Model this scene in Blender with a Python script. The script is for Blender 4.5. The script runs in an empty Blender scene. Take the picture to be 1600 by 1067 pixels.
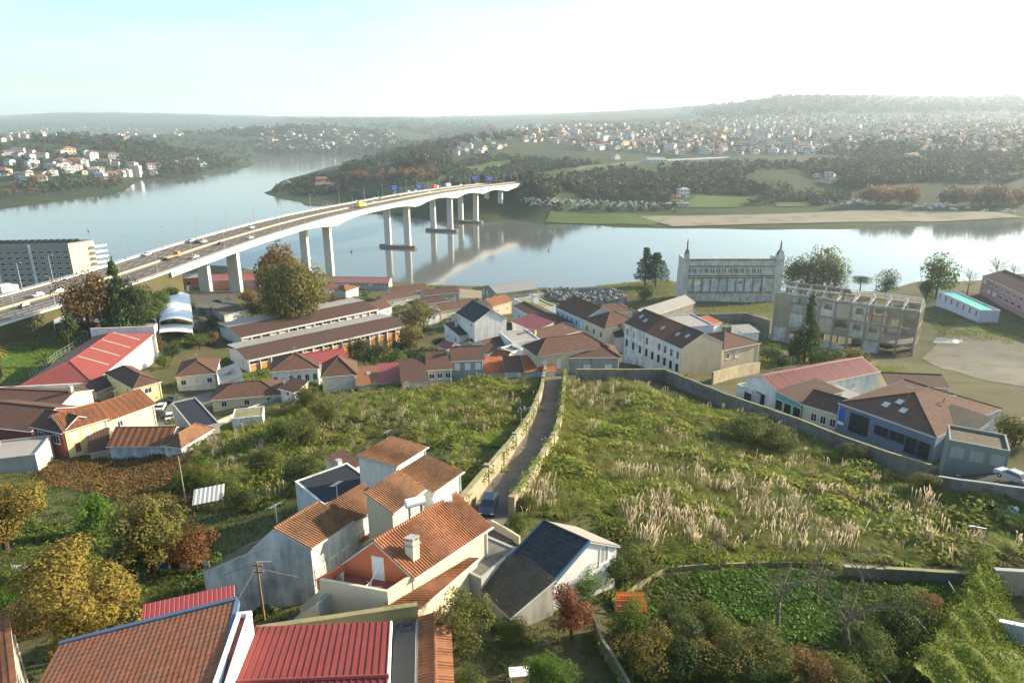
import bpy, bmesh, math, random
import numpy as np
from mathutils import Vector, noise
random.seed(7); rng = np.random.default_rng(7)
R_ = math.radians
S = bpy.context.scene
COL = S.collection
# ---------------------------------------------------------------- camera
F = 1050.0; PITCH = R_(17.6); CZ = 95.0
cp, sp = math.cos(PITCH), math.sin(PITCH)
cam = bpy.data.cameras.new('camera'); camo = bpy.data.objects.new('camera', cam); COL.objects.link(camo)
camo.location = (0, 0, CZ); camo.rotation_euler = (math.pi / 2 - PITCH, 0, 0)
cam.sensor_width = 36; cam.lens = 36 * F / 1600; cam.clip_end = 60000; cam.clip_start = 1
S.camera = camo
# ---------------------------------------------------------------- sky, sun, exposure
SUN_AZ, SUN_EL = R_(68), R_(20)
wd = bpy.data.worlds.new('World'); S.world = wd; wd.use_nodes = True
wn = wd.node_tree.nodes; bg = wn['Background']
sky = wn.new('ShaderNodeTexSky'); sky.sky_type = 'NISHITA'; sky.sun_disc = False
sky.sun_elevation = SUN_EL; sky.sun_rotation = SUN_AZ
sky.air_density = 1.0; sky.dust_density = 2.0; sky.ozone_density = 2.0; sky.altitude = 100
tn = wn.new('ShaderNodeMix'); tn.data_type = 'RGBA'; tn.blend_type = 'MULTIPLY'; tn.inputs[0].default_value = 1; tn.inputs[7].default_value = (.87, .98, .92, 1)
wd.node_tree.links.new(sky.outputs[0], tn.inputs[6]); 
tc = wn.new('ShaderNodeTexCoord'); mp = wn.new('ShaderNodeMapping'); mp.inputs['Scale'].default_value = (1.2, 1.2, 7); mp.inputs['Rotation'].default_value = (.1, .25, .3)
nz = wn.new('ShaderNodeTexNoise'); nz.inputs['Scale'].default_value = 2.6; nz.inputs['Detail'].default_value = 6; nz.inputs['Roughness'].default_value = .6
rp = wn.new('ShaderNodeMapRange'); rp.inputs[1].default_value = .46; rp.inputs[2].default_value = .74; rp.inputs[3].default_value = 0; rp.inputs[4].default_value = .2
cm = wn.new('ShaderNodeMix'); cm.data_type = 'RGBA'; cm.inputs[7].default_value = (4.6, 5.0, 5.0, 1)   # thin veils of cloud
L_ = wd.node_tree.links.new
L_(tc.outputs['Generated'], mp.inputs[0]); L_(mp.outputs[0], nz.inputs['Vector']); L_(nz.outputs[0], rp.inputs[0]); L_(rp.outputs[0], cm.inputs[0]); L_(tn.outputs[2], cm.inputs[6]); L_(cm.outputs[2], bg.inputs[0]); bg.inputs[1].default_value = 0.12
sl = bpy.data.lights.new('sun', 'SUN'); sl.energy = 4.8; sl.angle = R_(0.6); sl.color = (1, 0.83, 0.60)
so = bpy.data.objects.new('sun', sl); COL.objects.link(so)
SDIR = Vector((math.sin(SUN_AZ) * math.cos(SUN_EL), math.cos(SUN_AZ) * math.cos(SUN_EL), math.sin(SUN_EL)))
so.rotation_euler = (-SDIR).to_track_quat('-Z', 'Y').to_euler(); so.location = (300, 100, 400)
vs = S.view_settings; vs.view_transform = 'Standard'; vs.look = 'None'; vs.gamma = 1; vs.exposure = 1.5; vs.use_curve_mapping = False
S.cycles.use_denoising = True
S.cycles.max_bounces = 6; S.cycles.diffuse_bounces = 3; S.cycles.glossy_bounces = 3; S.cycles.transmission_bounces = 3
S.cycles.transparent_max_bounces = 6; S.cycles.volume_bounces = 1; S.cycles.caustics_reflective = False; S.cycles.caustics_refractive = False
S.cycles.sample_clamp_indirect = 6

# ---------------------------------------------------------------- pixel -> world helpers
def ray(px, py):
    x = (px - 800) / F; y = (533.5 - py) / F
    return Vector((x, cp + y * sp, -sp + y * cp))
def P(px, py, z):
    d = ray(px, py); t = (z - CZ) / d.z
    return Vector((d.x * t, d.y * t, z))
def PY(px, py, Y):
    d = ray(px, py); t = Y / d.y
    return Vector((d.x * t, Y, CZ + d.z * t))
def tps_fit(xy, z, reg=0.0):
    n = len(xy); d = np.linalg.norm(xy[:, None] - xy[None], axis=2)
    K = np.where(d > 0, d * d * np.log(d + 1e-12), 0) + reg * np.eye(n)
    Pm = np.c_[np.ones(n), xy]
    A = np.zeros((n + 3, n + 3)); A[:n, :n] = K; A[:n, n:] = Pm; A[n:, :n] = Pm.T
    return np.linalg.solve(A, np.r_[z, 0, 0, 0])
def tps_eval(sol, xy, q):
    out = np.zeros(len(q)); n = len(xy)
    for s in range(0, len(q), 20000):
        c = q[s:s + 20000]; d = np.linalg.norm(c[:, None] - xy[None], axis=2)
        K = np.where(d > 0, d * d * np.log(d + 1e-12), 0)
        out[s:s + 20000] = K @ sol[:n] + sol[n] + c @ sol[n + 1:]
    return out
def vnoise(x, y, sc, seed=0):
    """cheap smooth value noise on arrays"""
    r = np.random.default_rng(seed); T = r.random((64, 64)) * 2 - 1
    x = np.asarray(x) / sc; y = np.asarray(y) / sc
    xi = np.floor(x).astype(int); yi = np.floor(y).astype(int); fx = x - xi; fy = y - yi
    fx = fx * fx * (3 - 2 * fx); fy = fy * fy * (3 - 2 * fy)
    g = lambda a, b: T[a % 64, b % 64]
    return (g(xi, yi) * (1 - fx) + g(xi + 1, yi) * fx) * (1 - fy) + (g(xi, yi + 1) * (1 - fx) + g(xi + 1, yi + 1) * fx) * fy

# ---------------------------------------------------------------- near terrain
NEAR = [ # pixel x, y, ground height there
 (765,800,57),(830,700,49.5),(865,590,39),(800,1067,58),(600,1067,58.5),(300,1067,58),(60,1067,57.5),(-250,1000,55),(1200,1067,56),(1500,1067,53),(1750,1000,52),
 (600,900,57.5),(450,930,55.5),(690,800,56.5),(520,790,53),(400,900,53),(150,900,53),(0,900,52),(250,820,48),(60,780,46),
 (930,880,56),(1000,950,56),(1280,850,51.5),(1400,950,53.5),(1600,880,51.5),(1050,780,52.5),(1050,700,47.5),(1250,720,46.5),(1200,660,44.5),
 (980,590,39),(1190,645,39.5),(1311,668,41),(1460,735,45.5),(1575,755,51),(1700,800,54),(1400,760,46.5),(1560,830,50),
 (930,620,41.5),(950,660,45),
 (500,650,41.5),(400,690,42),(300,720,42),(600,690,46),(700,620,41),(700,680,47),(330,760,45),(740,720,51),
 (0,710,36),(110,715,37),(170,680,34),(265,650,31.5),(220,740,39),(70,740,39),(-200,700,35),(290,690,37),
 (300,605,28.5),(140,600,27),(450,612,33),(560,605,35),(700,592,34.5),(800,585,36.5),(50,565,25),(-150,560,24),(0,620,30),
 (400,572,23),(630,530,17),(230,560,25),(400,480,15),(0,447,8),(130,447,8),(-250,470,9),
 (1100,596,36),(1000,575,33),(970,560,28),(900,580,34.5),(850,540,24),(760,545,23.5),(860,500,15),(920,520,19),(800,500,15.5),(700,500,13),(650,470,9),(560,450,6),
 (1190,580,31),(1160,500,11),(1300,560,22),(1440,568,17),(1213,528,11),(1140,470,5.5),(1010,450,3.5),(1060,480,8),(900,470,4),
 (1550,540,17),(1500,600,29),(1600,600,33),(1700,620,37),(1600,499,15.5),(1515,458,16.5),(1560,477,16),(1470,478,14),(1700,520,16),(1500,485,15),(1350,590,31),(1600,660,43),(1480,640,38),
 (130,500,28.5),(200,496,28),(250,506,26),(300,506,23.5),(300,470,20),(50,520,27.5),(180,479,32),(120,486,32),(228,472,29),(60,502,30.5),(0,520,29),(-150,530,31),
 (750,455,2),(850,456,2),(660,450,2),(520,436,2),(330,425,3),(200,430,6),(1300,464,2),(1450,446,2),(1600,436,2),(1750,425,2),(1000,444,2.5),(-100,425,1.5),
]
SHORE_N = [(-300,440),(-150,420),(20,414),(150,418),(330,415),(500,428),(600,440),(700,446),(770,448),(850,450),(930,448),(985,442),(1050,440),(1200,452),(1300,458),(1440,440),(1600,428),(1800,415)]
pts = []
for px, py, z in NEAR:
    v = P(px, py, z); pts.append((v.x, v.y, z))
for px, py in SHORE_N:
    v = P(px, py, 0.0); pts.append((v.x, v.y, 0.2))
    d = Vector((v.x, v.y)).normalized()
    pts.append((v.x + d.x * 22, v.y + d.y * 22, -4)); pts.append((v.x + d.x * 90, v.y + d.y * 90, -7))
for X, Y, z in [(-300, 0, 56), (0, -20, 59), (300, 0, 58), (-450, 150, 40), (-450, 300, 14), (450, 150, 50), (480, 300, 15), (100, 15, 58), (-100, 15, 58)]:
    pts.append((X, Y, z))
pts = np.array(pts); nxy = pts[:, :2] / 100; nsol = tps_fit(nxy, pts[:, 2], 0.004)
GX0, GX1, GY0, GY1, GS = -560.0, 560.0, -60.0, 540.0, 2.5
gx = np.arange(GX0, GX1 + .1, GS); gy = np.arange(GY0, GY1 + .1, GS)
GXX, GYY = np.meshgrid(gx, gy)
GZ = tps_eval(nsol, nxy, np.c_[GXX.ravel(), GYY.ravel()] / 100).reshape(GXX.shape)
dist = np.hypot(GXX, GYY)
bump = vnoise(GXX, GYY, 9, 1) * .35 + vnoise(GXX, GYY, 4.3, 2) * .15
GZ = np.clip(GZ, -9, 75) + bump * np.clip(GZ / 6, 0, 1)
def g(X, Y):
    fx = (X - GX0) / GS; fy = (Y - GY0) / GS
    i = min(max(int(fx), 0), GZ.shape[1] - 2); j = min(max(int(fy), 0), GZ.shape[0] - 2)
    fx -= i; fy -= j
    return float((GZ[j, i] * (1 - fx) + GZ[j, i + 1] * fx) * (1 - fy) + (GZ[j + 1, i] * (1 - fx) + GZ[j + 1, i + 1] * fx) * fy)
def R(px, py, h=0.0, t0=12.0):
    d = ray(px, py); t = t0; st = 1.5
    while t < 900:
        if CZ + d.z * t < g(d.x * t, d.y * t) + h:
            lo, hi = t - st, t
            for _ in range(14):
                m = (lo + hi) / 2
                if CZ + d.z * m < g(d.x * m, d.y * m) + h: hi = m
                else: lo = m
            return Vector((d.x * hi, d.y * hi, CZ + d.z * hi))
        t += st
    return P(px, py, 2)

# ---------------------------------------------------------------- far terrain (beyond the river)
SHORE_F = [(-250,345),(-100,337),(0,326),(90,314),(190,299),(300,278),(385,262),(392,255)]         # left far bank, then the mouth of the bend
SHORE_B = [(400,247),(470,244),(560,247)]                                                       # bank across the bend
SHORE_P = [(575,253),(500,266),(440,284),(413,301),(440,310),(485,322),(580,334),(660,342),(745,349),(850,352),(960,354),(1050,356),(1200,358),(1320,357),(1440,352),(1560,346),(1700,336),(1900,322)]
FARP = [ # px, py, distance Y : land surface
 (0,300,1000),(0,262,1250),(0,225,1600),(100,285,1130),(100,250,1350),(100,222,1750),(200,275,1350),(200,245,1550),(230,225,1900),(300,255,1700),(310,238,1900),(360,250,1900),(-150,300,1000),(-150,240,1400),
 (60,213,2300),(200,212,3000),(330,215,2800),(390,225,2750),
 (450,215,3000),(440,197,3400),(520,205,3300),(600,205,3600),(620,225,2700),(640,215,3600),(380,205,3600),(560,232,2750),
 (100,205,5000),(300,205,5200),(500,190,6000),(650,190,6000),(750,192,5500),(580,186,6200),(450,187,6500),
 (0,186,8500),(60,180,8500),(130,176,8500),(200,178,8500),(300,180,8500),(400,183,8500),(-150,186,8500),(520,186,8500),
 (470,300,1040),(500,296,1040),(560,290,1030),(530,268,1200),(600,262,1180),(640,285,960),(600,300,900),(650,315,830),(560,315,910),
 (640,250,1150),(700,265,1150),(720,250,1400),(720,230,1600),(760,212,1900),(700,222,1700),(650,235,1900),(830,222,1800),
 (780,300,860),(800,318,800),(870,315,830),(900,290,960),(950,330,760),(830,290,950),(880,268,1150),(845,283,845),(870,279,920),(825,286,815),(950,275,1050),(980,255,1300),(1000,235,1600),(900,225,1750),
 (1000,205,2400),(900,202,2600),(850,196,3600),(900,191,4000),(1000,186,4300),(1100,176,4500),(1150,168,4500),(1200,154,4600),(1250,152,4600),(1310,152,4600),(1400,158,4700),(1440,154,4800),(1520,159,4800),(1600,153,4800),(1800,152,4800),
 (1050,305,880),(1100,290,960),(1150,320,835),(1200,300,900),(1100,265,1150),(1200,270,1050),(1300,270,1050),(1400,265,1050),(1250,310,860),(1300,325,800),(1400,325,790),(1500,318,800),(1600,310,820),(1600,328,780),(1800,315,800),
 (1100,240,1500),(1200,245,1400),(1300,240,1400),(1350,225,1500),(1420,225,1450),(1500,230,1450),(1600,225,1450),(1550,260,1100),(1600,270,1000),(1450,285,920),(1800,250,1200),
 (1200,205,2400),(1300,200,2500),(1400,200,2400),(1500,195,2400),(1600,195,2400),(1100,205,2300),(1300,178,3400),(1450,180,3300),(1600,178,3300),(1200,180,3400),(1800,190,2600),
]
def fk(v): return (v.x / v.y * 2.2, math.log(v.y) * 1.6)
fp = []
for px, py in SHORE_F + SHORE_B + SHORE_P:
    v = P(px, py, 0.0); fp.append((*fk(v), 0.3))
for px, py, Y in FARP:
    v = PY(px, py, Y); fp.append((*fk(v), v.z))
for px, py, z in [(1150,340,2),(1300,342,2),(1450,338,2),(1600,330,2.5),(1000,343,2),(870,343,2),(800,338,3),(1100,349,1),(1250,350,1),(1400,345,1),(940,346,1.2),(1050,330,4)]:
    v = P(px, py, z); fp.append((*fk(v), z))
for X, Y, z in [(-14, 800, 34), (14, 800, 35), (40, 800, 30), (32, 830, 34), (50, 870, 33), (10, 840, 34), (-20, 830, 30)]: fp.append((*fk(Vector((X, Y, z))), z))
# river bed
for px, py in [(-300,400),(-100,380),(0,370),(150,345),(300,310),(400,285),(350,290),(440,262),(480,255),(410,262),(380,330),(420,330),(250,340),(500,350),(600,370),(700,385),(850,390),(1000,385),(1200,385),(1400,380),(1600,370),(1850,350),(395,275),(390,300)]:
    v = P(px, py, 0.0); fp.append((*fk(v), -8))
fp = np.array(fp); fsol = tps_fit(fp[:, :2], fp[:, 2], 0.0004)
NA, NYF = 420, 300
fa = np.linspace(-1.5, 1.5, NA); fly = np.linspace(math.log(500), math.log(11000), NYF)
FA, FL = np.meshgrid(fa, fly); FYY = np.exp(FL); FXX = FA * FYY
FZ = tps_eval(fsol, fp[:, :2], np.c_[FA.ravel() * 2.2, FL.ravel() * 1.6]).reshape(FA.shape)
FZ = np.clip(FZ, -9, 420)
k = np.clip(FZ / 15, 0, 1)
FZ = FZ + k * (vnoise(FXX, FYY, 160, 3) * 4 + vnoise(FXX, FYY, 60, 4) * 2) + np.clip((FYY - 2500) / 3000, 0, 1) * (vnoise(FXX, FYY, 400, 5) * 12 + vnoise(FXX, FYY, 150, 6) * 5) * k
def gf(X, Y):
    a = X / Y; l = math.log(Y)
    fx = (a - fa[0]) / (fa[1] - fa[0]); fy = (l - fly[0]) / (fly[1] - fly[0])
    i = min(max(int(fx), 0), NA - 2); j = min(max(int(fy), 0), NYF - 2); fx -= i; fy -= j
    return float((FZ[j, i] * (1 - fx) + FZ[j, i + 1] * fx) * (1 - fy) + (FZ[j + 1, i] * (1 - fx) + FZ[j + 1, i + 1] * fx) * fy)
def RF(px, py):
    """first hit on the far land, None if water or sky"""
    d = ray(px, py); Y = 560.0
    while Y < 10500:
        t = Y / d.y; z = CZ + d.z * t
        if z < gf(d.x * t, Y):
            lo, hi = Y / 1.012, Y
            for _ in range(10):
                m = (lo + hi) / 2; t = m / d.y
                if CZ + d.z * t < gf(d.x * t, m): hi = m
                else: lo = m
            t = hi / d.y; v = Vector((d.x * t, hi, CZ + d.z * t))
            return v if v.z > 0.3 else None
        if z < -1: return None
        Y *= 1.012
    return None

# ---------------------------------------------------------------- mesh helpers
def tag(o, label=None, cat=None, group=None, kind=None):
    if label: o['label'] = label
    if cat: o['category'] = cat
    if group: o['group'] = group
    if kind: o['kind'] = kind
    return o
def link(name, me, parent=None, loc=None):
    o = bpy.data.objects.new(name, me); COL.objects.link(o)
    if parent is not None: o.parent = parent
    if loc is not None: o.location = loc
    return o
def empty(name, loc, label=None, cat=None, group=None):
    o = bpy.data.objects.new(name, None); COL.objects.link(o); o.location = loc; o.empty_display_size = .5
    return tag(o, label, cat, group)
def copy_tree(o, parent=None):
    c = o.copy(); COL.objects.link(c); c.parent = parent
    for ch in KIDS.get(o.name, []):
        d = copy_tree(ch, c)
    return c
KIDS = {}
def kid(p, c): KIDS.setdefault(p.name, []).append(c); return c
def mesh_np(name, V, Fc, mats, smooth=False, mi=None, uv=None, tint=None):
    V = np.asarray(V, np.float32); Fc = np.asarray(Fc, np.int32); k = Fc.shape[1]
    me = bpy.data.meshes.new(name); me.vertices.add(len(V)); me.vertices.foreach_set('co', V.ravel())
    me.loops.add(Fc.size); me.loops.foreach_set('vertex_index', Fc.ravel())
    me.polygons.add(len(Fc)); me.polygons.foreach_set('loop_start', np.arange(0, Fc.size, k, dtype=np.int32))
    if mi is not None: me.polygons.foreach_set('material_index', np.asarray(mi, np.int32))
    me.polygons.foreach_set('use_smooth', np.full(len(Fc), smooth))
    if uv is not None:
        l = me.uv_layers.new(name='UVMap'); l.data.foreach_set('uv', np.asarray(uv, np.float32).ravel())
    if tint is not None:
        a = me.attributes.new('tint', 'FLOAT', 'FACE'); a.data.foreach_set('value', np.asarray(tint, np.float32))
    for m in (mats if isinstance(mats, (list, tuple)) else [mats]): me.materials.append(m)
    me.update(); me.validate(); return me
def nrm(v):
    v = Vector(v); return v.normalized() if v.length > 1e-9 else Vector((0, 0, 1))
class MB:
    def __init__(s): s.v = []; s.f = []; s.m = []; s.uv = []
    def poly(s, pts, mi=0, e=None):
        pts = [Vector(p) for p in pts]; b = len(s.v); s.v += [tuple(p) for p in pts]
        s.f.append(list(range(b, b + len(pts)))); s.m.append(mi)
        n = Vector((0, 0, 0))
        for i in range(len(pts)): n += pts[i].cross(pts[(i + 1) % len(pts)])
        n = nrm(n)
        if e is None:
            e = Vector((0, 0, 1)).cross(n)
            if e.length < .05: e = Vector((1, 0, 0))
        e = nrm(e); t = nrm(n.cross(e))
        s.uv.append([(p.dot(e), p.dot(t)) for p in pts])
        return s
    def hexa(s, b, t, mi=0):
        """b: 4 bottom pts, t: 4 top pts"""
        n = len(b)
        s.poly(t, mi); s.poly(b[::-1], mi)
        for i in range(n): s.poly([b[i], b[(i + 1) % n], t[(i + 1) % n], t[i]], mi)
        return s
    def box(s, o, ax, ay, az, mi=0):
        o, ax, ay, az = Vector(o), Vector(ax), Vector(ay), Vector(az)
        if ax.cross(ay).dot(az) < 0: ax, ay = ay, ax
        b = [o, o + ax, o + ax + ay, o + ay]
        return s.hexa(b, [p + az for p in b], mi)
    def cbox(s, c, sx, sy, sz, mi=0, rz=0):
        u = Vector((math.cos(rz), math.sin(rz), 0)); w = Vector((-u.y, u.x, 0)); c = Vector(c)
        return s.box(c - u * sx / 2 - w * sy / 2, u * sx, w * sy, (0, 0, sz), mi)
    def slab(s, pts, th, mi=0, mi2=None):
        """thick polygon: top face pts, extruded straight down"""
        pts = [Vector(p) for p in pts]
        n = Vector((0, 0, 0))
        for i in range(len(pts)): n += pts[i].cross(pts[(i + 1) % len(pts)])
        if n.z < 0: pts = pts[::-1]
        d = Vector((0, 0, -th)); mi2 = mi if mi2 is None else mi2; q = [p + d for p in pts]
        s.poly(pts, mi); s.poly(q[::-1], mi2)
        for i in range(len(pts)):
            j = (i + 1) % len(pts); s.poly([q[i], q[j], pts[j], pts[i]], mi2)
        return s
    def cyl(s, p0, p1, r0, r1=None, n=8, mi=0, cap=True):
        p0, p1 = Vector(p0), Vector(p1); r1 = r0 if r1 is None else r1
        a = nrm(p1 - p0); x = nrm(a.orthogonal()); y = a.cross(x)
        A = [p0 + (x * math.cos(2 * math.pi * i / n) + y * math.sin(2 * math.pi * i / n)) * r0 for i in range(n)]
        B = [p1 + (x * math.cos(2 * math.pi * i / n) + y * math.sin(2 * math.pi * i / n)) * r1 for i in range(n)]
        for i in range(n): s.poly([A[i], A[(i + 1) % n], B[(i + 1) % n], B[i]], mi)
        if cap: s.poly(B, mi); s.poly(A[::-1], mi)
        return s
    def build(s, name, mats, parent=None, loc=None, smooth=False):
        """vertices are given relative to the parent's origin"""
        me = bpy.data.meshes.new(name); me.from_pydata(s.v, [], s.f)
        for m in (mats if isinstance(mats, (list, tuple)) else [mats]): me.materials.append(m)
        me.polygons.foreach_set('material_index', s.m)
        l = me.uv_layers.new(name='UVMap'); l.data.foreach_set('uv', [c for f in s.uv for p in f for c in p])
        if smooth: me.polygons.foreach_set('use_smooth', [True] * len(s.f))
        me.update()
        o = link(name, me, parent, loc)
        return kid(parent, o) if parent is not None else o
# ---------------------------------------------------------------- materials
class NT:
    def __init__(s, name):
        s.m = bpy.data.materials.new(name); s.m.use_nodes = True; s.t = s.m.node_tree
        s.b = s.t.nodes['Principled BSDF']; s.out = s.t.nodes['Material Output']
        s.b.inputs['Specular IOR Level'].default_value = .25
    def n(s, typ, ins=None, **kw):
        x = s.t.nodes.new(typ)
        for k, v in kw.items(): setattr(x, k, v)
        for k, v in (ins or {}).items(): s.set(x.inputs[k], v)
        return x
    def set(s, sock, v):
        if isinstance(v, bpy.types.NodeSocket): s.t.links.new(v, sock)
        elif isinstance(v, bpy.types.Node): s.t.links.new(v.outputs[0], sock)
        else: sock.default_value = v
    def math(s, op, a, b=0.0, c=0.0):
        x = s.n('ShaderNodeMath', operation=op); s.set(x.inputs[0], a); s.set(x.inputs[1], b); s.set(x.inputs[2], c); return x.outputs[0]
    def mix(s, f, a, b, mode='MIX'):
        x = s.n('ShaderNodeMix', data_type='RGBA', blend_type=mode); s.set(x.inputs[0], f); s.set(x.inputs[6], c4(a)); s.set(x.inputs[7], c4(b)); return x.outputs[2]
    def ramp(s, f, lo, hi):
        x = s.n('ShaderNodeMapRange'); s.set(x.inputs[0], f); x.inputs[1].default_value = lo; x.inputs[2].default_value = hi; return x.outputs[0]
    def pos(s, scale=(1, 1, 1)):
        p = s.n('ShaderNodeNewGeometry').outputs['Position']
        v = s.n('ShaderNodeVectorMath', operation='MULTIPLY'); s.set(v.inputs[0], p); v.inputs[1].default_value = scale; return v.outputs[0]
    def noise(s, vec, scale, detail=3, rough=.6):
        x = s.n('ShaderNodeTexNoise', {'Scale': scale, 'Detail': detail, 'Roughness': rough}); s.set(x.inputs['Vector'], vec); return x.outputs[0]
    def bump(s, h, dist=.05, strength=1.0):
        x = s.n('ShaderNodeBump', {'Distance': dist, 'Strength': strength}); s.set(x.inputs['Height'], h); s.set(s.b.inputs['Normal'], x.outputs[0])
    def fin(s, col=None, rough=.85, spec=None, metal=None):
        if col is not None: s.set(s.b.inputs['Base Color'], c4(col))
        s.set(s.b.inputs['Roughness'], rough)
        if spec is not None: s.b.inputs['Specular IOR Level'].default_value = spec
        if metal is not None: s.b.inputs['Metallic'].default_value = metal
        return s.m
def c4(c): return (*c, 1.0) if isinstance(c, tuple) and len(c) == 3 else c
def mul(c, k): return tuple(x * k for x in c)

def m_plaster(name, col, dirt=.35, dcol=(.09, .085, .07), streak=True, big=.35):
    t = NT(name)
    a = t.noise(t.pos((1, 1, .18)), 1.1, 5, .7); b = t.noise(t.pos(), big, 4, .6)
    f = t.math('MULTIPLY', t.ramp(t.math('ADD', t.math('MULTIPLY', a, .6), t.math('MULTIPLY', b, .5)), .48, .78), dirt)
    f2 = t.noise(t.pos(), 6, 3)
    c = t.mix(f, col, dcol); c = t.mix(t.math('MULTIPLY', f2, .18), c, mul(col, .75))
    t.bump(f2, .02, .5); return t.fin(c, .9)
def m_plain(name, col, rough=.6, spec=.3, metal=0.0, var=.15, sc=1.5):
    t = NT(name); n = t.noise(t.pos(), sc, 4)
    return t.fin(t.mix(t.math('MULTIPLY', n, var * 2), col, mul(col, .55)), rough, spec, metal)
def m_tile(name, c1, c2, c3=(.05, .045, .03), moss=.4, pitch=.24, row=.36, bump=True, rows=True):
    """clay tiles seen along their own slope: u across, v up the slope"""
    t = NT(name)
    uv = t.n('ShaderNodeSeparateXYZ'); t.set(uv.inputs[0], t.n('ShaderNodeUVMap').outputs[0]); u, v = uv.outputs[0], uv.outputs[1]
    iu = t.math('FLOOR', t.math('DIVIDE', u, pitch)); iv = t.math('FLOOR', t.math('DIVIDE', v, row))
    cmb = t.n('ShaderNodeCombineXYZ'); t.set(cmb.inputs[0], iu); t.set(cmb.inputs[1], iv)
    w = t.n('ShaderNodeTexWhiteNoise', noise_dimensions='2D'); t.set(w.inputs['Vector'], cmb.outputs[0])
    big = t.noise(t.pos(), .45, 5, .65); med = t.noise(t.pos(), 2.2, 4, .6)
    c = t.mix(t.ramp(med, .3, .7), c1, c2)
    c = t.mix(t.math('MULTIPLY', w.outputs[0], .45), c, mul(c1, .4))
    c = t.mix(t.math('MULTIPLY', t.ramp(big, .45, .72), moss), c, c3)
    if bump:
        wu = t.math('SINE', t.math('MULTIPLY', u, 2 * math.pi / pitch))
        h = t.math('MULTIPLY', wu, .5)
        if rows: h = t.math('SUBTRACT', h, t.math('FRACT', t.math('DIVIDE', v, row)))
        t.bump(h, .06, .9)
    return t.fin(c, .85)
def m_ribbed(name, col, pitch=.45, var=.25, rough=.5):
    t = NT(name)
    uv = t.n('ShaderNodeSeparateXYZ'); t.set(uv.inputs[0], t.n('ShaderNodeUVMap').outputs[0])
    s = t.math('PINGPONG', uv.outputs[0], pitch / 2)
    n = t.noise(t.pos(), .6, 4)
    t.bump(t.ramp(s, 0, pitch * .15), .07, .8)
    return t.fin(t.mix(t.math('MULTIPLY', n, var * 2), col, mul(col, .5)), rough, .4)
def m_foliage(name, c1, c2, c3, trans=.35, sc=.5):
    t = NT(name)
    gm = t.n('ShaderNodeNewGeometry'); ri = gm.outputs['Random Per Island']
    n = t.noise(t.pos(), sc, 3)
    c = t.mix(ri, c1, c2); c = t.mix(t.ramp(n, .42, .7), c, c3)
    oi = t.n('ShaderNodeObjectInfo').outputs['Random']
    c = t.mix(t.math('MULTIPLY', oi, .35), c, mul(c2, .75))
    t.set(t.b.inputs['Base Color'], c); t.b.inputs['Roughness'].default_value = .7; t.b.inputs['Specular IOR Level'].default_value = .15
    tr = t.n('ShaderNodeBsdfTranslucent'); t.set(tr.inputs[0], c)
    mx = t.n('ShaderNodeMixShader', {0: trans}); t.set(mx.inputs[1], t.b.outputs[0]); t.set(mx.inputs[2], tr.outputs[0])
    t.set(t.out.inputs[0], mx.outputs[0]); return t.m
def m_ground(name, cols, scales=(.05, .3, 2.0), rough=.95, bump=.15):
    t = NT(name); a = t.noise(t.pos(), scales[0], 4); b = t.noise(t.pos(), scales[1], 5, .65); d = t.noise(t.pos(), scales[2], 4, .7)
    c = t.mix(t.ramp(a, .4, .62), cols[0], cols[1]); c = t.mix(t.ramp(b, .5, .72), c, cols[2]); c = t.mix(t.math('MULTIPLY', d, .5), c, mul(cols[0], .5))
    t.bump(d, bump, .6); return t.fin(c, rough, .1)

M = {}
M['white'] = m_plaster('white_plaster', (.74, .73, .70), .5)
M['whitedirty'] = m_plaster('stained_white_plaster', (.66, .68, .68), .95, (.07, .075, .07))
M['stain'] = m_plaster('old_stained_render', (.40, .39, .35), .75, (.08, .075, .06))
M['cream'] = m_plaster('cream_plaster', (.66, .58, .42), .25)
M['yellow'] = m_plaster('yellow_plaster', (.75, .66, .30), .2)
M['beige'] = m_plaster('beige_plaster', (.52, .43, .31), .35)
M['blue'] = m_plaster('pale_blue_plaster', (.36, .50, .60), .25)
M['bluefac'] = m_plaster('workshop_blue_plaster', (.15, .195, .26), .2)
M['maroon'] = m_plaster('maroon_plaster', (.26, .07, .06), .2)
M['orangewall'] = m_plaster('school_orange_plaster', (.62, .27, .08), .2)
M['salmon'] = m_plaster('salmon_plaster', (.62, .18, .08), .15)
M['grey'] = m_plaster('grey_render', (.36, .36, .35), .35)
M['greygreen'] = m_plaster('grey_green_render', (.22, .25, .22), .35)
M['pink'] = m_plaster('pink_plaster', (.42, .235, .23), .35)
M['teal'] = m_plaster('teal_plaster', (.12, .36, .33), .2)
M['lilac'] = m_plaster('lilac_plaster', (.58, .55, .60), .2)
M['apart'] = m_plaster('apartment_grey', (.31, .29, .25), .25)
M['apartcream'] = m_plaster('apartment_cream', (.66, .58, .38), .15)
M['concrete'] = m_plaster('bridge_concrete', (.60, .58, .54), .15, big=.05)
M['oldconc'] = m_plaster('weathered_concrete', (.22, .20, .17), .85, (.09, .08, .065))
M['ruinwall'] = m_plaster('ruin_plaster', (.60, .57, .50), .95, (.13, .12, .10))
M['ruinframe'] = m_plaster('ruin_frame_concrete', (.33, .285, .22), .7, (.16, .14, .11))
M['stone'] = m_plaster('boundary_stone', (.33, .28, .20), .8, (.08, .085, .04), big=.5)
M['mossy'] = m_plaster('mossy_wall_top', (.24, .22, .12), .7, (.06, .08, .02))
M['tile'] = m_tile('clay_tile', (.30, .12, .055), (.22, .095, .055))
M['tilefar'] = m_tile('brown_clay_tile', (.155, .075, .052), (.11, .062, .047), moss=.45)
M['tiledark'] = m_tile('dark_brown_tile', (.11, .055, .042), (.085, .05, .042), moss=.3)
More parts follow.
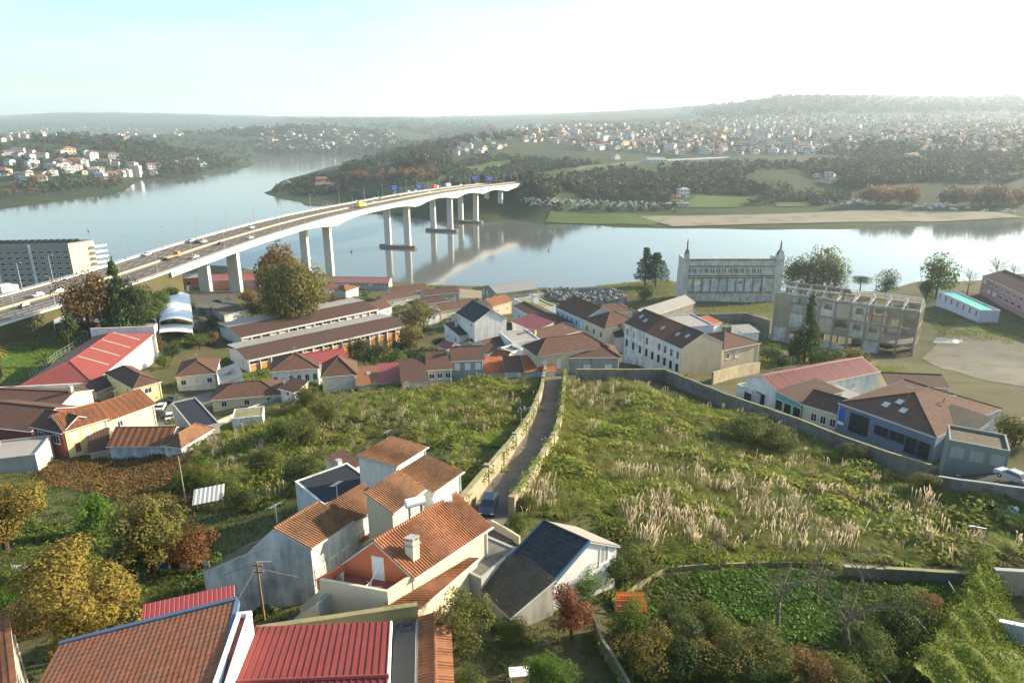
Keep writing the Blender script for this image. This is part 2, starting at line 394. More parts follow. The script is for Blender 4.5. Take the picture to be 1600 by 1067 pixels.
M['tileorange'] = m_tile('new_orange_tile', (.42, .12, .05), (.34, .10, .045), moss=.12)
M['tilewarm'] = m_tile('warm_clay_tile', (.29, .145, .075), (.22, .115, .065), moss=.6)
M['tilebright'] = m_tile('orange_roll_tile', (.35, .145, .07), (.27, .115, .06), moss=.3)
M['tilefront'] = m_tile('flat_brown_tile', (.33, .12, .06), (.24, .095, .055), c3=(.15, .11, .07), moss=.6, bump=False)
M['tileold'] = m_tile('lichen_tile', (.15, .12, .085), (.11, .095, .07), moss=.5)
M['slate'] = m_tile('dark_slate', (.035, .042, .05), (.05, .055, .062), c3=(.08, .08, .075), moss=.3, pitch=.5)
M['asbestos'] = m_ribbed('fibre_cement', (.33, .30, .26), .18)
M['bitumen'] = m_plain('dark_bitumen', (.03, .035, .042), .8, .2, 0, .3, .8)
M['redmetal'] = m_plain('maroon_sheet_metal', (.25, .05, .045), .6, .25, 0, .45, .9)
M['redrib'] = m_ribbed('red_sheet_roof', (.21, .045, .042), .3)
M['redroof'] = m_ribbed('red_hall_roof', (.27, .055, .04), .35)
M['maroonrib'] = m_ribbed('maroon_sheet_roof', (.28, .05, .055), .3)
M['pinkrib'] = m_ribbed('pink_sheet_roof', (.33, .12, .11), .4)
M['greyrib'] = m_ribbed('grey_sheet_roof', (.26, .25, .23), .3)
M['tealroof'] = m_plain('teal_roof', (.08, .45, .38), .6)
M['canvas'] = m_plain('white_canvas', (.74, .75, .76), .6, .2, 0, .06)
M['whitepaint'] = m_plain('white_paint', (.78, .78, .76), .5, .3, 0, .06)
M['trim'] = m_plain('pale_trim', (.62, .60, .56), .7, .2, 0, .15)
M['bluetrim'] = m_plain('blue_flashing', (.09, .15, .24), .5)
M['glass'] = m_plain('window_glass', (.035, .045, .055), .12, .6, 0, .3, .7)
M['shutter'] = m_plain('closed_shutter', (.55, .54, .50), .7)
M['darkdoor'] = m_plain('dark_opening', (.03, .028, .026), .9)
M['wood'] = m_plain('weathered_wood', (.24, .16, .09), .85)
M['pole'] = m_plain('pole_concrete', (.30, .27, .22), .9)
M['metal'] = m_plain('galvanised_metal', (.42, .44, .45), .45, .5, .4, .1)
M['black'] = m_plain('black_rubber', (.02, .02, .02), .7)
M['tank'] = m_plain('white_tank', (.75, .76, .78), .35, .5, 0, .05)
M['terrazzo'] = m_plain('terrace_paving', (.33, .10, .075), .75, .2, 0, .12)
M['signblue'] = m_plain('sign_blue', (.02, .10, .45), .5, .4, 0, .05)
M['signwhite'] = m_plain('sign_white', (.8, .8, .8), .5, .4, 0, .03)
M['net'] = m_plain('orange_net', (.70, .16, .03), .8)
M['asphalt'] = m_ground('asphalt', ((.075, .075, .078), (.10, .10, .10), (.06, .06, .062)), (.05, .4, 6), .9, .02)
M['deckroad'] = m_ground('bridge_asphalt', ((.15, .125, .105), (.17, .145, .12), (.13, .11, .095)), (.02, .1, 4), .85, .01)
M['cobble'] = m_ground('worn_alley_paving', ((.15, .135, .115), (.20, .18, .15), (.10, .09, .08)), (.15, .8, 8), .9, .03)
M['line'] = m_plain('road_paint', (.72, .72, .70), .7)
M['grassland'] = m_ground('rough_grass', ((.08, .09, .032), (.12, .10, .058), (.095, .07, .042)), (.05, .25, 2.5))
M['lawn'] = m_ground('green_grass', ((.05, .10, .015), (.065, .12, .02), (.04, .07, .015)), (.06, .3, 3))
M['soil'] = m_ground('bare_soil', ((.10, .07, .045), (.07, .05, .032), (.05, .055, .02)), (.1, .5, 3))
M['gravel'] = m_ground('gravel_lot', ((.20, .18, .145), (.155, .145, .12), (.10, .11, .05)), (.03, .12, 2))
M['sand'] = m_ground('river_sand', ((.27, .235, .17), (.23, .20, .145), (.13, .12, .08)), (.01, .04, .4))
M['yard'] = m_ground('concrete_yard', ((.20, .19, .175), (.16, .155, .145), (.10, .09, .075)), (.1, .5, 4), .9, .03)
M['farland'] = m_ground('far_woodland_floor', ((.030, .048, .018), (.055, .07, .026), (.08, .068, .036)), (.004, .015, .1), 1, .6)
M['farfield'] = m_ground('far_meadow', ((.075, .12, .028), (.10, .13, .035), (.06, .08, .03)), (.01, .03, .3), 1, .2)
M['rock'] = m_plain('grey_rock', (.19, .19, .185), .9, .2, 0, .35, .4)
M['bark'] = m_plain('tree_bark', (.075, .055, .04), .95, .1, 0, .3, 2)
M['twig'] = m_plain('bare_twigs', (.19, .15, .11), .95, .1, 0, .2, 2)
FOL = {
 'green': m_foliage('leaves_green', (.075, .13, .024), (.115, .165, .03), (.095, .10, .028)),
 'bright': m_foliage('leaves_bright', (.07, .16, .02), (.11, .21, .025), (.06, .11, .02)),
 'dark': m_foliage('leaves_dark', (.042, .07, .02), (.062, .09, .025), (.05, .058, .02), .28),
 'yellow': m_foliage('leaves_yellow', (.29, .21, .042), (.23, .19, .042), (.18, .12, .035)),
 'olive': m_foliage('leaves_olive', (.12, .135, .036), (.165, .165, .045), (.10, .10, .032)),
 'russet': m_foliage('leaves_russet', (.20, .075, .03), (.13, .06, .03), (.24, .12, .045)),
 'brown': m_foliage('leaves_brown', (.19, .11, .04), (.14, .085, .034), (.23, .14, .045)),
 'red': m_foliage('leaves_red', (.19, .05, .028), (.10, .045, .022), (.26, .12, .055)),
 'gold': m_foliage('leaves_gold', (.21, .17, .038), (.17, .125, .035), (.11, .12, .028)),
 'conifer': m_foliage('needles', (.04, .075, .025), (.06, .10, .03), (.075, .11, .032), .3),
 'ivy': m_foliage('ivy_leaves', (.19, .24, .022), (.11, .16, .018), (.15, .16, .02), .35),
 'pampas': m_foliage('pampas_blades', (.20, .21, .06), (.25, .23, .075), (.14, .16, .04), .45),
 'plume': m_foliage('pampas_plumes', (.52, .44, .33), (.42, .35, .25), (.58, .51, .40), .6),
 'scrub': m_foliage('scrub_leaves', (.18, .24, .038), (.24, .275, .055), (.24, .20, .06), .5, .12),
 'weeds': m_foliage('weeds', (.20, .29, .04), (.29, .32, .06), (.25, .22, .065), .5, .08),
 'farwood': m_foliage('far_trees', (.03, .05, .018), (.055, .07, .024), (.075, .065, .028), .2, .012),
 'fargreen': m_foliage('far_green_trees', (.04, .06, .02), (.06, .075, .025), (.08, .07, .028), .2, .02),
 'farrusset': m_foliage('far_russet_trees', (.28, .12, .045), (.20, .095, .045), (.30, .17, .06), .2, .02),
 'farbare': m_foliage('far_bare_trees', (.12, .085, .06), (.10, .075, .055), (.13, .10, .065), .2, .02),
}
def paint(name, col): return m_plain(name, col, .3, .5, 0, .03)

# water: calm, with patches of fine ripple
t = NT('river_water'); n1 = t.noise(t.pos((1, .35, 1)), .22, 4, .6); n2 = t.noise(t.pos((1, .5, 1)), .012, 3)
n3 = t.noise(t.pos((1, .3, 1)), .06, 3)
t.bump(t.math('ADD', t.math('MULTIPLY', n1, t.ramp(n2, .42, .62)), n3), .22, .30)
t.b.inputs['IOR'].default_value = 1.42
M['water'] = t.fin((.105, .115, .11), .09, .5)

# ---------------------------------------------------------------- the setting: land, water, haze
def grid_mesh(name, X, Y, Z, mats, mi=None):
    ny, nx = X.shape; idx = np.arange(nx * ny).reshape(ny, nx)
    q = np.stack([idx[:-1, :-1], idx[:-1, 1:], idx[1:, 1:], idx[1:, :-1]], -1).reshape(-1, 4)
    return mesh_np(name, np.c_[X.ravel(), Y.ravel(), Z.ravel()], q, mats, True, mi)
tag(link('ground', grid_mesh('ground', GXX, GYY, GZ, M['grassland'])), 'hillside ground of rough grass sloping to the river', kind='structure')
fmi = None
hills = tag(link('hills', grid_mesh('hills', FXX, FYY, FZ, M['farland'])), 'wooded hills and banks across the river', kind='structure')
wb = MB(); wb.poly([(-16000, 300, 0), (16000, 300, 0), (16000, 13000, 0), (-16000, 13000, 0)])
tag(wb.build('river', M['water']), 'calm wide river reflecting the pale sky', kind='structure')
HZ = bpy.data.materials.new('haze_air'); HZ.use_nodes = True; ht = HZ.node_tree; ht.nodes.remove(ht.nodes['Principled BSDF'])
pv = ht.nodes.new('ShaderNodeVolumePrincipled'); pv.inputs['Color'].default_value = (.72, .86, 1, 1); pv.inputs['Density'].default_value = .88e-4
pv.inputs['Anisotropy'].default_value = .28; ht.links.new(pv.outputs[0], ht.nodes['Material Output'].inputs['Volume'])
hb = MB(); hb.box((-18000, -200, -12), (36000, 0, 0), (0, 12500, 0), (0, 0, 450))
hz = tag(hb.build('haze', HZ), 'pale blue haze in the valley air', kind='stuff')

# sheets lying on the ground, following its slope
def drape_quad(name, c, mat, nx=12, ny=12, off=.09, label=None, far=False, kind='structure'):
    """c: four pixel corners"""
    w = [(RF(*p) if far else R(*p)) for p in c]
    if any(q is None for q in w): return None
    V = []; 
    for j in range(ny + 1):
        for i in range(nx + 1):
            a, b = i / nx, j / ny
            q = (w[0] * (1 - a) + w[1] * a) * (1 - b) + (w[3] * (1 - a) + w[2] * a) * b
            V.append((q.x, q.y, (gf(q.x, q.y) if far else g(q.x, q.y)) + off))
    idx = np.arange((nx + 1) * (ny + 1)).reshape(ny + 1, nx + 1)
    Q = np.stack([idx[:-1, :-1], idx[:-1, 1:], idx[1:, 1:], idx[1:, :-1]], -1).reshape(-1, 4)
    o = link(name, mesh_np(name, V, Q, mat, True)); return tag(o, label, kind=kind)
def resample(pl, step):
    out = [pl[0]]
    for a, b in zip(pl[:-1], pl[1:]):
        n = max(1, int((b - a).length / step))
        out += [a + (b - a) * (i / n) for i in range(1, n + 1)]
    return out
def strip(name, Lp, Rp, mat, off=.09, label=None, n=60, k=4, kind='structure', pix=True, zf=None):
    """ribbon between two edge polylines, resampled to n rows, draped"""
    def samp(pl):
        pl = [R(*p) for p in pl] if pix else [Vector(p) for p in pl]
        d = [0]
        for a, b in zip(pl[:-1], pl[1:]): d.append(d[-1] + (b - a).length)
        out = []
        for i in range(n + 1):
            s = d[-1] * i / n; j = min(max(next((q for q in range(len(d)) if d[q] >= s), 1), 1), len(d) - 1)
            f = (s - d[j - 1]) / max(d[j] - d[j - 1], 1e-6); out.append(pl[j - 1] + (pl[j] - pl[j - 1]) * f)
        return out
    A, B = samp(Lp), samp(Rp); V = []
    for a, b in zip(A, B):
        for i in range(k + 1):
            q = a + (b - a) * (i / k); V.append((q.x, q.y, (zf(q.x, q.y) if zf else g(q.x, q.y)) + off))
    idx = np.arange((n + 1) * (k + 1)).reshape(n + 1, k + 1)
    Q = np.stack([idx[:-1, :-1], idx[:-1, 1:], idx[1:, 1:], idx[1:, :-1]], -1).reshape(-1, 4)
    return tag(link(name, mesh_np(name, V, Q, mat, True)), label, kind=kind)
strip('alley', [(700,850),(726,806),(745,785),(800,713),(830,666),(847,622),(853,585)], [(800,850),(794,812),(803,795),(827,760),(845,727),(864,693),(874,650),(879,590)], M['cobble'], .12, 'narrow worn alley running downhill between two old walls')
drape_quad('car_park', [(298,462),(370,452),(362,512),(303,520)], M['asphalt'], label='asphalt car park beside the white canopy')
drape_quad('service_yard', [(205,480),(250,470),(252,505),(70,508)], M['yard'], label='paved yard under the white awnings')
drape_quad('gravel_lot', [(1440,560),(1500,500),(1760,560),(1640,620)], M['gravel'], 20, 20, label='bare gravel lot beside the roofless factory')
drape_quad('ruin_yard', [(1085,500),(1215,488),(1215,530),(1090,520)], M['gravel'], label='bare yard between the two ruins')
strip('riverside_path', [(640,449),(760,453),(850,456)], [(640,466),(760,466),(850,472)], M['sand'], .1, 'sandy strip of river bank behind the old houses', 20)
strip('street', [(1085,592),(1180,632),(1311,668),(1460,728),(1620,742),(1720,752)], [(1072,603),(1165,645),(1300,690),(1450,748),(1620,768),(1720,785)], M['asphalt'], .12, 'street running down behind the long stained wall', 60)
strip('side_street', [(330,612),(268,628),(246,655),(240,690)], [(345,622),(300,640),(275,665),(268,690)], M['yard'], .12, 'short paved street between the houses', 24)
drape_quad('meadow', [(380,578),(425,572),(425,600),(375,602)], M['lawn'], 8, 8, label='bright green lawn in front of the school')
drape_quad('lawn', [(0,545),(150,520),(60,590),(0,600)], M['lawn'], 10, 10, label='green grass slope left of the red hall')
for c, mt, nm, lb in [([(860,331),(1060,338),(1020,353),(850,348)], 'farfield', 'river_meadow', 'green flood meadow on the far bank'),
    ([(1000,339),(1330,330),(1440,347),(1050,355)], 'sand', 'sandbank', 'wide sandy beach on the far bank'),
    ([(1330,330),(1560,333),(1600,341),(1440,348)], 'sand', 'sandbank', 'narrowing right end of the sandy beach on the far bank'),
    ([(1090,306),(1200,305),(1150,325),(1060,325)], 'farfield', 'far_field', 'green field behind the far bank house'),
    ([(830,272),(960,256),(1000,257),(850,285)], 'farfield', 'far_slope', 'grassy slope beside the motorway beyond the bridge'),
    ([(720,262),(800,250),(800,262),(735,275)], 'farfield', 'hill_meadow', 'green meadow below the white housing'),
    ([(1210,318),(1262,316),(1265,323),(1215,324)], 'farfield', 'far_lawn', 'small bright lawn by the far car park'),
    ([(0,312),(190,288),(250,286),(0,324)], 'farfield', 'bank_grass', 'grassy strip along the left far bank')]:
    drape_quad(nm, c, M[mt], 40, 16, .8, lb, True)
# ---------------------------------------------------------------- motorway bridge
ZD = 36.0
def smooth_line(pl, n):
    pl = [Vector(p) for p in pl]; out = []
    q = [pl[0] * 2 - pl[1]] + pl + [pl[-1] * 2 - pl[-2]]
    for i in range(1, len(q) - 2):
        for s in range(n):
            t = s / n; a, b, c, d = q[i - 1:i + 3]
            out.append(.5 * ((2 * b) + (c - a) * t + (2 * a - 5 * b + 4 * c - d) * t * t + (3 * b - a - 3 * c + d) * t ** 3))
    return out + [pl[-1]]
CL = smooth_line([(-232, 100, 31), (-197, 172, 32.5), (-180, 226, 34.2), (-166, 273, 36), (-152, 356, 38.4), (-131, 448, 39.8), (-95, 559, 39.6), (-73, 637, 38), (-46, 715, 36), (-18, 767, 35), (5, 808, 34.5)], 10)
def off_line(pl, d, z=None):
    out = []
    for i, p in enumerate(pl):
        a = pl[max(i - 1, 0)]; b = pl[min(i + 1, len(pl) - 1)]; t = (b - a); t.z = 0; t.normalize()
        q = p + Vector((t.y, -t.x, 0)) * d
        if z is not None: q.z = z
        out.append(q)
    return out
def ribbon(mb, A, B, mi=0):
    for i in range(len(A) - 1): mb.poly([A[i], B[i], B[i + 1], A[i + 1]], mi)
def bar_along(mb, pl, w, h, z0, mi=0):
    A, B = off_line(pl, -w / 2), off_line(pl, w / 2)
    up = lambda p, z: Vector((p.x, p.y, p.z + z))
    for i in range(len(pl) - 1):
        mb.hexa([up(A[i], z0), up(B[i], z0), up(B[i + 1], z0), up(A[i + 1], z0)], [up(A[i], z0 + h), up(B[i], z0 + h), up(B[i + 1], z0 + h), up(A[i + 1], z0 + h)], mi)
HW = 17.2
bridge = empty('motorway_bridge', CL[20], 'long white concrete motorway bridge on tall twin piers crossing the river', 'bridge')
bo = CL[20]
rel = lambda pl: [p - bo for p in pl]
CLr = rel(CL)
mb = MB(); ribbon(mb, off_line(CLr, -HW + .5), off_line(CLr, HW - .5)); mb.build('deck_road', M['deckroad'], bridge)
# girders with haunches: the soffit drops at every pier pair
PIERS = [(-163,290),(-153,350),(-131,445),(-94,563),(-70,650),(-47,717),(-20,763)]
def depth_at(p):
    d = min(math.hypot(p.x - a, p.y - b) for a, b in PIERS[2:])
    return 2.6 + 3.6 * max(0, 1 - d / 42) ** 2
for side in (-1, 1):
    mb = MB(); c0, c1 = (.6, HW) if side > 0 else (-HW, -.6)
    A, B = off_line(CLr, c0), off_line(CLr, c1)
    for i in range(32, len(CLr) - 1):
        d0, d1 = depth_at(CL[i]), depth_at(CL[i + 1]); 
        lo = lambda q, d: q - Vector((0, 0, d))
        mb.hexa([lo(A[i], d0), lo(B[i], d0), lo(B[i + 1], d1), lo(A[i + 1], d1)], [q - Vector((0, 0, .05)) for q in (A[i], B[i], B[i + 1], A[i + 1])])
    mb.build('girder', M['concrete'], bridge)
mb = MB(); bar_along(mb, off_line(CLr, HW - .2), .35, .85, -.3); mb.build('parapet', M['concrete'], bridge)
mb = MB(); bar_along(mb, off_line(CLr, -HW + .2), .35, .85, -.3); mb.build('parapet', M['concrete'], bridge)
mb = MB(); bar_along(mb, CLr, .6, .8, 0); mb.build('central_barrier', m_plaster('barrier_concrete', (.42, .36, .26), .2), bridge)
for d in (-HW + .2, HW - .2):
    mb = MB(); l = off_line(CLr, d); bar_along(mb, l, .1, .1, 1.1); bar_along(mb, l, .07, .07, .8)
    for p in l[::1]: mb.cbox(p, .12, .12, 1.15)
    mb.build('railing', M['metal'], bridge)
mb = MB()
for d in (-13.6, -10, -6.4, 6.4, 10, 13.6):
    l = off_line(CLr, d)
    for i in range(0, len(l) - 1, 1):
        a, b = l[i], l[i + 1]; t = nrm(b - a); s = Vector((t.y, -t.x, 0)) * .12; n = max(1, int((b - a).length / 10))
        for q in range(n):
            p = a + (b - a) * (q / n); e = p + t * 4; z = Vector((0, 0, .03)); mb.poly([p - s + z, p + s + z, e + s + z, e - s + z])
for d in (-16.6, -1.6, 1.6, 16.6):
    l = off_line(CLr, d); A, B = off_line(l, -.12), off_line(l, .12); ribbon(mb, [q + Vector((0, 0, .03)) for q in A], [q + Vector((0, 0, .03)) for q in B])
tag(mb.build('lane_marking', M['line'], bridge), kind='stuff')
for i, (x, y) in enumerate(PIERS):
    p = Vector((x, y, 0)); k = min(range(len(CL)), key=lambda q: (CL[q] - Vector((x, y, 36))).length)
    t = CL[min(k + 1, len(CL) - 1)] - CL[max(k - 1, 0)]; t.z = 0; t.normalize(); s = Vector((t.y, -t.x, 0))
    c = CL[k].copy(); c.z = 0
    zb = max(g(c.x, c.y), -3) - 1 if c.y < 500 else max(gf(c.x, c.y), -3) - 1
    zt = CL[k].z - depth_at(CL[k]) + .2
    for sd in (-8.9, 8.9):
        q = c + s * sd - bo; q.z = 0; W, T = (2.6, 1.35) if i > 1 else (3.0, 1.3)
        mb = MB(); o = q - s * W - t * T
        b = [o, o + s * 2 * W, o + s * 2 * W + t * 2 * T, o + t * 2 * T]; ce = q
        f0 = Vector((0, 0, zb - bo.z)); f1 = Vector((0, 0, zt - bo.z))
        mb.hexa([p_ + f0 for p_ in b], [ce + (p_ - ce) * 1.0 + f1 for p_ in b]); mb.build('pier', M['concrete'], bridge)
    if 2 < i < 6:
        mb = MB(); n = 16; top = []; 
        for j in range(n):
            a = 2 * math.pi * j / n; top.append(c - bo + s * (17 * math.copysign(abs(math.cos(a)) ** .55, math.cos(a))) + t * (4 * math.copysign(abs(math.sin(a)) ** .55, math.sin(a))) + Vector((0, 0, 2.2)))
        mb.slab(top, 6); mb.build('pier_footing', M['oldconc'], bridge)
# abutment under the near end of the deck
A, B = off_line(CL, -HW + 1), off_line(CL, HW - 1)
mb = MB()
for i in range(0, 33): 
    q = [A[i], B[i], B[i + 1], A[i + 1]]; mb.hexa([Vector((p.x, p.y, 5)) - bo for p in q], [Vector((p.x, p.y, p.z - .4)) - bo for p in q])
mb.build('embankment', M['grassland'], bridge)
# motorway on the ground beyond the bridge
def far_road(name, px, w, label):
    pl = [PY(*p) for p in px]; mb = MB(); sl = smooth_line(pl, 8)
    for i, q in enumerate(sl):
        if i > 6: q.z = max(gf(q.x, q.y) + .8, q.z if i < 20 else 0)
    A, B = off_line(sl, -w / 2), off_line(sl, w / 2); ribbon(mb, A, B)
    for i in range(len(A) - 1): mb.hexa([A[i] - Vector((0, 0, 2)), B[i] - Vector((0, 0, 2)), B[i + 1] - Vector((0, 0, 2)), A[i + 1] - Vector((0, 0, 2))], [q - Vector((0, 0, .05)) for q in (A[i], B[i], B[i + 1], A[i + 1])])
    tag(mb.build(name, M['yard']), label, kind='structure'); return sl
far_road('motorway', [(812,287,790),(822,285,850),(845,279,930),(880,271,1050),(920,264,1150),(960,259.5,1230),(1010,256,1290)], 24, 'motorway climbing the far hill beyond the bridge')
via = empty('viaduct', PY(1050, 249, 1350), 'long pale viaduct on thin piers below the far town', 'viaduct')
vl = smooth_line([PY(1040, 250.5, 1340), PY(1120, 247, 1400), PY(1200, 243, 1460), PY(1290, 238.5, 1520)], 8); vl = [p - via.location for p in vl]
mb = MB(); bar_along(mb, vl, 14, 2.2, -1.5); mb.build('viaduct_deck', M['concrete'], via)
for p in vl[14::2]:
    for o_ in (-4, 4):
        mb = MB(); mb.cbox(p + Vector((o_, 0, -26)), 2.4, 2.4, 25.5); mb.build('pier', M['concrete'], via)
# rows of lamp posts along the bridge
def lamp_mesh():
    mb = MB(); mb.cyl((0, 0, 0), (0, 0, 11), .16, .09, 6); mb.cyl((0, 0, 11), (1.6, 0, 11.3), .07, .06, 5); mb.cbox((1.9, 0, 11.2), .9, .3, .14)
    return mb
lm = lamp_mesh().build('bridge_lamp', M['metal']); tag(lm, 'thin grey lamp post along the motorway bridge', 'lamp post', 'lamp posts along the bridge')
first = True
for d, rz in ((HW - .5, math.pi), (-HW + .5, 0)):
    l = off_line(CL, d)
    for i in range(4, len(l), 3):
        o = lm if first else lm.copy()
        if not first: COL.objects.link(o)
        first = False; t = l[min(i + 1, len(l) - 1)] - l[max(i - 1, 0)]
        o.location = l[i]; o.rotation_euler = (0, 0, rz + math.atan2(t.y, t.x) - math.pi / 2)
# overhead direction signs
def sign(d, y, label, w, group):
    k = min(range(len(CL)), key=lambda q: abs(CL[q].y - y)); t = CL[k + 1] - CL[k - 1]; t.z = 0; t.normalize(); s = Vector((t.y, -t.x, 0))
    e = empty('direction_sign', off_line(CL, d)[k], label, 'road sign', group)
    mb = MB(); mb.cyl((0, 0, 0), (0, 0, 8.6), .22, .18, 6); mb.cyl(-s * 0 + Vector((0, 0, 7.2)), s * w * .2 + Vector((0, 0, 7.2)), .15, .15, 6); mb.build('post', M['metal'], e)
    mb = MB(); mb.box(-s * w / 2 - t * .3 + Vector((0, 0, 5.6)), s * w, -t * .18, (0, 0, 4.2)); mb.build('panel', M['signblue'], e)
    mb = MB()
    for zz, ww in ((8.8, .7), (7.8, .5), (6.6, .62)): mb.box(-s * w * ww / 2 - t * .5 + Vector((0, 0, zz)), s * w * ww, -t * .02, (0, 0, .35))
    mb.build('lettering', M['signwhite'], e)
sign(-9.5, 580, 'blue overhead direction sign on the left half of the bridge, before the river piers', 8, 'blue signs over the bridge')
sign(6, 590, 'blue overhead direction sign over the right carriageway, beside its twin', 8, 'blue signs over the bridge')
sign(-9.5, 742, 'blue direction sign at the far end of the bridge, on its left side', 9, 'blue signs over the bridge')
sign(6, 748, 'blue direction sign at the far end of the bridge, on its right side', 9, 'blue signs over the bridge')
# ---------------------------------------------------------------- buildings
ZUP = Vector((0, 0, 1))
def window(parent, o, e, n, w, h, fm, gm, kind='window'):
    """o: centre bottom on the wall face, e along the wall, n outward; frame + pane (+ sill)"""
    key = (round(w, 2), round(h, 2), tuple(round(c, 3) for c in e), tuple(round(c, 3) for c in n), fm.name, gm.name, kind)
    if key not in WCACHE:
        b = .09; mb = MB()
        for x0, x1, z0, z1 in ((-w / 2 - b, -w / 2, 0, h), (w / 2, w / 2 + b, 0, h), (-w / 2 - b, w / 2 + b, h, h + b), (-w / 2 - b, w / 2 + b, -b, 0)):
            mb.box(e * x0 + ZUP * z0 - n * .02, e * (x1 - x0), n * .07, ZUP * (z1 - z0))
        if kind == 'window': mb.box(e * (-.03) - n * .01, e * .06, n * .05, ZUP * h); mb.box(e * (-w / 2 - .15) - n * .02 - ZUP * (b + .06), e * (w + .3), n * .16, ZUP * .06)
        f = mb.build(kind, fm); fm_ = f.data; bpy.data.objects.remove(f)
        mb = MB(); q = [e * (-w / 2) + n * .015, e * (w / 2) + n * .015, e * (w / 2) + n * .015 + ZUP * h, e * (-w / 2) + n * .015 + ZUP * h]
        mb.poly(q); f = mb.build('pane', gm); pm = f.data; bpy.data.objects.remove(f)
        WCACHE[key] = (fm_, pm)
    a, c = WCACHE[key]
    f = kid(parent, link(kind, a, parent, o)); kid(f, link('pane' if kind == 'window' else 'leaf', c, f)); return f
WCACHE = {}
def tile_mesh(mb_pts, pitch, row, mat, amp=.06, step=.035):
    """rolled clay tiles as real geometry on a quad (eave0, eave1, ridge1, ridge0)"""
    a, b, c, d = [Vector(p) for p in mb_pts]
    L = max((b - a).length, (c - d).length); D = ((d - a).length + (c - b).length) / 2
    e = nrm(b - a); n = nrm((b - a).cross(d - a)); n = n if n.z > 0 else -n
    nc = max(1, round(L / pitch)); nr = max(1, round(D / row)); K = 4
    us = np.linspace(0, 1, nc * K + 1); prof = np.abs(np.sin(np.linspace(0, nc * math.pi, nc * K + 1))) * amp
    A, B, Cc, Dd, Nn = map(lambda v: np.array(v), (a, b, c, d, n))
    V = []; UV = []; 
    for r in range(nr):
        for t0, lift in ((r / nr, step), ((r + 1) / nr, 0)):
            lo = A + (B - A) * us[:, None]; hi = Dd + (Cc - Dd) * us[:, None]
            V.append(lo + (hi - lo) * t0 + Nn * (prof + lift)[:, None]); UV.append(np.c_[us * L, np.full(len(us), t0 * D + (.001 if lift else -.001))])
    V = np.concatenate(V); UV = np.concatenate(UV); w = len(us); idx = np.arange(len(V)).reshape(-1, w)
    Q = np.stack([idx[:-1, :-1], idx[:-1, 1:], idx[1:, 1:], idx[1:, :-1]], -1).reshape(-1, 4)
    nv = Nn if Nn[2] > 0 else -Nn
    return mesh_np('roof_tiles', V, Q, mat, False, uv=UV[Q.ravel()])
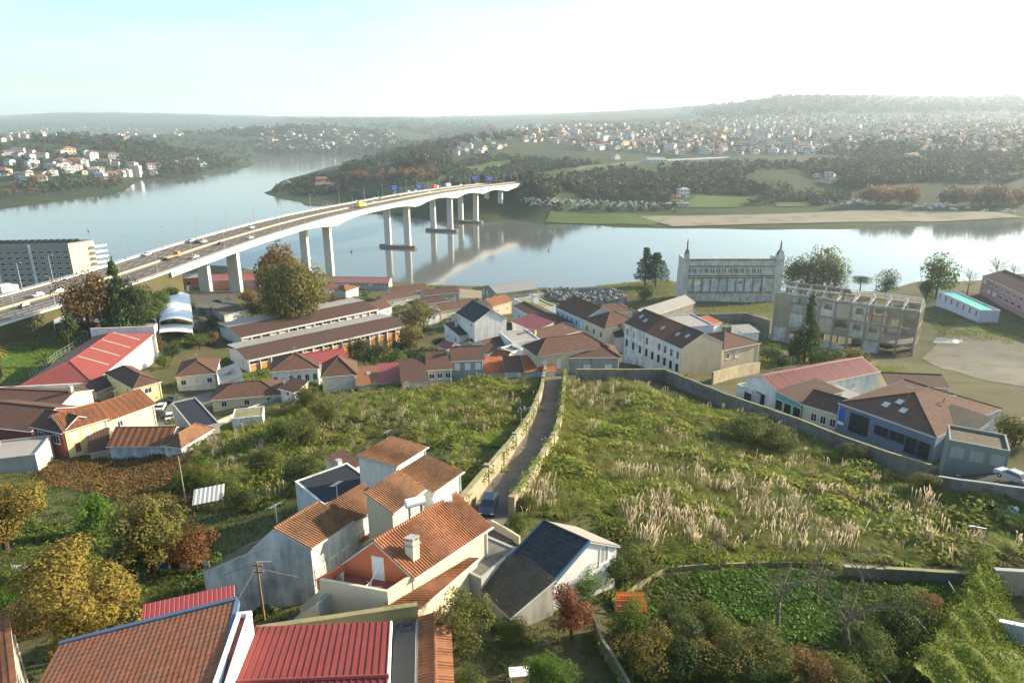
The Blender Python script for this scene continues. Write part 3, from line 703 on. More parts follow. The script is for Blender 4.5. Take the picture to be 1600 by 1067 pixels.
def bld(name, label, cat, B, A, C=None, h=4, roof='gu', rise=2, wm='white', rm='tilefar', D=None, seg=None, over=.35, win=(), group=None, base=None, tiles=False, chim=(), cref='eave', par=.5, ze=None, gmat='glass', fmat='whitepaint', ridgecap=True, gutter=True, vd=None):
    """B, A: pixels of one eave edge; C: pixel of the next eave corner round from B (or of the ridge end above it)"""
    wmat, rmat = M[wm], M[rm]
    b = R(*B, h) if ze is None else P(*B, ze)
    z = b.z; a = P(*A, z); u = a - b; L = u.length; u = u / L; v = Vector((-u.y, u.x, 0))
    if C is not None:
        c = P(*C, z + (rise if cref == 'ridge' else 0)); d = (c - b).dot(v)
        if d < 0: v = -v; d = -d
        if cref in ('ridge', 'skew'): v = Vector((c.x - b.x, c.y - b.y, 0)); d = v.length; v.normalize()
        Dp = d * (2 if (cref == 'ridge' and roof == 'gu') else 1)
    else:
        if v.y < 0: v = -v
        if vd is not None and vd < 0: v = -v
        Dp = D
    if D is not None: Dp = D
    if seg: b = b + u * L * seg[0]; L = L * (seg[1] - seg[0])
    cor = [b, b + u * L, b + u * L + v * Dp, b + v * Dp]
    zg = base if base is not None else min(g(p.x, p.y) for p in cor) - .4
    zg = min(zg, z - 1.2)
    e = empty(name, (b.x, b.y, zg), label, cat, group); H = z - zg
    Q = lambda x, y, zz: u * x + v * y + ZUP * zz
    t = .16
    # walls
    mb = MB(); pr = {0: H - .02}
    if roof in ('gu', 'gv'):
        if roof == 'gu': mb.hexa([Q(0, 0, 0), Q(0, Dp, 0), Q(L, Dp, 0), Q(L, 0, 0)], [Q(0, 0, H - .02), Q(0, Dp, H - .02), Q(L, Dp, H - .02), Q(L, 0, H - .02)])
        else: mb.hexa([Q(0, 0, 0), Q(0, Dp, 0), Q(L, Dp, 0), Q(L, 0, 0)], [Q(0, 0, H - .02), Q(0, Dp, H - .02), Q(L, Dp, H - .02), Q(L, 0, H - .02)])
        if roof == 'gu':
            for x in (0.0, L - .2): mb.hexa([Q(x, .03, H - .03), Q(x, Dp - .03, H - .03), Q(x, Dp / 2, H + rise - t - .03)], [Q(x + .2, .03, H - .03), Q(x + .2, Dp - .03, H - .03), Q(x + .2, Dp / 2, H + rise - t - .03)])
        else:
            for y in (0.0, Dp - .2): mb.hexa([Q(.03, y, H - .03), Q(L - .03, y, H - .03), Q(L / 2, y, H + rise - t - .03)], [Q(.03, y + .2, H - .03), Q(L - .03, y + .2, H - .03), Q(L / 2, y + .2, H + rise - t - .03)])
    elif roof in ('mu+', 'mu-', 'mv+', 'mv-'):
        r0, r1 = (0, rise) if roof == 'mu+' else (rise, 0)
        zz = {'mu+': (0, rise, rise, 0), 'mu-': (rise, 0, 0, rise), 'mv+': (0, 0, rise, rise), 'mv-': (rise, rise, 0, 0)}[roof]
        mb.hexa([Q(0, 0, 0), Q(0, Dp, 0), Q(L, Dp, 0), Q(L, 0, 0)], [Q(0, 0, H + zz[0] - t - .02), Q(0, Dp, H + zz[1] - t - .02), Q(L, Dp, H + zz[2] - t - .02), Q(L, 0, H + zz[3] - t - .02)])
    elif roof == 'flat':
        mb.hexa([Q(0, 0, 0), Q(0, Dp, 0), Q(L, Dp, 0), Q(L, 0, 0)], [Q(0, 0, H - .06), Q(0, Dp, H - .06), Q(L, Dp, H - .06), Q(L, 0, H - .06)])
    else:
        mb.hexa([Q(0, 0, 0), Q(0, Dp, 0), Q(L, Dp, 0), Q(L, 0, 0)], [Q(0, 0, H - .02), Q(0, Dp, H - .02), Q(L, Dp, H - .02), Q(L, 0, H - .02)])
    mb.build('wall', wmat, e)
    # roof
    o = over; planes = []; tri = []; caps = []
    if roof == 'gu':
        k = o * rise / (Dp / 2)
        planes = [[Q(-o, -o, H - k), Q(L + o, -o, H - k), Q(L + o, Dp / 2, H + rise), Q(-o, Dp / 2, H + rise)], [Q(L + o, Dp + o, H - k), Q(-o, Dp + o, H - k), Q(-o, Dp / 2, H + rise), Q(L + o, Dp / 2, H + rise)]]
        caps = [(Q(-o, Dp / 2, H + rise), Q(L + o, Dp / 2, H + rise))]
    elif roof == 'gv':
        k = o * rise / (L / 2)
        planes = [[Q(-o, Dp + o, H - k), Q(-o, -o, H - k), Q(L / 2, -o, H + rise), Q(L / 2, Dp + o, H + rise)], [Q(L + o, -o, H - k), Q(L + o, Dp + o, H - k), Q(L / 2, Dp + o, H + rise), Q(L / 2, -o, H + rise)]]
        caps = [(Q(L / 2, -o, H + rise), Q(L / 2, Dp + o, H + rise))]
    elif roof == 'hip':
        if L >= Dp: r0, r1 = Q(Dp / 2, Dp / 2, H + rise), Q(L - Dp / 2, Dp / 2, H + rise)
        else: r0, r1 = Q(L / 2, L / 2, H + rise), Q(L / 2, Dp - L / 2, H + rise)
        c0, c1, c2, c3 = Q(-o, -o, H - .1), Q(L + o, -o, H - .1), Q(L + o, Dp + o, H - .1), Q(-o, Dp + o, H - .1)
        if L >= Dp: planes = [[c0, c1, r1, r0], [c2, c3, r0, r1]]; tri = [[c1, c2, r1], [c3, c0, r0]]; 
        else: planes = [[c3, c0, r0, r1], [c1, c2, r1, r0]]; tri = [[c0, c1, r0], [c2, c3, r1]]
        caps = [(r0, r1)] + ([(c0, r0), (c3, r0), (c1, r1), (c2, r1)] if L >= Dp else [(c0, r0), (c1, r0), (c2, r1), (c3, r1)])
    elif roof == 'mu+': k = o * rise / Dp; planes = [[Q(-o, -o, H - k), Q(L + o, -o, H - k), Q(L + o, Dp + .1, H + rise), Q(-o, Dp + .1, H + rise)]]
    elif roof == 'mu-': k = o * rise / Dp; planes = [[Q(L + o, Dp + o, H - k), Q(-o, Dp + o, H - k), Q(-o, -.1, H + rise), Q(L + o, -.1, H + rise)]]
    elif roof == 'mv+': k = o * rise / L; planes = [[Q(-o, Dp + o, H - k), Q(-o, -o, H - k), Q(L + .1, -o, H + rise), Q(L + .1, Dp + o, H + rise)]]
    elif roof == 'mv-': k = o * rise / L; planes = [[Q(L + o, -o, H - k), Q(L + o, Dp + o, H - k), Q(-.1, Dp + o, H + rise), Q(-.1, -o, H + rise)]]
    elif roof == 'flat':
        mb = MB(); mb.slab([Q(.01, .01, H), Q(L - .01, .01, H), Q(L - .01, Dp - .01, H), Q(.01, Dp - .01, H)], .05); mb.build('roof', rmat, e)
        if par > 0:
            mb = MB(); w = .25
            mb.box(Q(-.03, -.03, H - .05), u * (L + .06), v * w, ZUP * (par + .05)); mb.box(Q(-.03, Dp - w + .03, H - .05), u * (L + .06), v * w, ZUP * (par + .05))
            mb.box(Q(-.03, w - .03, H - .05), u * w, v * (Dp - 2 * w + .06), ZUP * (par + .05)); mb.box(Q(L - w + .03, w - .03, H - .05), u * w, v * (Dp - 2 * w + .06), ZUP * (par + .05))
            mb.build('parapet', wmat, e)
    if planes:
        mb = MB()
        for p in planes + tri: mb.slab(p, t, 0, 1)
        ro = mb.build('roof', [rmat, M['trim']], e)
        if tiles:
            for p in planes + tri:
                if len(p) == 3: p = [p[0], p[1], p[2], p[2]]
                tm = tile_mesh(p, tiles[0], tiles[1], rmat, *tiles[2:])
                tag(kid(ro, link('roof_tiles', tm, ro)), kind='stuff')
        if ridgecap and caps:
            mb = MB()
            for p, q in caps:
                if (p - q).length > .3: mb.cyl(p + ZUP * .02, q + ZUP * .02, .13, .13, 6)
            if mb.v: kid(ro, mb.build('ridge_cap', rmat, ro))
        if gutter and roof in ('gu', 'mu+', 'hip') and h > 2.4:
            mb = MB(); kk = H - (o * rise / (Dp / 2 if roof == 'gu' else Dp) if roof != 'hip' else .1)
            mb.box(Q(-o, -o - .13, kk - .15), u * (L + 2 * o), v * .12, ZUP * .13); mb.build('gutter', M['trim'], e)
    if gutter and h > 3 and name not in ('apartment_block',) and roof != 'flat':
        mb = MB(); mb.cyl(Q(L - .25, -.09, .3), Q(L - .25, -.09, H - .2), .06, .06, 6); mb.build('drainpipe', M['trim'], e)
    # openings
    for side, n, rows, w, hh, z0, dz, *rest in win:
        kind = rest[0] if rest else 'window'; gm = M[rest[1]] if len(rest) > 1 else M[gmat]
        f0, f1 = rest[2] if len(rest) > 2 else (0, 1)
        Ls = L if side in 'uU' else Dp; ev = u if side in 'uU' else v
        pv_ = (v - u * v.dot(u)).normalized(); pu_ = (u - v * u.dot(v)).normalized(); nn = {'u': -pv_, 'U': pv_, 'v': -pu_, 'V': pu_}[side]; og = {'u': Q(0, 0, 0), 'U': Q(0, Dp, 0), 'v': Q(0, 0, 0), 'V': Q(L, 0, 0)}[side]
        for r in range(rows):
            for i in range(n):
                x = Ls * (f0 + (f1 - f0) * (i + .5) / n)
                zz = H - h + z0 + r * dz
                if zz + hh > H + .6 * rise: continue
                window(e, og + ev * x + ZUP * zz, ev, nn, w, hh, M[fmat], M['shutter'] if kind == 'window' and name != 'apartment_block' and random.random() < .22 else gm, kind)
    for x, y, w, ch, *mm in chim:
        mb = MB(); c = Q(L * x, Dp * y, H + rise * .4)
        mb.box(c - u * w / 2 - v * w / 2, u * w, v * w, ZUP * ch); cb = mb.build('chimney', M[mm[0]] if mm else wmat, e)
        mb = MB(); mb.box(c - u * (w / 2 + .08) - v * (w / 2 + .08) + ZUP * (ch - .25), u * (w + .16), v * (w + .16), ZUP * .12); mb.box(c - u * (w / 2 + .04) - v * (w / 2 + .04) + ZUP * (ch + .15), u * (w + .08), v * (w + .08), ZUP * .1)
        for sx in (-1, 1):
            for sy in (-1, 1): mb.box(c + u * (sx * w * .42 - .05) + v * (sy * w * .42 - .05) + ZUP * ch, u * .1, v * .1, ZUP * .16)
        kid(cb, mb.build('chimney_cap', M['grey'], cb))
    e_info[e.name] = dict(o=Vector((b.x, b.y, zg)), u=u, v=v, L=L, D=Dp, H=H, z=z, Q=Q)
    return e
e_info = {}
W1 = lambda side, n, rows=1, z0=1.0, w=1.0, h=1.3, dz=2.9, **k: (side, n, rows, w, h, z0, dz)

# --- left of the picture
bld('apartment_block', 'long grey apartment block by the river with cream end wall and solar panels', 'apartment block', (106,383), (-60,386), (146,377), 27, 'flat', 0, 'apart', 'bitumen', ze=35, base=5, cref='skew', par=.9, win=[('u', 13, 8, 2.2, 1.3, 1.6, 3.0), ('v', 3, 8, 1.0, 1.3, 1.6, 3.0)])
bld('red_hall', 'low white hall with big bright red sheet roof and pale skylight strips', 'hall', (143,597), (236,523), (54,588), 4.2, 'hip', 3.2, 'white', 'redroof', over=.5, win=[('v', 4, 1, 2.2, 1.0, 2.0, 3, 'window', 'glass', (.45, .8))])
bld('yellow_house', 'yellow corner house with brown hip roof just below the red hall', 'house', (209,606), (250,595), (163,583), 4.8, 'hip', 1.8, 'yellow', 'tilefar', win=[('u', 1, 1, 1.6, 1.2, 2.6, 3), ('v', 2, 1, .9, 1.2, 2.4, 3)])
bld('brown_roof_shed', 'dark brown roofed shed squeezed between red hall and yellow house', 'shed', (150,612), (196,592), None, 3, 'gu', 1.5, 'beige', 'tiledark', D=8)
bld('white_house', 'small white house with hip roof standing alone left of the school', 'house', (275,588), (336,582), (284,566), 4.2, 'hip', 2.2, 'white', 'tilefar', win=[('u', 3, 1, 1.1, 1.3, 1.6, 3)])
bld('pale_yellow_house', 'pale yellow two storey house with warm tiled roof and shuttered upper windows', 'house', (100,672), (166,652), None, 5.6, 'gu', 2.0, 'yellow', 'tile', D=8, tiles=(.3, .42), win=[('u', 3, 1, 1.3, 1.2, 3.4, 3, 'window', 'shutter'), ('u', 1, 1, 1.0, 1.9, .6, 3, 'door', 'maroon', (.05, .4))])
bld('cream_house', 'cream house with sunlit tiled roof adjoining the pale yellow house', 'house', (166,657), (240,630), None, 5.0, 'gu', 2.2, 'cream', 'tile', D=9, tiles=(.3, .42), win=[('u', 2, 1, 1.0, 1.1, 2.8, 3), ('V', 1, 1, 1.2, 1.2, 2.2, 3)])
bld('maroon_house', 'dark red house with white framed windows at the left edge', 'house', (97,674), (50,664), None, 5.4, 'gu', 1.8, 'maroon', 'tilefar', D=6.5, win=[('u', 2, 1, 1.4, 1.6, 2.7, 3), ('u', 1, 1, 1.1, 2.2, .3, 3, 'door', 'darkdoor', (.5, .9))])
bld('brown_roof_house', 'wide low house under a worn brown roof behind the maroon house', 'house', (88,638), (-45,632), None, 4.5, 'gu', 1.7, 'cream', 'tilefar', D=11, chim=[(.02, .5, .7, 2.2, 'cream')])
bld('brown_roof_house', 'brown roofed house cut off by the left edge below the red hall', 'house', (48,672), (-60,660), None, 4, 'gu', 2.2, 'maroon', 'tilefar', D=12)
bld('low_grey_building', 'low taupe flat roofed building at the far left edge', 'building', (55,712), (-30,722), None, 3.0, 'flat', 0, 'grey', 'asbestos', D=8, par=.3)
bld('white_cottage', 'long low white cottage with brown tiled roof above the dark slope', 'cottage', (170,695), (262,694), None, 3.0, 'gu', 1.9, 'whitedirty', 'tile', D=7, tiles=(.3, .42))
bld('cottage_annexe', 'small hip roofed annexe with orange tiles on the end of the white cottage', 'annexe', (256,694), (283,698), None, 2.8, 'hip', 1.6, 'whitedirty', 'tilewarm', D=8)
bld('lean_to', 'dark tiled lean-to at the left end of the white cottage', 'lean-to', (140,706), (168,701), None, 1.6, 'mu+', 1.8, 'beige', 'tiledark', D=6)
bld('dark_garage', 'flat dark roofed garage block by the short paved street', 'garage', (302,672), (268,630), (330,648), 3.2, 'flat', 0, 'grey', 'bitumen', par=.15)
bld('long_brown_house', 'long low cream house with brown hip roof beside the dark garage', 'house', (331,624), (437,615), None, 3.2, 'hip', 2.0, 'cream', 'tilefar', D=9, win=[('u', 3, 1, 1.0, 1.2, 1.2, 3)])
bld('ruined_outhouse', 'roofless white outhouse overgrown with grass near the pampas', 'outhouse', (362,655), (410,650), None, 2.6, 'flat', 0, 'whitedirty', 'mossy', D=5, par=.1)
# --- school
bld('school_pavilion', 'rear long school pavilion with brown roof, nearest the big autumn tree', 'school', (377,526), (588,482), (353,508), 4.2, 'gu', 1.5, 'orangewall', 'tiledark', over=.7, group='twin school pavilions', win=[('u', 16, 1, 2.4, .9, 2.3, 3)])
bld('school_pavilion', 'front long school pavilion with orange walls, nearer the white house', 'school', (388,561), (630,508), (368,541), 4.2, 'gu', 1.5, 'orangewall', 'tiledark', over=.7, group='twin school pavilions', win=[('u', 18, 1, 2.4, .9, 2.3, 3)])
for nm in [n for n in e_info if n.startswith('school_pavilion')]:
    I = e_info[nm]; e = bpy.data.objects[nm]; Q = I['Q']
    for i in range(0, 17): 
        mb = MB(); x = I['L'] * i / 16
        mb.box(Q(x - .15, -.45, 0), I['u'] * .3, I['v'] * .42, ZUP * (I['H'] - .35)); mb.build('post', M['white'], e)
    mb = MB(); mb.box(Q(-.3, -.75, I['H'] - .72), I['u'] * (I['L'] + .6), I['v'] * .3, ZUP * .42); mb.build('fascia', M['white'], e)
    mb = MB(); mb.box(Q(-.25, -.1, 0), I['u'] * .22, I['v'] * (I['D'] + .2), ZUP * (I['H'] - .1)); mb.hexa([Q(-.25, 0, I['H'] - .1), Q(-.25, I['D'], I['H'] - .1), Q(-.25, I['D'] / 2, I['H'] + 1.3)], [Q(-.03, 0, I['H'] - .1), Q(-.03, I['D'], I['H'] - .1), Q(-.03, I['D'] / 2, I['H'] + 1.3)]); mb.build('gable_wall', M['white'], e)
    mb = MB(); mb.slab([Q(-.7, I['D'] / 2 + .2, I['H'] + 1.54), Q(I['L'] + .7, I['D'] / 2 + .2, I['H'] + 1.54), Q(I['L'] + .7, I['D'] + .75, I['H'] + .95), Q(-.7, I['D'] + .75, I['H'] + .95)], .08); mb.box(Q(0, I['D'] + .02, I['H'] - .3), I['u'] * I['L'], I['v'] * .2, ZUP * 1.1); mb.build('roof_sheet', M['asbestos'], e)
# --- row along the top of the left field
bld('white_villa', 'white house with mixed brown and red roof in front of the school', 'house', (423,580), (497,574), None, 5.2, 'hip', 2.4, 'white', 'tilefar', D=11, win=[('u', 6, 1, .9, 1.7, 1.9, 3)])
bld('villa_wing', 'red sheet roofed wing rising behind the white house', 'house wing', (470,573), (541,562), None, 5.0, 'gu', 2.2, 'white', 'maroonrib', D=7)
bld('hip_roof_house', 'square house with steep brown hip roof right of the white house', 'house', (503,588), (556,584), None, 4.2, 'hip', 3.2, 'cream', 'tilefar', D=9, win=[('u', 2, 1, 1.4, 1.5, 1.2, 3, 'window', 'shutter')])
bld('low_shed', 'low shed with rusty orange roof and one skylight', 'shed', (558,601), (591,598), None, 1.5, 'mu+', 1.6, 'beige', 'tile', D=8, gutter=False)
bld('low_shed', 'low shed with pinkish red roof beside the rusty orange one', 'shed', (592,598), (624,596), None, 1.5, 'mu+', 1.7, 'beige', 'maroonrib', D=9, gutter=False)
bld('low_shed', 'low shed with plain dark brown roof and white end wall', 'shed', (629,598), (668,595), None, 1.6, 'mu+', 2.4, 'white', 'tiledark', D=10, gutter=False)
bld('gable_house', 'grey gabled house with patched brown roof above the left field', 'house', (668,577), (706,575), None, 4.0, 'gu', 2.8, 'grey', 'tilefar', D=11, chim=[(.9, .4, .6, 1.8)], win=[('u', 3, 1, 1.2, 1.2, 1.6, 3)])
bld('grey_terrace_house', 'pale grey two storey house with three shuttered upper windows', 'house', (706,563), (755,561), None, 5.4, 'gu', 2.2, 'grey', 'tilefar', D=8, win=[('u', 3, 1, 1.2, 1.5, 3.0, 3, 'window', 'whitepaint')])
bld('lean_to', 'lean-to with bright new orange tiles right of the grey house', 'lean-to', (757,583), (790,581), None, 1.5, 'mu+', 1.7, 'white', 'tileorange', D=7, gutter=False)
bld('lean_to', 'lean-to with dull brown roof between two orange roofs', 'lean-to', (791,581), (820,580), None, 1.6, 'mu+', 1.7, 'white', 'tilefar', D=7, gutter=False)
bld('lean_to', 'orange red lean-to roof at the top end of the alley', 'lean-to', (821,580), (867,578), None, 1.6, 'mu+', 1.7, 'white', 'tileorange', D=7, gutter=False)
# --- middle of the town
bld('tall_white_house', 'tall white gabled house with dark slate roof above the row', 'house', (741,503), (714,488), (800,500), 10.5, 'gu', 3.4, 'white', 'slate', win=[('u', 3, 1, .9, 1.1, 8.4, 3)])
bld('slate_annexe', 'lower white annexe with dark slate roof in front of the tall white house', 'annexe', (718,524), (694,512), (744,515), 6, 'mv+', 1.8, 'white', 'slate', win=[('u', 2, 1, 1.0, 1.4, 3.2, 3)], chim=[(.6, .3, .6, 2.2)])
bld('flat_white_house', 'white flat roofed house right of the tall white gable', 'house', (800,536), (780,520), (838,527), 6, 'flat', 0, 'white', 'asbestos', par=.3)
bld('green_grey_warehouse', 'grey green warehouse with shallow roof by the river bank', 'warehouse', (776,458), (753,447), (842,452), 9, 'gv', 2.2, 'greygreen', 'greyrib', win=[('u', 4, 2, 1.6, 2.2, 2, 3.6), ('v', 3, 1, 1.2, 1.6, 5, 3)])
bld('blue_house', 'light blue house with flat tank tower on its roof', 'house', (862,510), (802,478), None, 7, 'gu', 1.2, 'blue', 'tiledark', D=9, win=[('u', 3, 1, 1.0, 1.4, 3.6, 3)])
bld('roof_tank_house', 'white flat roofed house with small square roof tower', 'house', (836,484), (803,468), None, 8, 'flat', 0, 'white', 'mossy', D=10, par=.4, chim=[(.5, .5, 2.4, 3.4, 'white')])
bld('red_roof_house', 'small house with red roof patch left of the blue house', 'house', (835,516), (800,502), None, 6.5, 'mu+', 1.6, 'white', 'maroonrib', D=8)
bld('terrace_house', 'pale blue fronted house under the wide brown roof, left of its cream neighbour', 'house', (945,513), (869,479), None, 8.2, 'gu', 3.2, 'blue', 'tilefar', D=14, seg=(.4, 1), win=[('u', 6, 1, 1.1, 2.0, 4.6, 3.2)])
bld('terrace_house', 'cream fronted house with two dark windows, end of the wide brown roof', 'house', (945,513), (869,479), None, 8.2, 'hip', 3.2, 'cream', 'tilefar', D=13.9, seg=(0, .4), win=[('u', 3, 1, 1.1, 1.8, 4.6, 3.2)])
bld('long_yellow_house', 'long low pale yellow house with brown roof facing the small yards', 'house', (808,541), (907,516), None, 4.6, 'hip', 2.2, 'yellow', 'tilefar', D=8, chim=[(.35, .3, .5, 1.6)], win=[('u', 2, 1, 1, 1.2, 1.6, 3)])
bld('big_hip_house', 'beige house with large brown hip roof and narrow tall windows', 'house', (840,556), (818,540), (938,535), 5.2, 'hip', 2.8, 'beige', 'tilefar', win=[('v', 5, 1, .8, 1.8, 1.6, 3), ('u', 2, 1, .8, 1.8, 1.6, 3)])
bld('stained_house', 'grey stained low house with brown hip roof at the top of the right field', 'house', (867,558), (968,557), None, 4.4, 'hip', 2.2, 'stain', 'tilefar', D=9, chim=[(.45, .5, .4, 1.2)], win=[('u', 3, 1, 1.6, 1.2, 1.0, 3, 'window', 'whitepaint')])
row = dict(h=7.2, D=13, rise=3.2)
for sg, lb, wm_, rm_ in [((0, .3), 'white terrace house with beige end wall at the near end of the long row', 'white', 'tilefar'), ((.3, .62), 'terrace house in the middle of the long row under a redder roof', 'white', 'tile'), ((.62, 1), 'terrace house at the far end of the long row, darker dormered front', 'whitedirty', 'tilefar')]:
    bld('terrace_house', lb, 'house', (1065,544), (976,504), None, row['h'], 'gu', row['rise'] + random.uniform(-.1, .1), wm_, rm_, D=row['D'], seg=sg, over=.2, group='long row of terrace houses', win=[('u', 3, 1, 1.0, 2.0, 3.9, 3), ('u', 3, 1, 1.2, 2.2, .5, 3, 'door', 'darkdoor')])
I = e_info['terrace_house.002']; mb = MB(); mb.box(I['Q'](-.16, -.1, 0), I['u'] * .15, I['v'] * (I['D'] + .2), ZUP * (I['H'] - .1)); mb.hexa([I['Q'](-.16, 0, I['H'] - .1), I['Q'](-.16, I['D'], I['H'] - .1), I['Q'](-.16, I['D'] / 2, I['H'] + 2.95)], [I['Q'](-.01, 0, I['H'] - .1), I['Q'](-.01, I['D'], I['H'] - .1), I['Q'](-.01, I['D'] / 2, I['H'] + 2.95)]); mb.build('gable_wall', M['beige'], bpy.data.objects['terrace_house.002'])
bld('beige_house', 'beige block house with brown hip roof behind the row end wall', 'house', (1131,546), (1187,535), None, 6.4, 'hip', 2.4, 'beige', 'tilefar', D=13, win=[('u', 2, 1, 1.0, 1.3, 3.6, 3, 'window', 'glass', (0, .5))])
bld('small_front_house', 'narrow house with small gable left of the long row', 'house', (962,526), (948,516), None, 5.6, 'gv', 2.2, 'lilac', 'tiledark', D=9, win=[('u', 1, 1, .9, 1.3, 3, 3)])
bld('narrow_house', 'narrow grey fronted house next to the long row start', 'house', (980,520), (962,510), None, 7, 'gv', 2.0, 'grey', 'tiledark', D=8, win=[('u', 2, 1, .8, 1.5, 3.6, 3)])
bld('flat_lilac_building', 'flat roofed white and lilac building with orange roofed end behind the row', 'building', (1062,513), (1030,495), (1108,505), 6, 'flat', 0, 'lilac', 'asbestos', par=.4)
bld('orange_roof_annexe', 'small annexe with bright orange roof beside the flat lilac building', 'annexe', (1092,512), (1127,503), None, 5, 'mu+', 1.2, 'white', 'tileorange', D=7)
bld('sheet_roof_annexe', 'annexe with pale glass sheet roof behind the beige house', 'annexe', (1160,520), (1186,518), None, 6, 'mu+', .8, 'white', 'greyrib', D=7)
# old cottages by the river bank
old = [((600,470),(648,462),4,'tilefar','stain'),((648,478),(700,470),5,'tiledark','stain'),((612,458),(668,452),4,'tilefar','whitedirty'),((665,462),(718,456),4.5,'tiledark','stain'),((690,486),(742,478),4,'tilefar','cream'),((726,500),(776,490),4,'tile','whitedirty'),((640,497),(690,488),4,'tiledark','whitedirty'),((586,486),(612,478),4,'tilefar','white'),((770,478),(800,470),5,'tile','beige'),((540,455),(560,448),4,'tile','whitedirty'),((515,455),(532,452),3.5,'tilefar','white'),((830,540),(868,531),3.5,'tiledark','cream'),((770,548),(806,538),3.5,'tilefar','white'),((930,490),(990,486),5,'tilefar','cream')]
odesc = ['leaning old cottage with brown roof behind the rear pavilion', 'dark roofed old cottage among the riverside cluster', 'old cottage nearest the river with patched brown roof', 'dark roofed cottage at the right of the riverside cluster', 'cream old cottage with brown roof left of the tall white house', 'old cottage with reddish roof touching the tall white house', 'dirty white cottage with dark roof among the trees by the front pavilion', 'small white gabled cottage at the end of the rear pavilion', 'beige cottage with red roof beside the green grey warehouse', 'little cottage with orange gable right of the big autumn tree', 'tiny white cottage beneath the bridge pier', 'low dark roofed cottage below the long yellow house', 'low brown roofed cottage right of the flat white house', 'cream cottage with collapsing roof near the rock heap']
for (b_, a_, h_, rm_, wm_), ds in zip(old, odesc):
    bld('old_cottage', ds, 'cottage', b_, a_, None, h_, random.choice(['gu', 'gu', 'hip']), random.uniform(1.6, 2.6), wm_, rm_, D=random.uniform(8, 11), win=[('u', 2, 1, .9, 1.3, 1.4, 3)])
# sheds under the bridge
bld('pink_roof_shed', 'long low shed with pink sheet roof under the bridge', 'shed', (520,440), (607,441), None, 4, 'gu', 1.8, 'grey', 'pinkrib', D=9, win=[('u', 14, 1, 1.8, .8, 2, 3)])
bld('pink_roof_shed', 'wide shed with red striped roof left of the big autumn tree', 'shed', (318,438), (405,436), None, 5, 'gu', 1.8, 'pink', 'pinkrib', D=14)
bld('brick_shed', 'brick shed with mossy roof under the near end of the bridge', 'shed', (262,436), (325,432), None, 5.5, 'gu', 1.5, 'salmon', 'asbestos', D=12, win=[('u', 3, 1, 1.6, 2.8, .6, 3, 'door', 'darkdoor')])
bld('low_brown_shed', 'low brown roofed shed at the edge of the car park', 'shed', (350,492), (386,484), None, 3, 'mu+', 1, 'whitedirty', 'tileold', D=8)
bld('garden_shed', 'small grey roofed shed right of the orange school gable', 'shed', (536,497), (560,490), None, 3, 'gu', 1, 'white', 'greyrib', D=5)
# --- right of the picture
bld('red_ribbed_house', 'cream house with pale red ribbed sheet roof behind the street', 'house', (1216,610), (1372,579), None, 5, 'gu', 1.7, 'white', 'redrib', D=9, win=[('v', 1, 1, 2.6, 2.6, .2, 3, 'door', 'darkdoor'), ('u', 2, 1, 1.0, 1.2, 2, 3)])
I = e_info['red_ribbed_house']; mb = MB()
for i in range(40):
    x = I['L'] * (i + .5) / 40; mb.slab([I['Q'](x, -.35, I['H'] - .07), I['Q'](x + .14, -.35, I['H'] - .07), I['Q'](x + .14, I['D'] / 2, I['H'] + 1.78), I['Q'](x, I['D'] / 2, I['H'] + 1.78)], .06)
tag(mb.build('roof_rib', M['pinkrib'], bpy.data.objects['red_ribbed_house']), kind='stuff')  # ribs in a paler red, their sunlit highlights put into the colour
bld('teal_shop', 'low house with teal shop front below the red ribbed roof', 'shop', (1254,630), (1212,614), (1345,620), 4, 'mv+', .6, 'teal', 'tiledark', win=[('u', 3, 1, 1.6, 2.0, .8, 3, 'door', 'darkdoor')])
bld('cream_street_house', 'low cream house with dark brown roof beside the teal shop front', 'house', (1311,646), (1256,630), (1352,630), 3.8, 'gu', 1.5, 'cream', 'tiledark', win=[('u', 3, 1, .9, 1.4, 1.0, 3, 'window', 'glass', (0, .8))])
bld('dark_roof_shed', 'shed with dark flat brown roof and cream gable behind the blue workshop', 'shed', (1388,601), (1482,605), None, 3.4, 'gu', 1.4, 'cream', 'tiledark', D=9)
bld('white_lean_to', 'small white lean-to behind the cream street house', 'lean-to', (1325,632), (1352,620), None, 4, 'mu+', .6, 'white', 'greyrib', D=6)
bld('blue_workshop', 'blue grey workshop with large worn brown hip roof and dark doorways', 'workshop', (1463,682), (1311,628), None, 4.6, 'hip', 2.8, 'bluefac', 'tilefar', D=21, over=.15, fmat='bluetrim', win=[('u', 1, 1, 3.4, 3.4, .2, 3, 'door', 'darkdoor', (.62, .88)), ('u', 2, 1, 2.6, 1.6, 1.4, 3, 'window', 'darkdoor', (.28, .58)), ('u', 2, 1, 2.0, 2.8, .2, 3, 'door', 'darkdoor', (.04, .26))])
bld('green_ruined_shop', 'roofless pale green shop with painted notices on its boarded front', 'shop', (1578,708), (1483,690), None, 3, 'flat', 0, 'greygreen', 'tileold', D=6, par=.35, fmat='stain', win=[('u', 3, 1, 1.5, 1.4, .9, 3, 'window', 'grey')])
bld('mono_wall_shed', 'ruined lean-to with white gable behind the green shop', 'lean-to', (1500,688), (1545,672), None, 3.4, 'mv+', 2.2, 'whitedirty', 'tileold', D=6)
bld('pink_factory', 'pink factory with dark brown roof at the right edge by the river', 'factory', (1690,503), (1536,431), None, 8, 'gu', 3.4, 'pink', 'tiledark', D=18, vd=-1, win=[('u', 14, 2, 3.0, 1.6, 1.4, 3.6)])
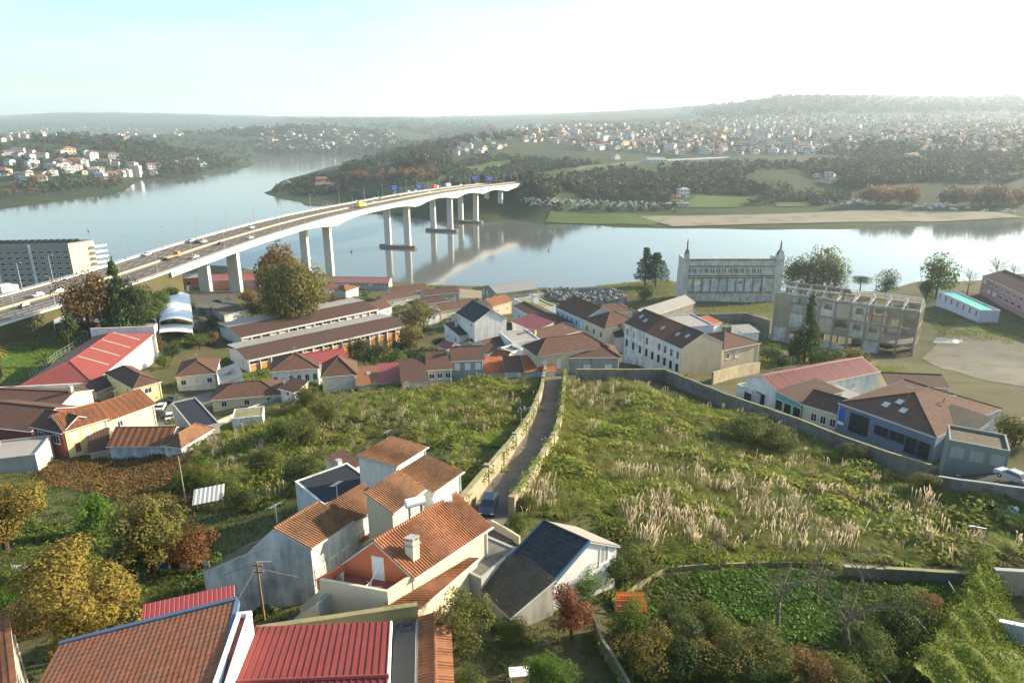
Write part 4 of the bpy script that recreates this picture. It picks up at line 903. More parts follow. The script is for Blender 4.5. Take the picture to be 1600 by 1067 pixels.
bld('teal_roof_building', 'white riverside building with turquoise flat roof and arched windows', 'building', (1532,486), (1466,456), None, 5.2, 'flat', 0, 'lilac', 'tealroof', D=8, vd=-1, par=.5, win=[('u', 7, 1, 1.2, 2.6, 2.2, 3), ('V', 2, 1, 1, 2, 1, 3)])

I = e_info['red_hall']; Q, L, Dp, H = (I[k] for k in ('Q', 'L', 'D', 'H'))
rz = lambda y: H + 3.2 * y / (Dp / 2)
for f in (.30, .48, .66, .84):
    for s0, s1 in ((.4, Dp / 2 - .3),):
        mb = MB(); x = L * f; mb.slab([Q(x - .35, s0, rz(s0) + .08), Q(x + .35, s0, rz(s0) + .08), Q(x + .35, s1, rz(s1) + .08), Q(x - .35, s1, rz(s1) + .08)], .06); mb.build('skylight_strip', M['asbestos'], bpy.data.objects['red_hall'])
mb = MB(); mb.box(Q(L + .5, -1, 0), I['u'] * .4, I['v'] * (Dp + 2), ZUP * (H + 2.6)); mb.build('end_parapet', M['white'], bpy.data.objects['red_hall'])
mb = MB(); mb.box(Q(-.95, -1, 0), I['u'] * .4, I['v'] * (Dp + 9), ZUP * (H + .1)); mb.build('front_wall', M['white'], bpy.data.objects['red_hall'])

for b_, a_, d_, h_, rf, wm_, rm_, lb in [((762,553),(745,548),5,3.2,'mu+','white','tilefar','small brown roofed shed behind the grey house with shuttered windows'),((790,560),(768,556),5,3,'gu','cream','tile','small cream shed with reddish roof behind the orange lean-to'),((818,566),(797,562),5,3,'mu+','whitedirty','greyrib','shed with pale sheet roof behind the dull brown lean-to'),((758,528),(742,540),5,4,'gu','grey','tiledark','dark roofed annexe at the foot of the tall white gable'),((800,552),(782,545),4,3.4,'flat','white','yard','white flat roofed box between the small sheds'),((700,545),(684,540),5,3,'gu','white','maroonrib','small shed with maroon sheet roof in the yard below the slate annexe'),((650,508),(628,512),5,3,'gu','whitedirty','tilefar','shed with brown roof at the end of the rear pavilion'),((460,612),(438,606),4,2.6,'mu+','white','tiledark','dark roofed porch at the left of the white house'),((348,596),(340,578),5,3,'mu+','white','greyrib','white lean-to by the lane behind the lone white house')]:
    bld('yard_shed', lb, 'shed', b_, a_, None, h_, rf, 1.2, wm_, rm_, D=d_, win=[('u', 1, 1, .8, 1.0, 1.2, 3)])
bld('street_garage', 'low white garage left of the red ribbed house behind the long wall', 'garage', (1188,618), (1152,601), None, 2.8, 'flat', 0, 'whitedirty', 'yard', D=5, par=.2, win=[('u', 1, 1, 2.2, 2.1, .1, 3, 'door', 'darkdoor')])
# ---------------------------------------------------------------- nearest houses
T1 = (.23, .36)
bld('terrace_roof_house', 'highest house of the stepped terrace, square brown roof at the field edge', 'house', (619,727), (665,698), (560,710), 4.4, 'mu+', 1.9, 'white', 'tilewarm', cref='ridge', tiles=T1, over=.2, ridgecap=False)
bld('terrace_roof_house', 'house by the alley with white end wall and brown roof, two slit windows', 'house', (677,766), (720,736), (617,740), 4.4, 'mu+', 1.9, 'white', 'tilewarm', cref='ridge', tiles=T1, over=.2, win=[('u', 2, 1, .25, 1.3, 2.4, 3, "window", "darkdoor"), ("u", 2, 1, .9, 1.7, .3, 3, 'door', 'darkdoor', (.2, .95))])
bld('terrace_roof_house', 'middle house of the stepped terrace with mossy brown roof', 'house', (613,798), (660,763), (572,768), 5.6, 'mu+', 1.8, 'cream', 'tilewarm', cref='ridge', tiles=T1, over=.2)
bld('terrace_roof_house', 'stepped terrace house with white wall above the tiled canopy', 'house', (546,816), (602,781), (507,789), 4.9, 'mu+', 1.8, 'white', 'tilewarm', cref='ridge', tiles=T1, over=.2, win=[('u', 2, 1, .9, 1.3, 1.9, 3, 'window', 'shutter')])
bld('gable_end_house', 'lowest terrace house with weathered blue white gable wall', 'house', (485,854), (547,813), (430,824), 5.3, 'gu', 2.2, 'whitedirty', 'tilewarm', cref='ridge', tiles=T1, over=.15, win=[('u', 3, 1, 1.0, 1.3, 1.6, 3, 'window', 'shutter')])
bld('tiled_canopy', 'narrow tiled canopy between the terrace and the orange house', 'canopy', (566,848), (622,806), None, 2.2, 'mu+', .9, 'white', 'tilebright', D=2.2, tiles=T1, over=.05, gutter=False)
bld('dark_flat_building', 'low building with dark bitumen roof behind the stepped terrace', 'building', (506,790), (590,757), None, 2.6, 'flat', 0, 'whitedirty', 'bitumen', D=7, par=.1)
I = e_info['gable_end_house']; Q, u, v, L, Dp, H = (I[k] for k in 'QuvLDH'); e = empty('dark_lean_to', I['o'], 'shallow rough dark roof and stained white wall left of the gable end house', 'lean-to')
mb = MB(); WL = 3.4; mb.hexa([Q(.05, Dp + .01, -1), Q(L, Dp + .01, -1), Q(L, Dp + WL, -1), Q(.05, Dp + WL, -1)], [Q(.05, Dp + .01, H + .1), Q(L, Dp + .01, H + .1), Q(L, Dp + WL, H - 1.3), Q(.05, Dp + WL, H - 1.3)]); mb.build('wall', M['whitedirty'], e)
mb = MB(); mb.slab([Q(-.1, Dp * .55, H + .95), Q(L + .1, Dp * .55, H + .95), Q(L + .1, Dp + WL + .3, H - 1.2), Q(-.1, Dp + WL + .3, H - 1.2)], .16, 0, 1); mb.build('roof', [M['tileold'], M['trim']], e)
bld('roof_chimney_house', 'small brown roofed house peeping out behind the stepped terrace', 'house', (538,736), (562,724), None, 2.0, 'mu+', 1.0, 'white', 'tiledark', D=3.5, chim=[(-.1, .2, .6, .9, 'white')])
# orange house with roof terrace
bld('orange_house', 'orange gabled house with clay tiled roof, chimney and open roof terrace', 'house', (645,897), (762,820), (587,843), 5.2, 'gu', 2.5, 'cream', 'tilebright', cref='ridge', tiles=T1, over=.25)
OH = e_info['orange_house']; oe = bpy.data.objects['orange_house']; Q, u, v, L, Dp, H = (OH[k] for k in 'QuvLDH')
TL = .29 * L; TF = H - .95
mb = MB(); mb.hexa([Q(-.12, .05, H - 2.2), Q(-.12, Dp - .05, H - 2.2), Q(-.12, Dp - .05, H), Q(-.12, Dp / 2, H + 2.32), Q(-.12, .05, H)], [Q(-.005, .05, H - 2.2), Q(-.005, Dp - .05, H - 2.2), Q(-.005, Dp - .05, H), Q(-.005, Dp / 2, H + 2.32), Q(-.005, .05, H)]); mb.build('gable_wall', M['salmon'], oe)
window(oe, Q(-.13, Dp * .47, TF + .1), v, -(u - v * u.dot(v)).normalized(), .8, 1.9, M['whitepaint'], M['signwhite'], 'door')
mb = MB(); c = Q(.8, .55, H - .6); mb.box(c, u * .66, v * .66, ZUP * 2.8); ch = mb.build('chimney', M['cream'], oe)
mb = MB(); mb.box(c - u * .08 - v * .08 + ZUP * 2.4, u * .82, v * .82, ZUP * .14); mb.box(c - u * .05 - v * .05 + ZUP * 3.02, u * .76, v * .76, ZUP * .1)
for a in (0, .52):
    for b in (0, .52): mb.box(c + u * a + v * b + ZUP * 2.8, u * .14, v * .14, ZUP * .22)
kid(ch, mb.build('chimney_cap', M['grey'], ch))
# terrace deck with parapets, floor level TF below the eave
mb = MB(); mb.hexa([Q(-TL, 0, 0), Q(-TL, Dp, 0), Q(-.13, Dp, 0), Q(-.13, 0, 0)], [Q(-TL, 0, TF), Q(-TL, Dp, TF), Q(-.13, Dp, TF), Q(-.13, 0, TF)]); mb.build('terrace_base', M['cream'], oe)
mb = MB(); mb.slab([Q(-TL + .25, .25, TF + .06), Q(-.14, .25, TF + .06), Q(-.14, Dp - .25, TF + .06), Q(-TL + .25, Dp - .25, TF + .06)], .05); mb.build('terrace_floor', M['terrazzo'], oe)
for o_, a_, b_, mt in ((Q(-TL - .01, -.01, TF), u * (TL - .13), v * .25, 'cream'), (Q(-TL - .01, .245, TF), u * .25, v * (Dp - .49), 'cream'), (Q(-TL - .01, Dp - .24, TF), u * (TL - .13), v * .25, 'salmon')):
    mb = MB(); mb.box(o_, a_, b_, ZUP * .9); mb.build('parapet', M[mt], oe)
window(oe, Q(-TL * .75, -.012, H - 5), u, -v, 1.0, 1.6, M['whitepaint'], M['darkdoor'], 'door')
for k_ in range(4):
    mb = MB(); mb.box(Q(-TL - .04, 1.3 + .45 * k_, H - 4.6), u * .03, v * .2, ZUP * 1.1); mb.build('wall_slot', M['darkdoor'], oe)
# solar water heater tanks on the ridge end
for k_, ds in ((0, 'white cylindrical water tank on the orange house roof, left of its twin'), (1, 'white cylindrical water tank on the orange house roof, right of its twin')):
    p = OH['o'] + Q(L - 2.6 + 1.45 * k_, Dp / 2 - 1.2 * k_ + 1.5, H + 2.2 - .35 * k_)
    e = empty('water_tank', p, ds, 'water tank', 'solar water tanks')
    mb = MB(); ax = (u * .75 - v * .45).normalized(); mb.cyl(-ax * .8 + ZUP * .55, ax * .8 + ZUP * .55, .4, .4, 14); mb.build('tank', M['tank'], e)
    for sx in (-.5, .5):
        mb = MB(); c = ax * sx; mb.cbox(c - Vector((0, 0, .7)), .1, .6, .95, 0); mb.build('cradle', M['metal'], e)
# rotary clothes airer on the terrace
ap = OH['o'] + Q(-TL * .5, Dp * .42, TF + .06); e = empty('clothes_airer', ap, 'white folding clothes airer standing on the red roof terrace', 'clothes airer')
mb = MB(); mb.cyl((0, 0, 0), (0, 0, .5), .04, .04, 6)
for a in range(3): mb.cyl((0, 0, .05), (math.cos(a * 2.1) * .8, math.sin(a * 2.1) * .8, .03), .04, .04, 5)
mb.build('stand', M['whitepaint'], e)
for sgn, ht in ((u * 1, 1.9), (-u * 1 - v * .5, .9)):
    mb = MB(); tip = sgn * 1.3 + ZUP * ht; mb.cyl((0, 0, .5), tip, .04, .03, 5)
    side = nrm(v) * .9
    mb.cyl(tip - side, tip + side, .03, .03, 5); mb.build('arm', M['whitepaint'], e)
# lower tiled roof along the right wall
bld('tiled_side_wing', 'low side wing with clay tiled roof along the orange house', 'house wing', (651,953), (746,872), (599,950), 3.0, 'mu+', 1.1, 'cream', 'tilebright', cref='ridge', tiles=T1, over=.12, D=2.9, win=[('V', 1, 1, .8, 1.0, 1.2, 3)])
# outside stair down from the terrace
top = OH['o'] + Q(-TL - .05, Dp * .80, TF); bot = R(452, 976); sd = Vector((bot.x - top.x, bot.y - top.y, 0)); Ls = sd.length; sd.normalize(); sn = Vector((-sd.y, sd.x, 0))
if sn.x < 0: sn = -sn
st = empty('outside_stair', bot, 'worn grey outside stair with cream side walls going down from the terrace', 'stair'); NS = 14; dz = (top.z - bot.z)
for i in range(NS):
    mb = MB(); a = top + sd * (Ls * i / NS) - bot; zt = dz * (1 - (i + .5) / NS)
    mb.box(Vector((a.x, a.y, -1.2)) - sn * 1.15, sn * 2.3, sd * (Ls / NS + .03), ZUP * (zt + 1.2 + random.uniform(-.01, .01))); mb.build('step', M['stain'], st)
for s_ in (-1, 1):
    mb = MB(); o0 = top - bot; hw_ = .9 if s_ * sn.y > 0 else .02
    A_ = [Vector((o0.x, o0.y, 0)) + sn * s_ * 1.2, Vector((o0.x, o0.y, 0)) + sn * s_ * 1.42, Vector((0, 0, 0)) + sn * s_ * 1.42, Vector((0, 0, 0)) + sn * s_ * 1.2]
    mb.hexa([p + Vector((0, 0, -1.5)) for p in A_], [A_[0] + ZUP * (dz + hw_), A_[1] + ZUP * (dz + hw_), A_[2] + ZUP * hw_, A_[3] + ZUP * hw_]); mb.build('side_wall', M['cream'], st)
# slate roofed house
bld('slate_roof_house', 'white gabled house with dark slate slope and far slope coloured as sunlit beside the pampas', 'house', (864,903), (801,871), (917,844), 3.2, 'gu', 2.0, 'white', 'slate', cref='ridge', over=.2, win=[('v', 1, 1, .9, 1.5, 2.2, 3, 'window', 'grey', (.62, .95))])
I = e_info['slate_roof_house']; se = bpy.data.objects['slate_roof_house']; Q, u, v, L, Dp, H = (I[k] for k in 'QuvLDH')
mb = MB(); kk = .25 * 2.0 / (Dp / 2); mb.slab([Q(-.22, Dp / 2 + .05, H + 2.05), Q(L + .22, Dp / 2 + .05, H + 2.05), Q(L + .22, Dp + .3, H - kk + .03), Q(-.22, Dp + .3, H - kk + .03)], .06); mb.build('sunlit_slope', M['asbestos'], se)  # far slope given a paler colour to stand for sunlight on it
nr_ = 9
for r in range(nr_):   # slate courses
    y0, y1 = Dp / 2 * r / nr_ - .2, Dp / 2 * (r + 1) / nr_; zz = lambda y: H + 2.0 * y / (Dp / 2)
    mb = MB(); mb.slab([Q(-.2, y0, zz(y0) + .075), Q(L + .2, y0, zz(y0) + .075), Q(L + .2, y1, zz(y1) + .02), Q(-.2, y1, zz(y1) + .02)], .04); mb.build('slate_course', M['slate'], se)
for x in (-.34, L + .2):
    mb = MB(); mb.hexa([Q(x, -.3, H - .5), Q(x + .14, -.3, H - .5), Q(x + .14, Dp / 2, H + 1.8), Q(x, Dp / 2, H + 1.8)], [Q(x, -.3, H + .02), Q(x + .14, -.3, H + .02), Q(x + .14, Dp / 2, H + 2.16), Q(x, Dp / 2, H + 2.16)])
    mb.build('verge_board', M['bluetrim'], se)
bld('old_tile_shed', 'low shed with dark lichen covered roof in front of the slate house', 'shed', (798,962), (742,910), (866,904), 1.6, 'mu+', 1.5, 'stain', 'tileold', cref='ridge', tiles=(.26, .4), over=.15)
bld('alley_garage', 'low grey flat roofed garage between the orange house and the slate house', 'garage', (752,905), (808,858), None, 2.6, 'flat', 0, 'grey', 'yard', D=5, par=.12)
# bottom left: tiled roof, red sheet roof
bld('brown_tile_house', 'nearest house with wide flat brown tiled roof and white right wall', 'house', (97,1009), (0,1190), (364,942), 5.0, 'mu+', 1.9, 'white', 'tilefront', cref='ridge', tiles=(.42, .34, .022, .03), over=.2, gutter=False, ridgecap=False)
I = e_info['brown_tile_house']; fe = bpy.data.objects['brown_tile_house']; Q, u, v, L, Dp, H = (I[k] for k in 'QuvLDH')
mb = MB(); mb.hexa([Q(-.5, -.3, H - .25), Q(-.2, -.3, H - .25), Q(-.2, Dp + .2, H + 1.75), Q(-.5, Dp + .2, H + 1.75)], [Q(-.5, -.3, H + .05), Q(-.2, -.3, H + .05), Q(-.2, Dp + .2, H + 2.05), Q(-.5, Dp + .2, H + 2.05)]); mb.build('roof_flashing', M['bluetrim'], fe)
mb = MB(); mb.box(Q(-.2, Dp + .1, H + 1.55), u * (L + .4), v * .28, ZUP * .42); mb.build('roof_flashing', M['bluetrim'], fe)
window(fe, Q(L * .42, Dp + .01, H - .4), u, v, .9, 1.2, M['trim'], M['darkdoor'])
bld('maroon_strip_roof', 'narrow maroon sheet roof behind the wide brown tiled roof', 'roof', (226,976), (362,945), None, 5.4, 'mu+', .5, 'white', 'maroonrib', D=1.5, over=.2, gutter=False)
bld('white_block', 'white parapet wall between the brown tiled roof and the red sheet roof', 'wall', (330,1085), (372,962), (354,1085), 6.2, 'flat', 0, 'white', 'maroonrib', par=.3)
bld('red_sheet_house', 'nearest house with ribbed maroon sheet metal roof', 'house', (610,973), (396,981), (605,1057), 5.2, 'gu', .9, 'white', 'redmetal', cref='ridge', over=.05, gutter=False, ridgecap=False)
I = e_info['red_sheet_house']; re_ = bpy.data.objects['red_sheet_house']; Q, u, v, L, Dp, H = (I[k] for k in 'QuvLDH'); nP = 22
for i in range(nP):
    x0, x1 = L * i / nP, L * (i + 1) / nP
    for y0, z0, y1, z1 in ((-.1, H - .0, Dp / 2, H + .9), (Dp / 2, H + .9, Dp + .1, H)):
        mb = MB(); mb.slab([Q(x0 + .01, y0, z0 + .04), Q(x1 - .01, y0, z0 + .04), Q(x1 - .01, y1, z1 + .04), Q(x0 + .01, y1, z1 + .04)], .025)
        mb.slab([Q(x0 + .0, y0, z0 + .095), Q(x0 + .06, y0, z0 + .095), Q(x0 + .06, y1, z1 + .095), Q(x0 + .0, y1, z1 + .095)], .05)
        mb.build('roof_panel', M['redmetal'], re_)
mb = MB(); mb.hexa([Q(-.12, -.12, H - .4), Q(.0, -.12, H - .4), Q(.0, Dp / 2, H + .5), Q(-.12, Dp / 2, H + .5)], [Q(-.12, -.12, H + .1), Q(.0, -.12, H + .1), Q(.0, Dp / 2, H + 1.0), Q(-.12, Dp / 2, H + 1.0)]); mb.build('verge_board', M['white'], re_)
mb = MB(); mb.cyl(Q(-.1, Dp / 2, H + .96), Q(L + .1, Dp / 2, H + .96), .14, .14, 6); mb.build('ridge_cap', M['redmetal'], re_)
bld('dark_flat_roof', 'narrow dark flat roof right of the red sheet roof', 'building', (648,1085), (650,966), (610,1085), 3.4, 'flat', 0, 'grey', 'bitumen', par=0)
bld('brick_tile_strip', 'narrow outbuilding with orange brown tiles beside the dark flat roof', 'outbuilding', (655,1085), (656,964), (708,1085), 3.0, 'gu', .25, 'cream', 'tilebright', tiles=(.3, .3), over=.1)
bld('corner_house', 'corner of a tiled house at the bottom left edge', 'house', (30,1085), (18,985), (-90,1085), 3.5, 'mu-', 1.2, 'stain', 'tile', tiles=T1)
# ---------------------------------------------------------------- walls
def wall_line(name, label, px, h, th, mat, capm=None, cat='wall', bricks=False, posts=0, group=None, seg=3.0, top_pix=False, cap_h=.14):
    pl = [R(*p, h) - ZUP * h if top_pix else R(*p) for p in px]; e = empty(name, pl[0], label, cat, group); o = pl[0]
    pl = resample(pl, seg); A, B = off_line(pl, -th / 2), off_line(pl, th / 2); mb = MB(); cb = MB()
    gz = lambda p: g(p.x, p.y)
    for i in range(len(pl) - 1):
        q = [A[i], B[i], B[i + 1], A[i + 1]]; z0 = min(gz(A[i]), gz(B[i])); z1 = min(gz(A[i + 1]), gz(B[i + 1])); zz = [z0, z0, z1, z1]; j = random.uniform(-.05, .05)
        hb = [Vector((p.x, p.y, z - .8)) - o for p, z in zip(q, zz)]; tz = [pl[i].z + h, pl[i].z + h, pl[i + 1].z + h, pl[i + 1].z + h]
        mb.hexa(hb, [Vector((p.x, p.y, z)) - o for p, z in zip(q, tz)])
        if capm:
            a2, b2 = off_line(pl, -th / 2 - .07), off_line(pl, th / 2 + .07); q2 = [a2[i], b2[i], b2[i + 1], a2[i + 1]]
            cb = MB(); cb.hexa([Vector((p.x, p.y, z + .004)) - o for p, z in zip(q2, tz)], [Vector((p.x, p.y, z + cap_h + j)) - o for p, z in zip(q2, tz)]); cb.build('coping', M[capm], e)
        if posts and i % posts == 0:
            pb = MB(); t = nrm(Vector((pl[i + 1].x - pl[i].x, pl[i + 1].y - pl[i].y, 0))); s = Vector((t.y, -t.x, 0)); c = Vector((pl[i].x, pl[i].y, z0 - .5)) - o
            pb.box(c - s * (th / 2 + .12) - t * .25, s * (th + .24), t * .5, ZUP * (h + .7)); pb.build('buttress', M[mat], e)
    mb.build('wall_body', M[mat], e); return e
wall_line('alley_wall', 'tall old stained wall on the left of the alley, lit by the sun', [(722,812),(742,787),(798,714),(829,667),(846,623),(852,586)], 2.6, .45, 'stone', 'mossy', posts=3, group='old walls of the alley')
wall_line('alley_wall', 'old mossy wall on the right of the alley, bordering the pampas field', [(800,806),(808,795),(831,760),(849,727),(868,693),(878,650),(883,592)], 2.2, .45, 'stone', 'mossy', posts=3, group='old walls of the alley')
wall_line('field_wall', 'long stained boundary wall between the pampas field and the street', [(900,597),(1037,596),(1137,639),(1237,677),(1310,707),(1380,733),(1448,757)], 3.0, .4, 'oldconc', 'mossy')
wall_line('retaining_wall', 'low grey block retaining wall below the street at the right edge', [(1462,765),(1500,772),(1610,788),(1720,800)], 2.0, .4, 'oldconc', 'grey')
wall_line('garden_wall', 'tan garden wall with pale coping right of the ivy, at the lower right', [(1545,925),(1620,930),(1760,925)], 2.6, .35, 'stone', 'grey')
wall_line('garden_wall', 'low wall of old planks and blocks above the vegetable garden', [(1315,905),(1440,912),(1530,918)], 1.5, .3, 'oldconc', 'mossy')
wall_line('garden_wall', 'grey blue rendered wall low at the right edge', [(1548,995),(1620,1010),(1760,1020)], 1.8, .3, 'grey', 'whitepaint')
wall_line('garden_wall', 'curving grey concrete garden wall at the bottom centre', [(928,985),(940,1020),(960,1050),(985,1095)], 1.3, .2, 'oldconc', None, seg=1.2)
wall_line('garden_wall', 'thin garden wall running from the slate house to the allotment', [(955,945),(1000,918),(1040,893),(1100,888),(1200,884),(1300,886)], .5, .2, 'mossy', None)
wall_line('yard_wall', 'mossy yellow green wall behind the red sheet roof', [(400,983),(500,968),(652,945)], 4.4, .3, 'mossy', 'mossy', top_pix=True)
wall_line('yard_wall', 'cream low wall between alley garage and slate house', [(768,826),(790,838),(812,852)], 1.0, .2, 'cream', None)
wall_line('left_field_wall', 'grey concrete edge wall running from the garage to the pampas', [(300,690),(345,665),(390,645),(440,628)], 1.4, .25, 'stain', None)
wall_line('dump_wall', 'ruined concrete wall frames before the riverside ruin', [(1080,505),(1165,503),(1202,515)], 4.0, .4, 'oldconc', 'oldconc', posts=1)
wall_line('dump_wall', 'second ruined concrete wall nearer the street', [(1128,528),(1200,530)], 4.5, .4, 'oldconc', 'oldconc', posts=1)
wall_line('street_wall', 'stone retaining wall below the beige house', [(1112,601),(1150,590),(1185,583)], 3.2, .5, 'stone', None)
wall_line('street_wall', 'low wall along the street left of the teal shop', [(1185,630),(1240,655),(1300,678)], 1.0, .2, 'whitedirty', None)
# ---------------------------------------------------------------- ruins
def cells(mb, o, u, n, L, Hh, th, holes, z0=0, mi=0):
    zs = sorted({z0, Hh} | {h_[2] for h_ in holes} | {h_[3] for h_ in holes})
    for a, b in zip(zs[:-1], zs[1:]):
        hs = sorted((h_[0], h_[1]) for h_ in holes if h_[2] < (a + b) / 2 < h_[3]); x = 0
        for s_, e_ in hs + [(L, L)]:
            if s_ - x > .01: mb.box(o + u * x + ZUP * a, u * (s_ - x), n * th, ZUP * (b - a), mi)
            x = max(x, e_)
M['ruindark'] = m_plaster('blackened_ledge_opening_shade', (.20, .185, .16), .8, (.05, .05, .045))
zb = 4.5
p0 = P(1066, 476, zb); p1 = P(1214, 476, zb); u = (p1 - p0); L = u.length; u.normalize(); n = Vector((-u.y, u.x, 0)); n = n if n.y > 0 else -n
ru = empty('riverside_ruin', p0, 'tall roofless stained factory facade with corner pinnacles on the river bank', 'ruin')
O = Vector((0, 0, 0)); Hh = 25.0; holes = []
nb = 13; bw = L * .80 / nb
for i in range(nb):
    x = .5 + i * bw
    holes.append((x + .6, x + bw - .6, 17.2, 19.6)); 
for i in range(9):
    bw2 = L * .80 / 9; x = .5 + i * bw2; holes.append((x + .8, x + bw2 - .8, 7.5, 13))
mb = MB(); cells(mb, O, u, n, L, Hh, 1.0, holes); mb.build('wall', M['ruinwall'], ru)
for h_ in holes[nb:]:
    mb = MB(); mb.box(u * (h_[0] + .05) + n * .5 + ZUP * (h_[2] + .02), u * (h_[1] - h_[0] - .1), n * .3, ZUP * ((h_[3] - h_[2]) * random.choice([1, 1, .96, .7]) - .05)); mb.build('window_infill', M['whitedirty'], ru)
for h_ in holes[:nb]:
    mb = MB(); mb.box(u * (h_[0] + .04) + n * .62 + ZUP * (h_[2] + .02), u * (h_[1] - h_[0] - .08), n * .2, ZUP * (h_[3] - h_[2] - .05)); mb.build('window_infill', M['ruindark' if random.random() < .7 else 'stain'], ru)  # mostly dark infill, painting the shade inside the upper openings
    mb = MB(); mb.box(u * ((h_[0] + h_[1]) / 2 - .25) + n * .3 + ZUP * h_[2], u * .5, n * .4, ZUP * (h_[3] - h_[2] - .01)); mb.build('mullion', M['ruinwall'], ru)
for zz, pr in ((24.2, .5), (20.6, .35), (15.6, .45), (14.4, .25), (6.5, .35)):
    mb = MB(); mb.box(-n * pr + ZUP * zz + u * .1, u * (L - .2), n * (pr - .005), ZUP * .55); mb.build('cornice', M['ruindark'], ru)
mb = MB(); mb.box(u * L * .82 - n * .7, u * 1.0, n * .65, ZUP * 15.5); mb.build('pilaster', M['ruinwall'], ru)
for i in range(10):
    x = .5 + i * L * .8 / 9; mb = MB(); mb.box(u * (x - .3) - n * .2 + ZUP * 7.06, u * .6, n * .195, ZUP * 7.2); mb.build('pilaster', M['ruindark'], ru)
for x in (0, L - .9):
    mb = MB(); mb.box(u * x + n * 1.0, u * .9, n * 14, ZUP * 24.5); mb.build('side_wall', M['ruinwall'], ru)
mb = MB(); mb.box(n * 15.05, u * L, n * .9, ZUP * 16.0); mb.build('rear_wall', M['ruinwall'], ru)
for x, w, top in ((-.6, 2.4, 27.5), (L - 3.4, 4.2, 27.0)):
    mb = MB(); mb.box(u * x - n * .6, u * w, n * 2.4, ZUP * top); mb.build('corner_tower', M['ruinwall'], ru)
    mb = MB(); c = u * (x + w / 2) + n * .6; mb.cbox(c + ZUP * top, w * .55, 1.6, 2.2, 0, math.atan2(u.y, u.x)); mb.cyl(c + ZUP * (top + 2.2), c + ZUP * (top + 5.5), w * .2, .35, 8); mb.cyl(c + ZUP * (top + 5.5), c + ZUP * (top + 6.5), .6, .25, 8); mb.cyl(c + ZUP * (top + 6.5), c + ZUP * (top + 7.6), .28, .2, 6)
    for s_ in (-1, 1): mb.cyl(c + u * s_ * w * .42 + ZUP * top, c + u * s_ * w * .4 + ZUP * (top + 1.6), .3, .12, 6)
    mb.build('pinnacle', M['oldconc'], ru)
mb = MB(); q = [u * (L - 3.2) - n * .65 + ZUP * 24.6, u * (L + .4) - n * .65 + ZUP * 24.6, u * (L - 1.4) - n * .65 + ZUP * 31]
mb.hexa([p - n * .1 for p in q], [p + n * .03 for p in q]); mb.build('gablet', M['whitedirty'], ru)
# roofless concrete frame factory
zt = 32.0; q0 = P(1214, 458, zt); q1 = P(1437, 488, zt); u = q1 - q0; L = u.length; u.normalize(); n = Vector((-u.y, u.x, 0)); n = n if n.y > 0 else -n
o = Vector((q0.x, q0.y, 12.0)); fr = empty('roofless_factory', o, 'roofless three storey concrete frame factory with bare roof trusses', 'ruin')
Hh = zt - 12; NB = 9; Dd = 15.0; fl = [0, Hh * .36, Hh * .68, Hh]
for i in range(NB + 1):
    x = L * i / NB
    for y in (0, Dd):
        mb = MB(); mb.box(u * (x - .35) + n * (y - .35) - ZUP * 3, u * .7, n * .7, ZUP * (Hh + 3)); mb.build('column', M['ruinframe'], fr)
    if i < NB:
        for y in (0, Dd):
            for z in fl[1:]:
                mb = MB(); mb.box(u * (x + .355) + n * (y - .3) + ZUP * (z - .7), u * (L / NB - .71), n * .6, ZUP * .69); mb.build('beam', M['ruinframe'], fr)
    # roof trusses
    if i > 0:
        mb = MB(); a, b, c = n * .3 + ZUP * (Hh + .1), n * (Dd - .3) + ZUP * (Hh + .1), n * Dd / 2 + ZUP * (Hh + 3.2); X = u * x
        for s_, e_ in ((a, b), (a, c), (b, c), (n * Dd / 2 + ZUP * (Hh + .1), c), (n * Dd / 4 + ZUP * (Hh + .1), (a + c) / 2), (n * Dd * .75 + ZUP * (Hh + .1), (b + c) / 2), ((a + c) / 2, n * Dd / 2 + ZUP * (Hh + .1)), ((b + c) / 2, n * Dd / 2 + ZUP * (Hh + .1))): mb.cyl(X + s_, X + e_, .22, .22, 4)
        mb.build('roof_truss', M['concrete'], fr)
for y, z in ((.2, Hh + .3), (Dd / 2, Hh + 3.4), (Dd - .2, Hh + .3), (Dd * .25, Hh + 1.9), (Dd * .75, Hh + 1.9)):
    mb = MB(); mb.box(n * y + ZUP * z, u * L * (1 if y != Dd * .25 else .45), n * .3, ZUP * .3); mb.build('purlin', M['concrete'], fr)
mb = MB(); mb.slab([n * (Dd * .5) + ZUP * (Hh + 3.8), u * L * .5 + n * (Dd * .5) + ZUP * (Hh + 3.8), u * L * .5 + n * (Dd + .5) + ZUP * (Hh + .5), n * (Dd + .5) + ZUP * (Hh + .5)], .15); mb.build('roof_remnant', M['asbestos'], fr)
for k_, (z, x1) in enumerate(((fl[1], 1), (fl[2], .55))):
    mb = MB(); mb.box(n * .36 + u * .4 + ZUP * (z - .35), u * (L * x1 - .8), n * (Dd - .72), ZUP * .3); mb.build('floor_slab', M['ruinframe'], fr)
pm = ['ruinframe', 'stain', 'beige', 'ruinwall']
for y in (0, Dd):
    for i in range(NB):
        for k_ in range(3):
            if y == 0 and (i >= NB - 2 or (k_ > 0 and random.random() < .05)): continue
            if y > 0 and random.random() < .22: continue
            x = L * i / NB + .36; w = L / NB - .72; z0, z1 = fl[k_] + .02, fl[k_ + 1] - .72; sill = (z1 - z0) * random.choice([.45, .5, .62])
            mb = MB()
            if random.random() < .45: cells(mb, u * x + n * (y - .1) + ZUP * 0, u, n, w, z1, .2, [(w * .2, w * .8, z0 + sill * .9, z1 - .7)], z0)
            else: mb.box(u * x + n * (y - .1) + ZUP * z0, u * w, n * .2, ZUP * (z1 - z0 if random.random() < .6 else sill))
            mb.build('infill_panel', M['ruinwall' if k_ == 0 and random.random() < .6 else random.choice(pm)], fr)
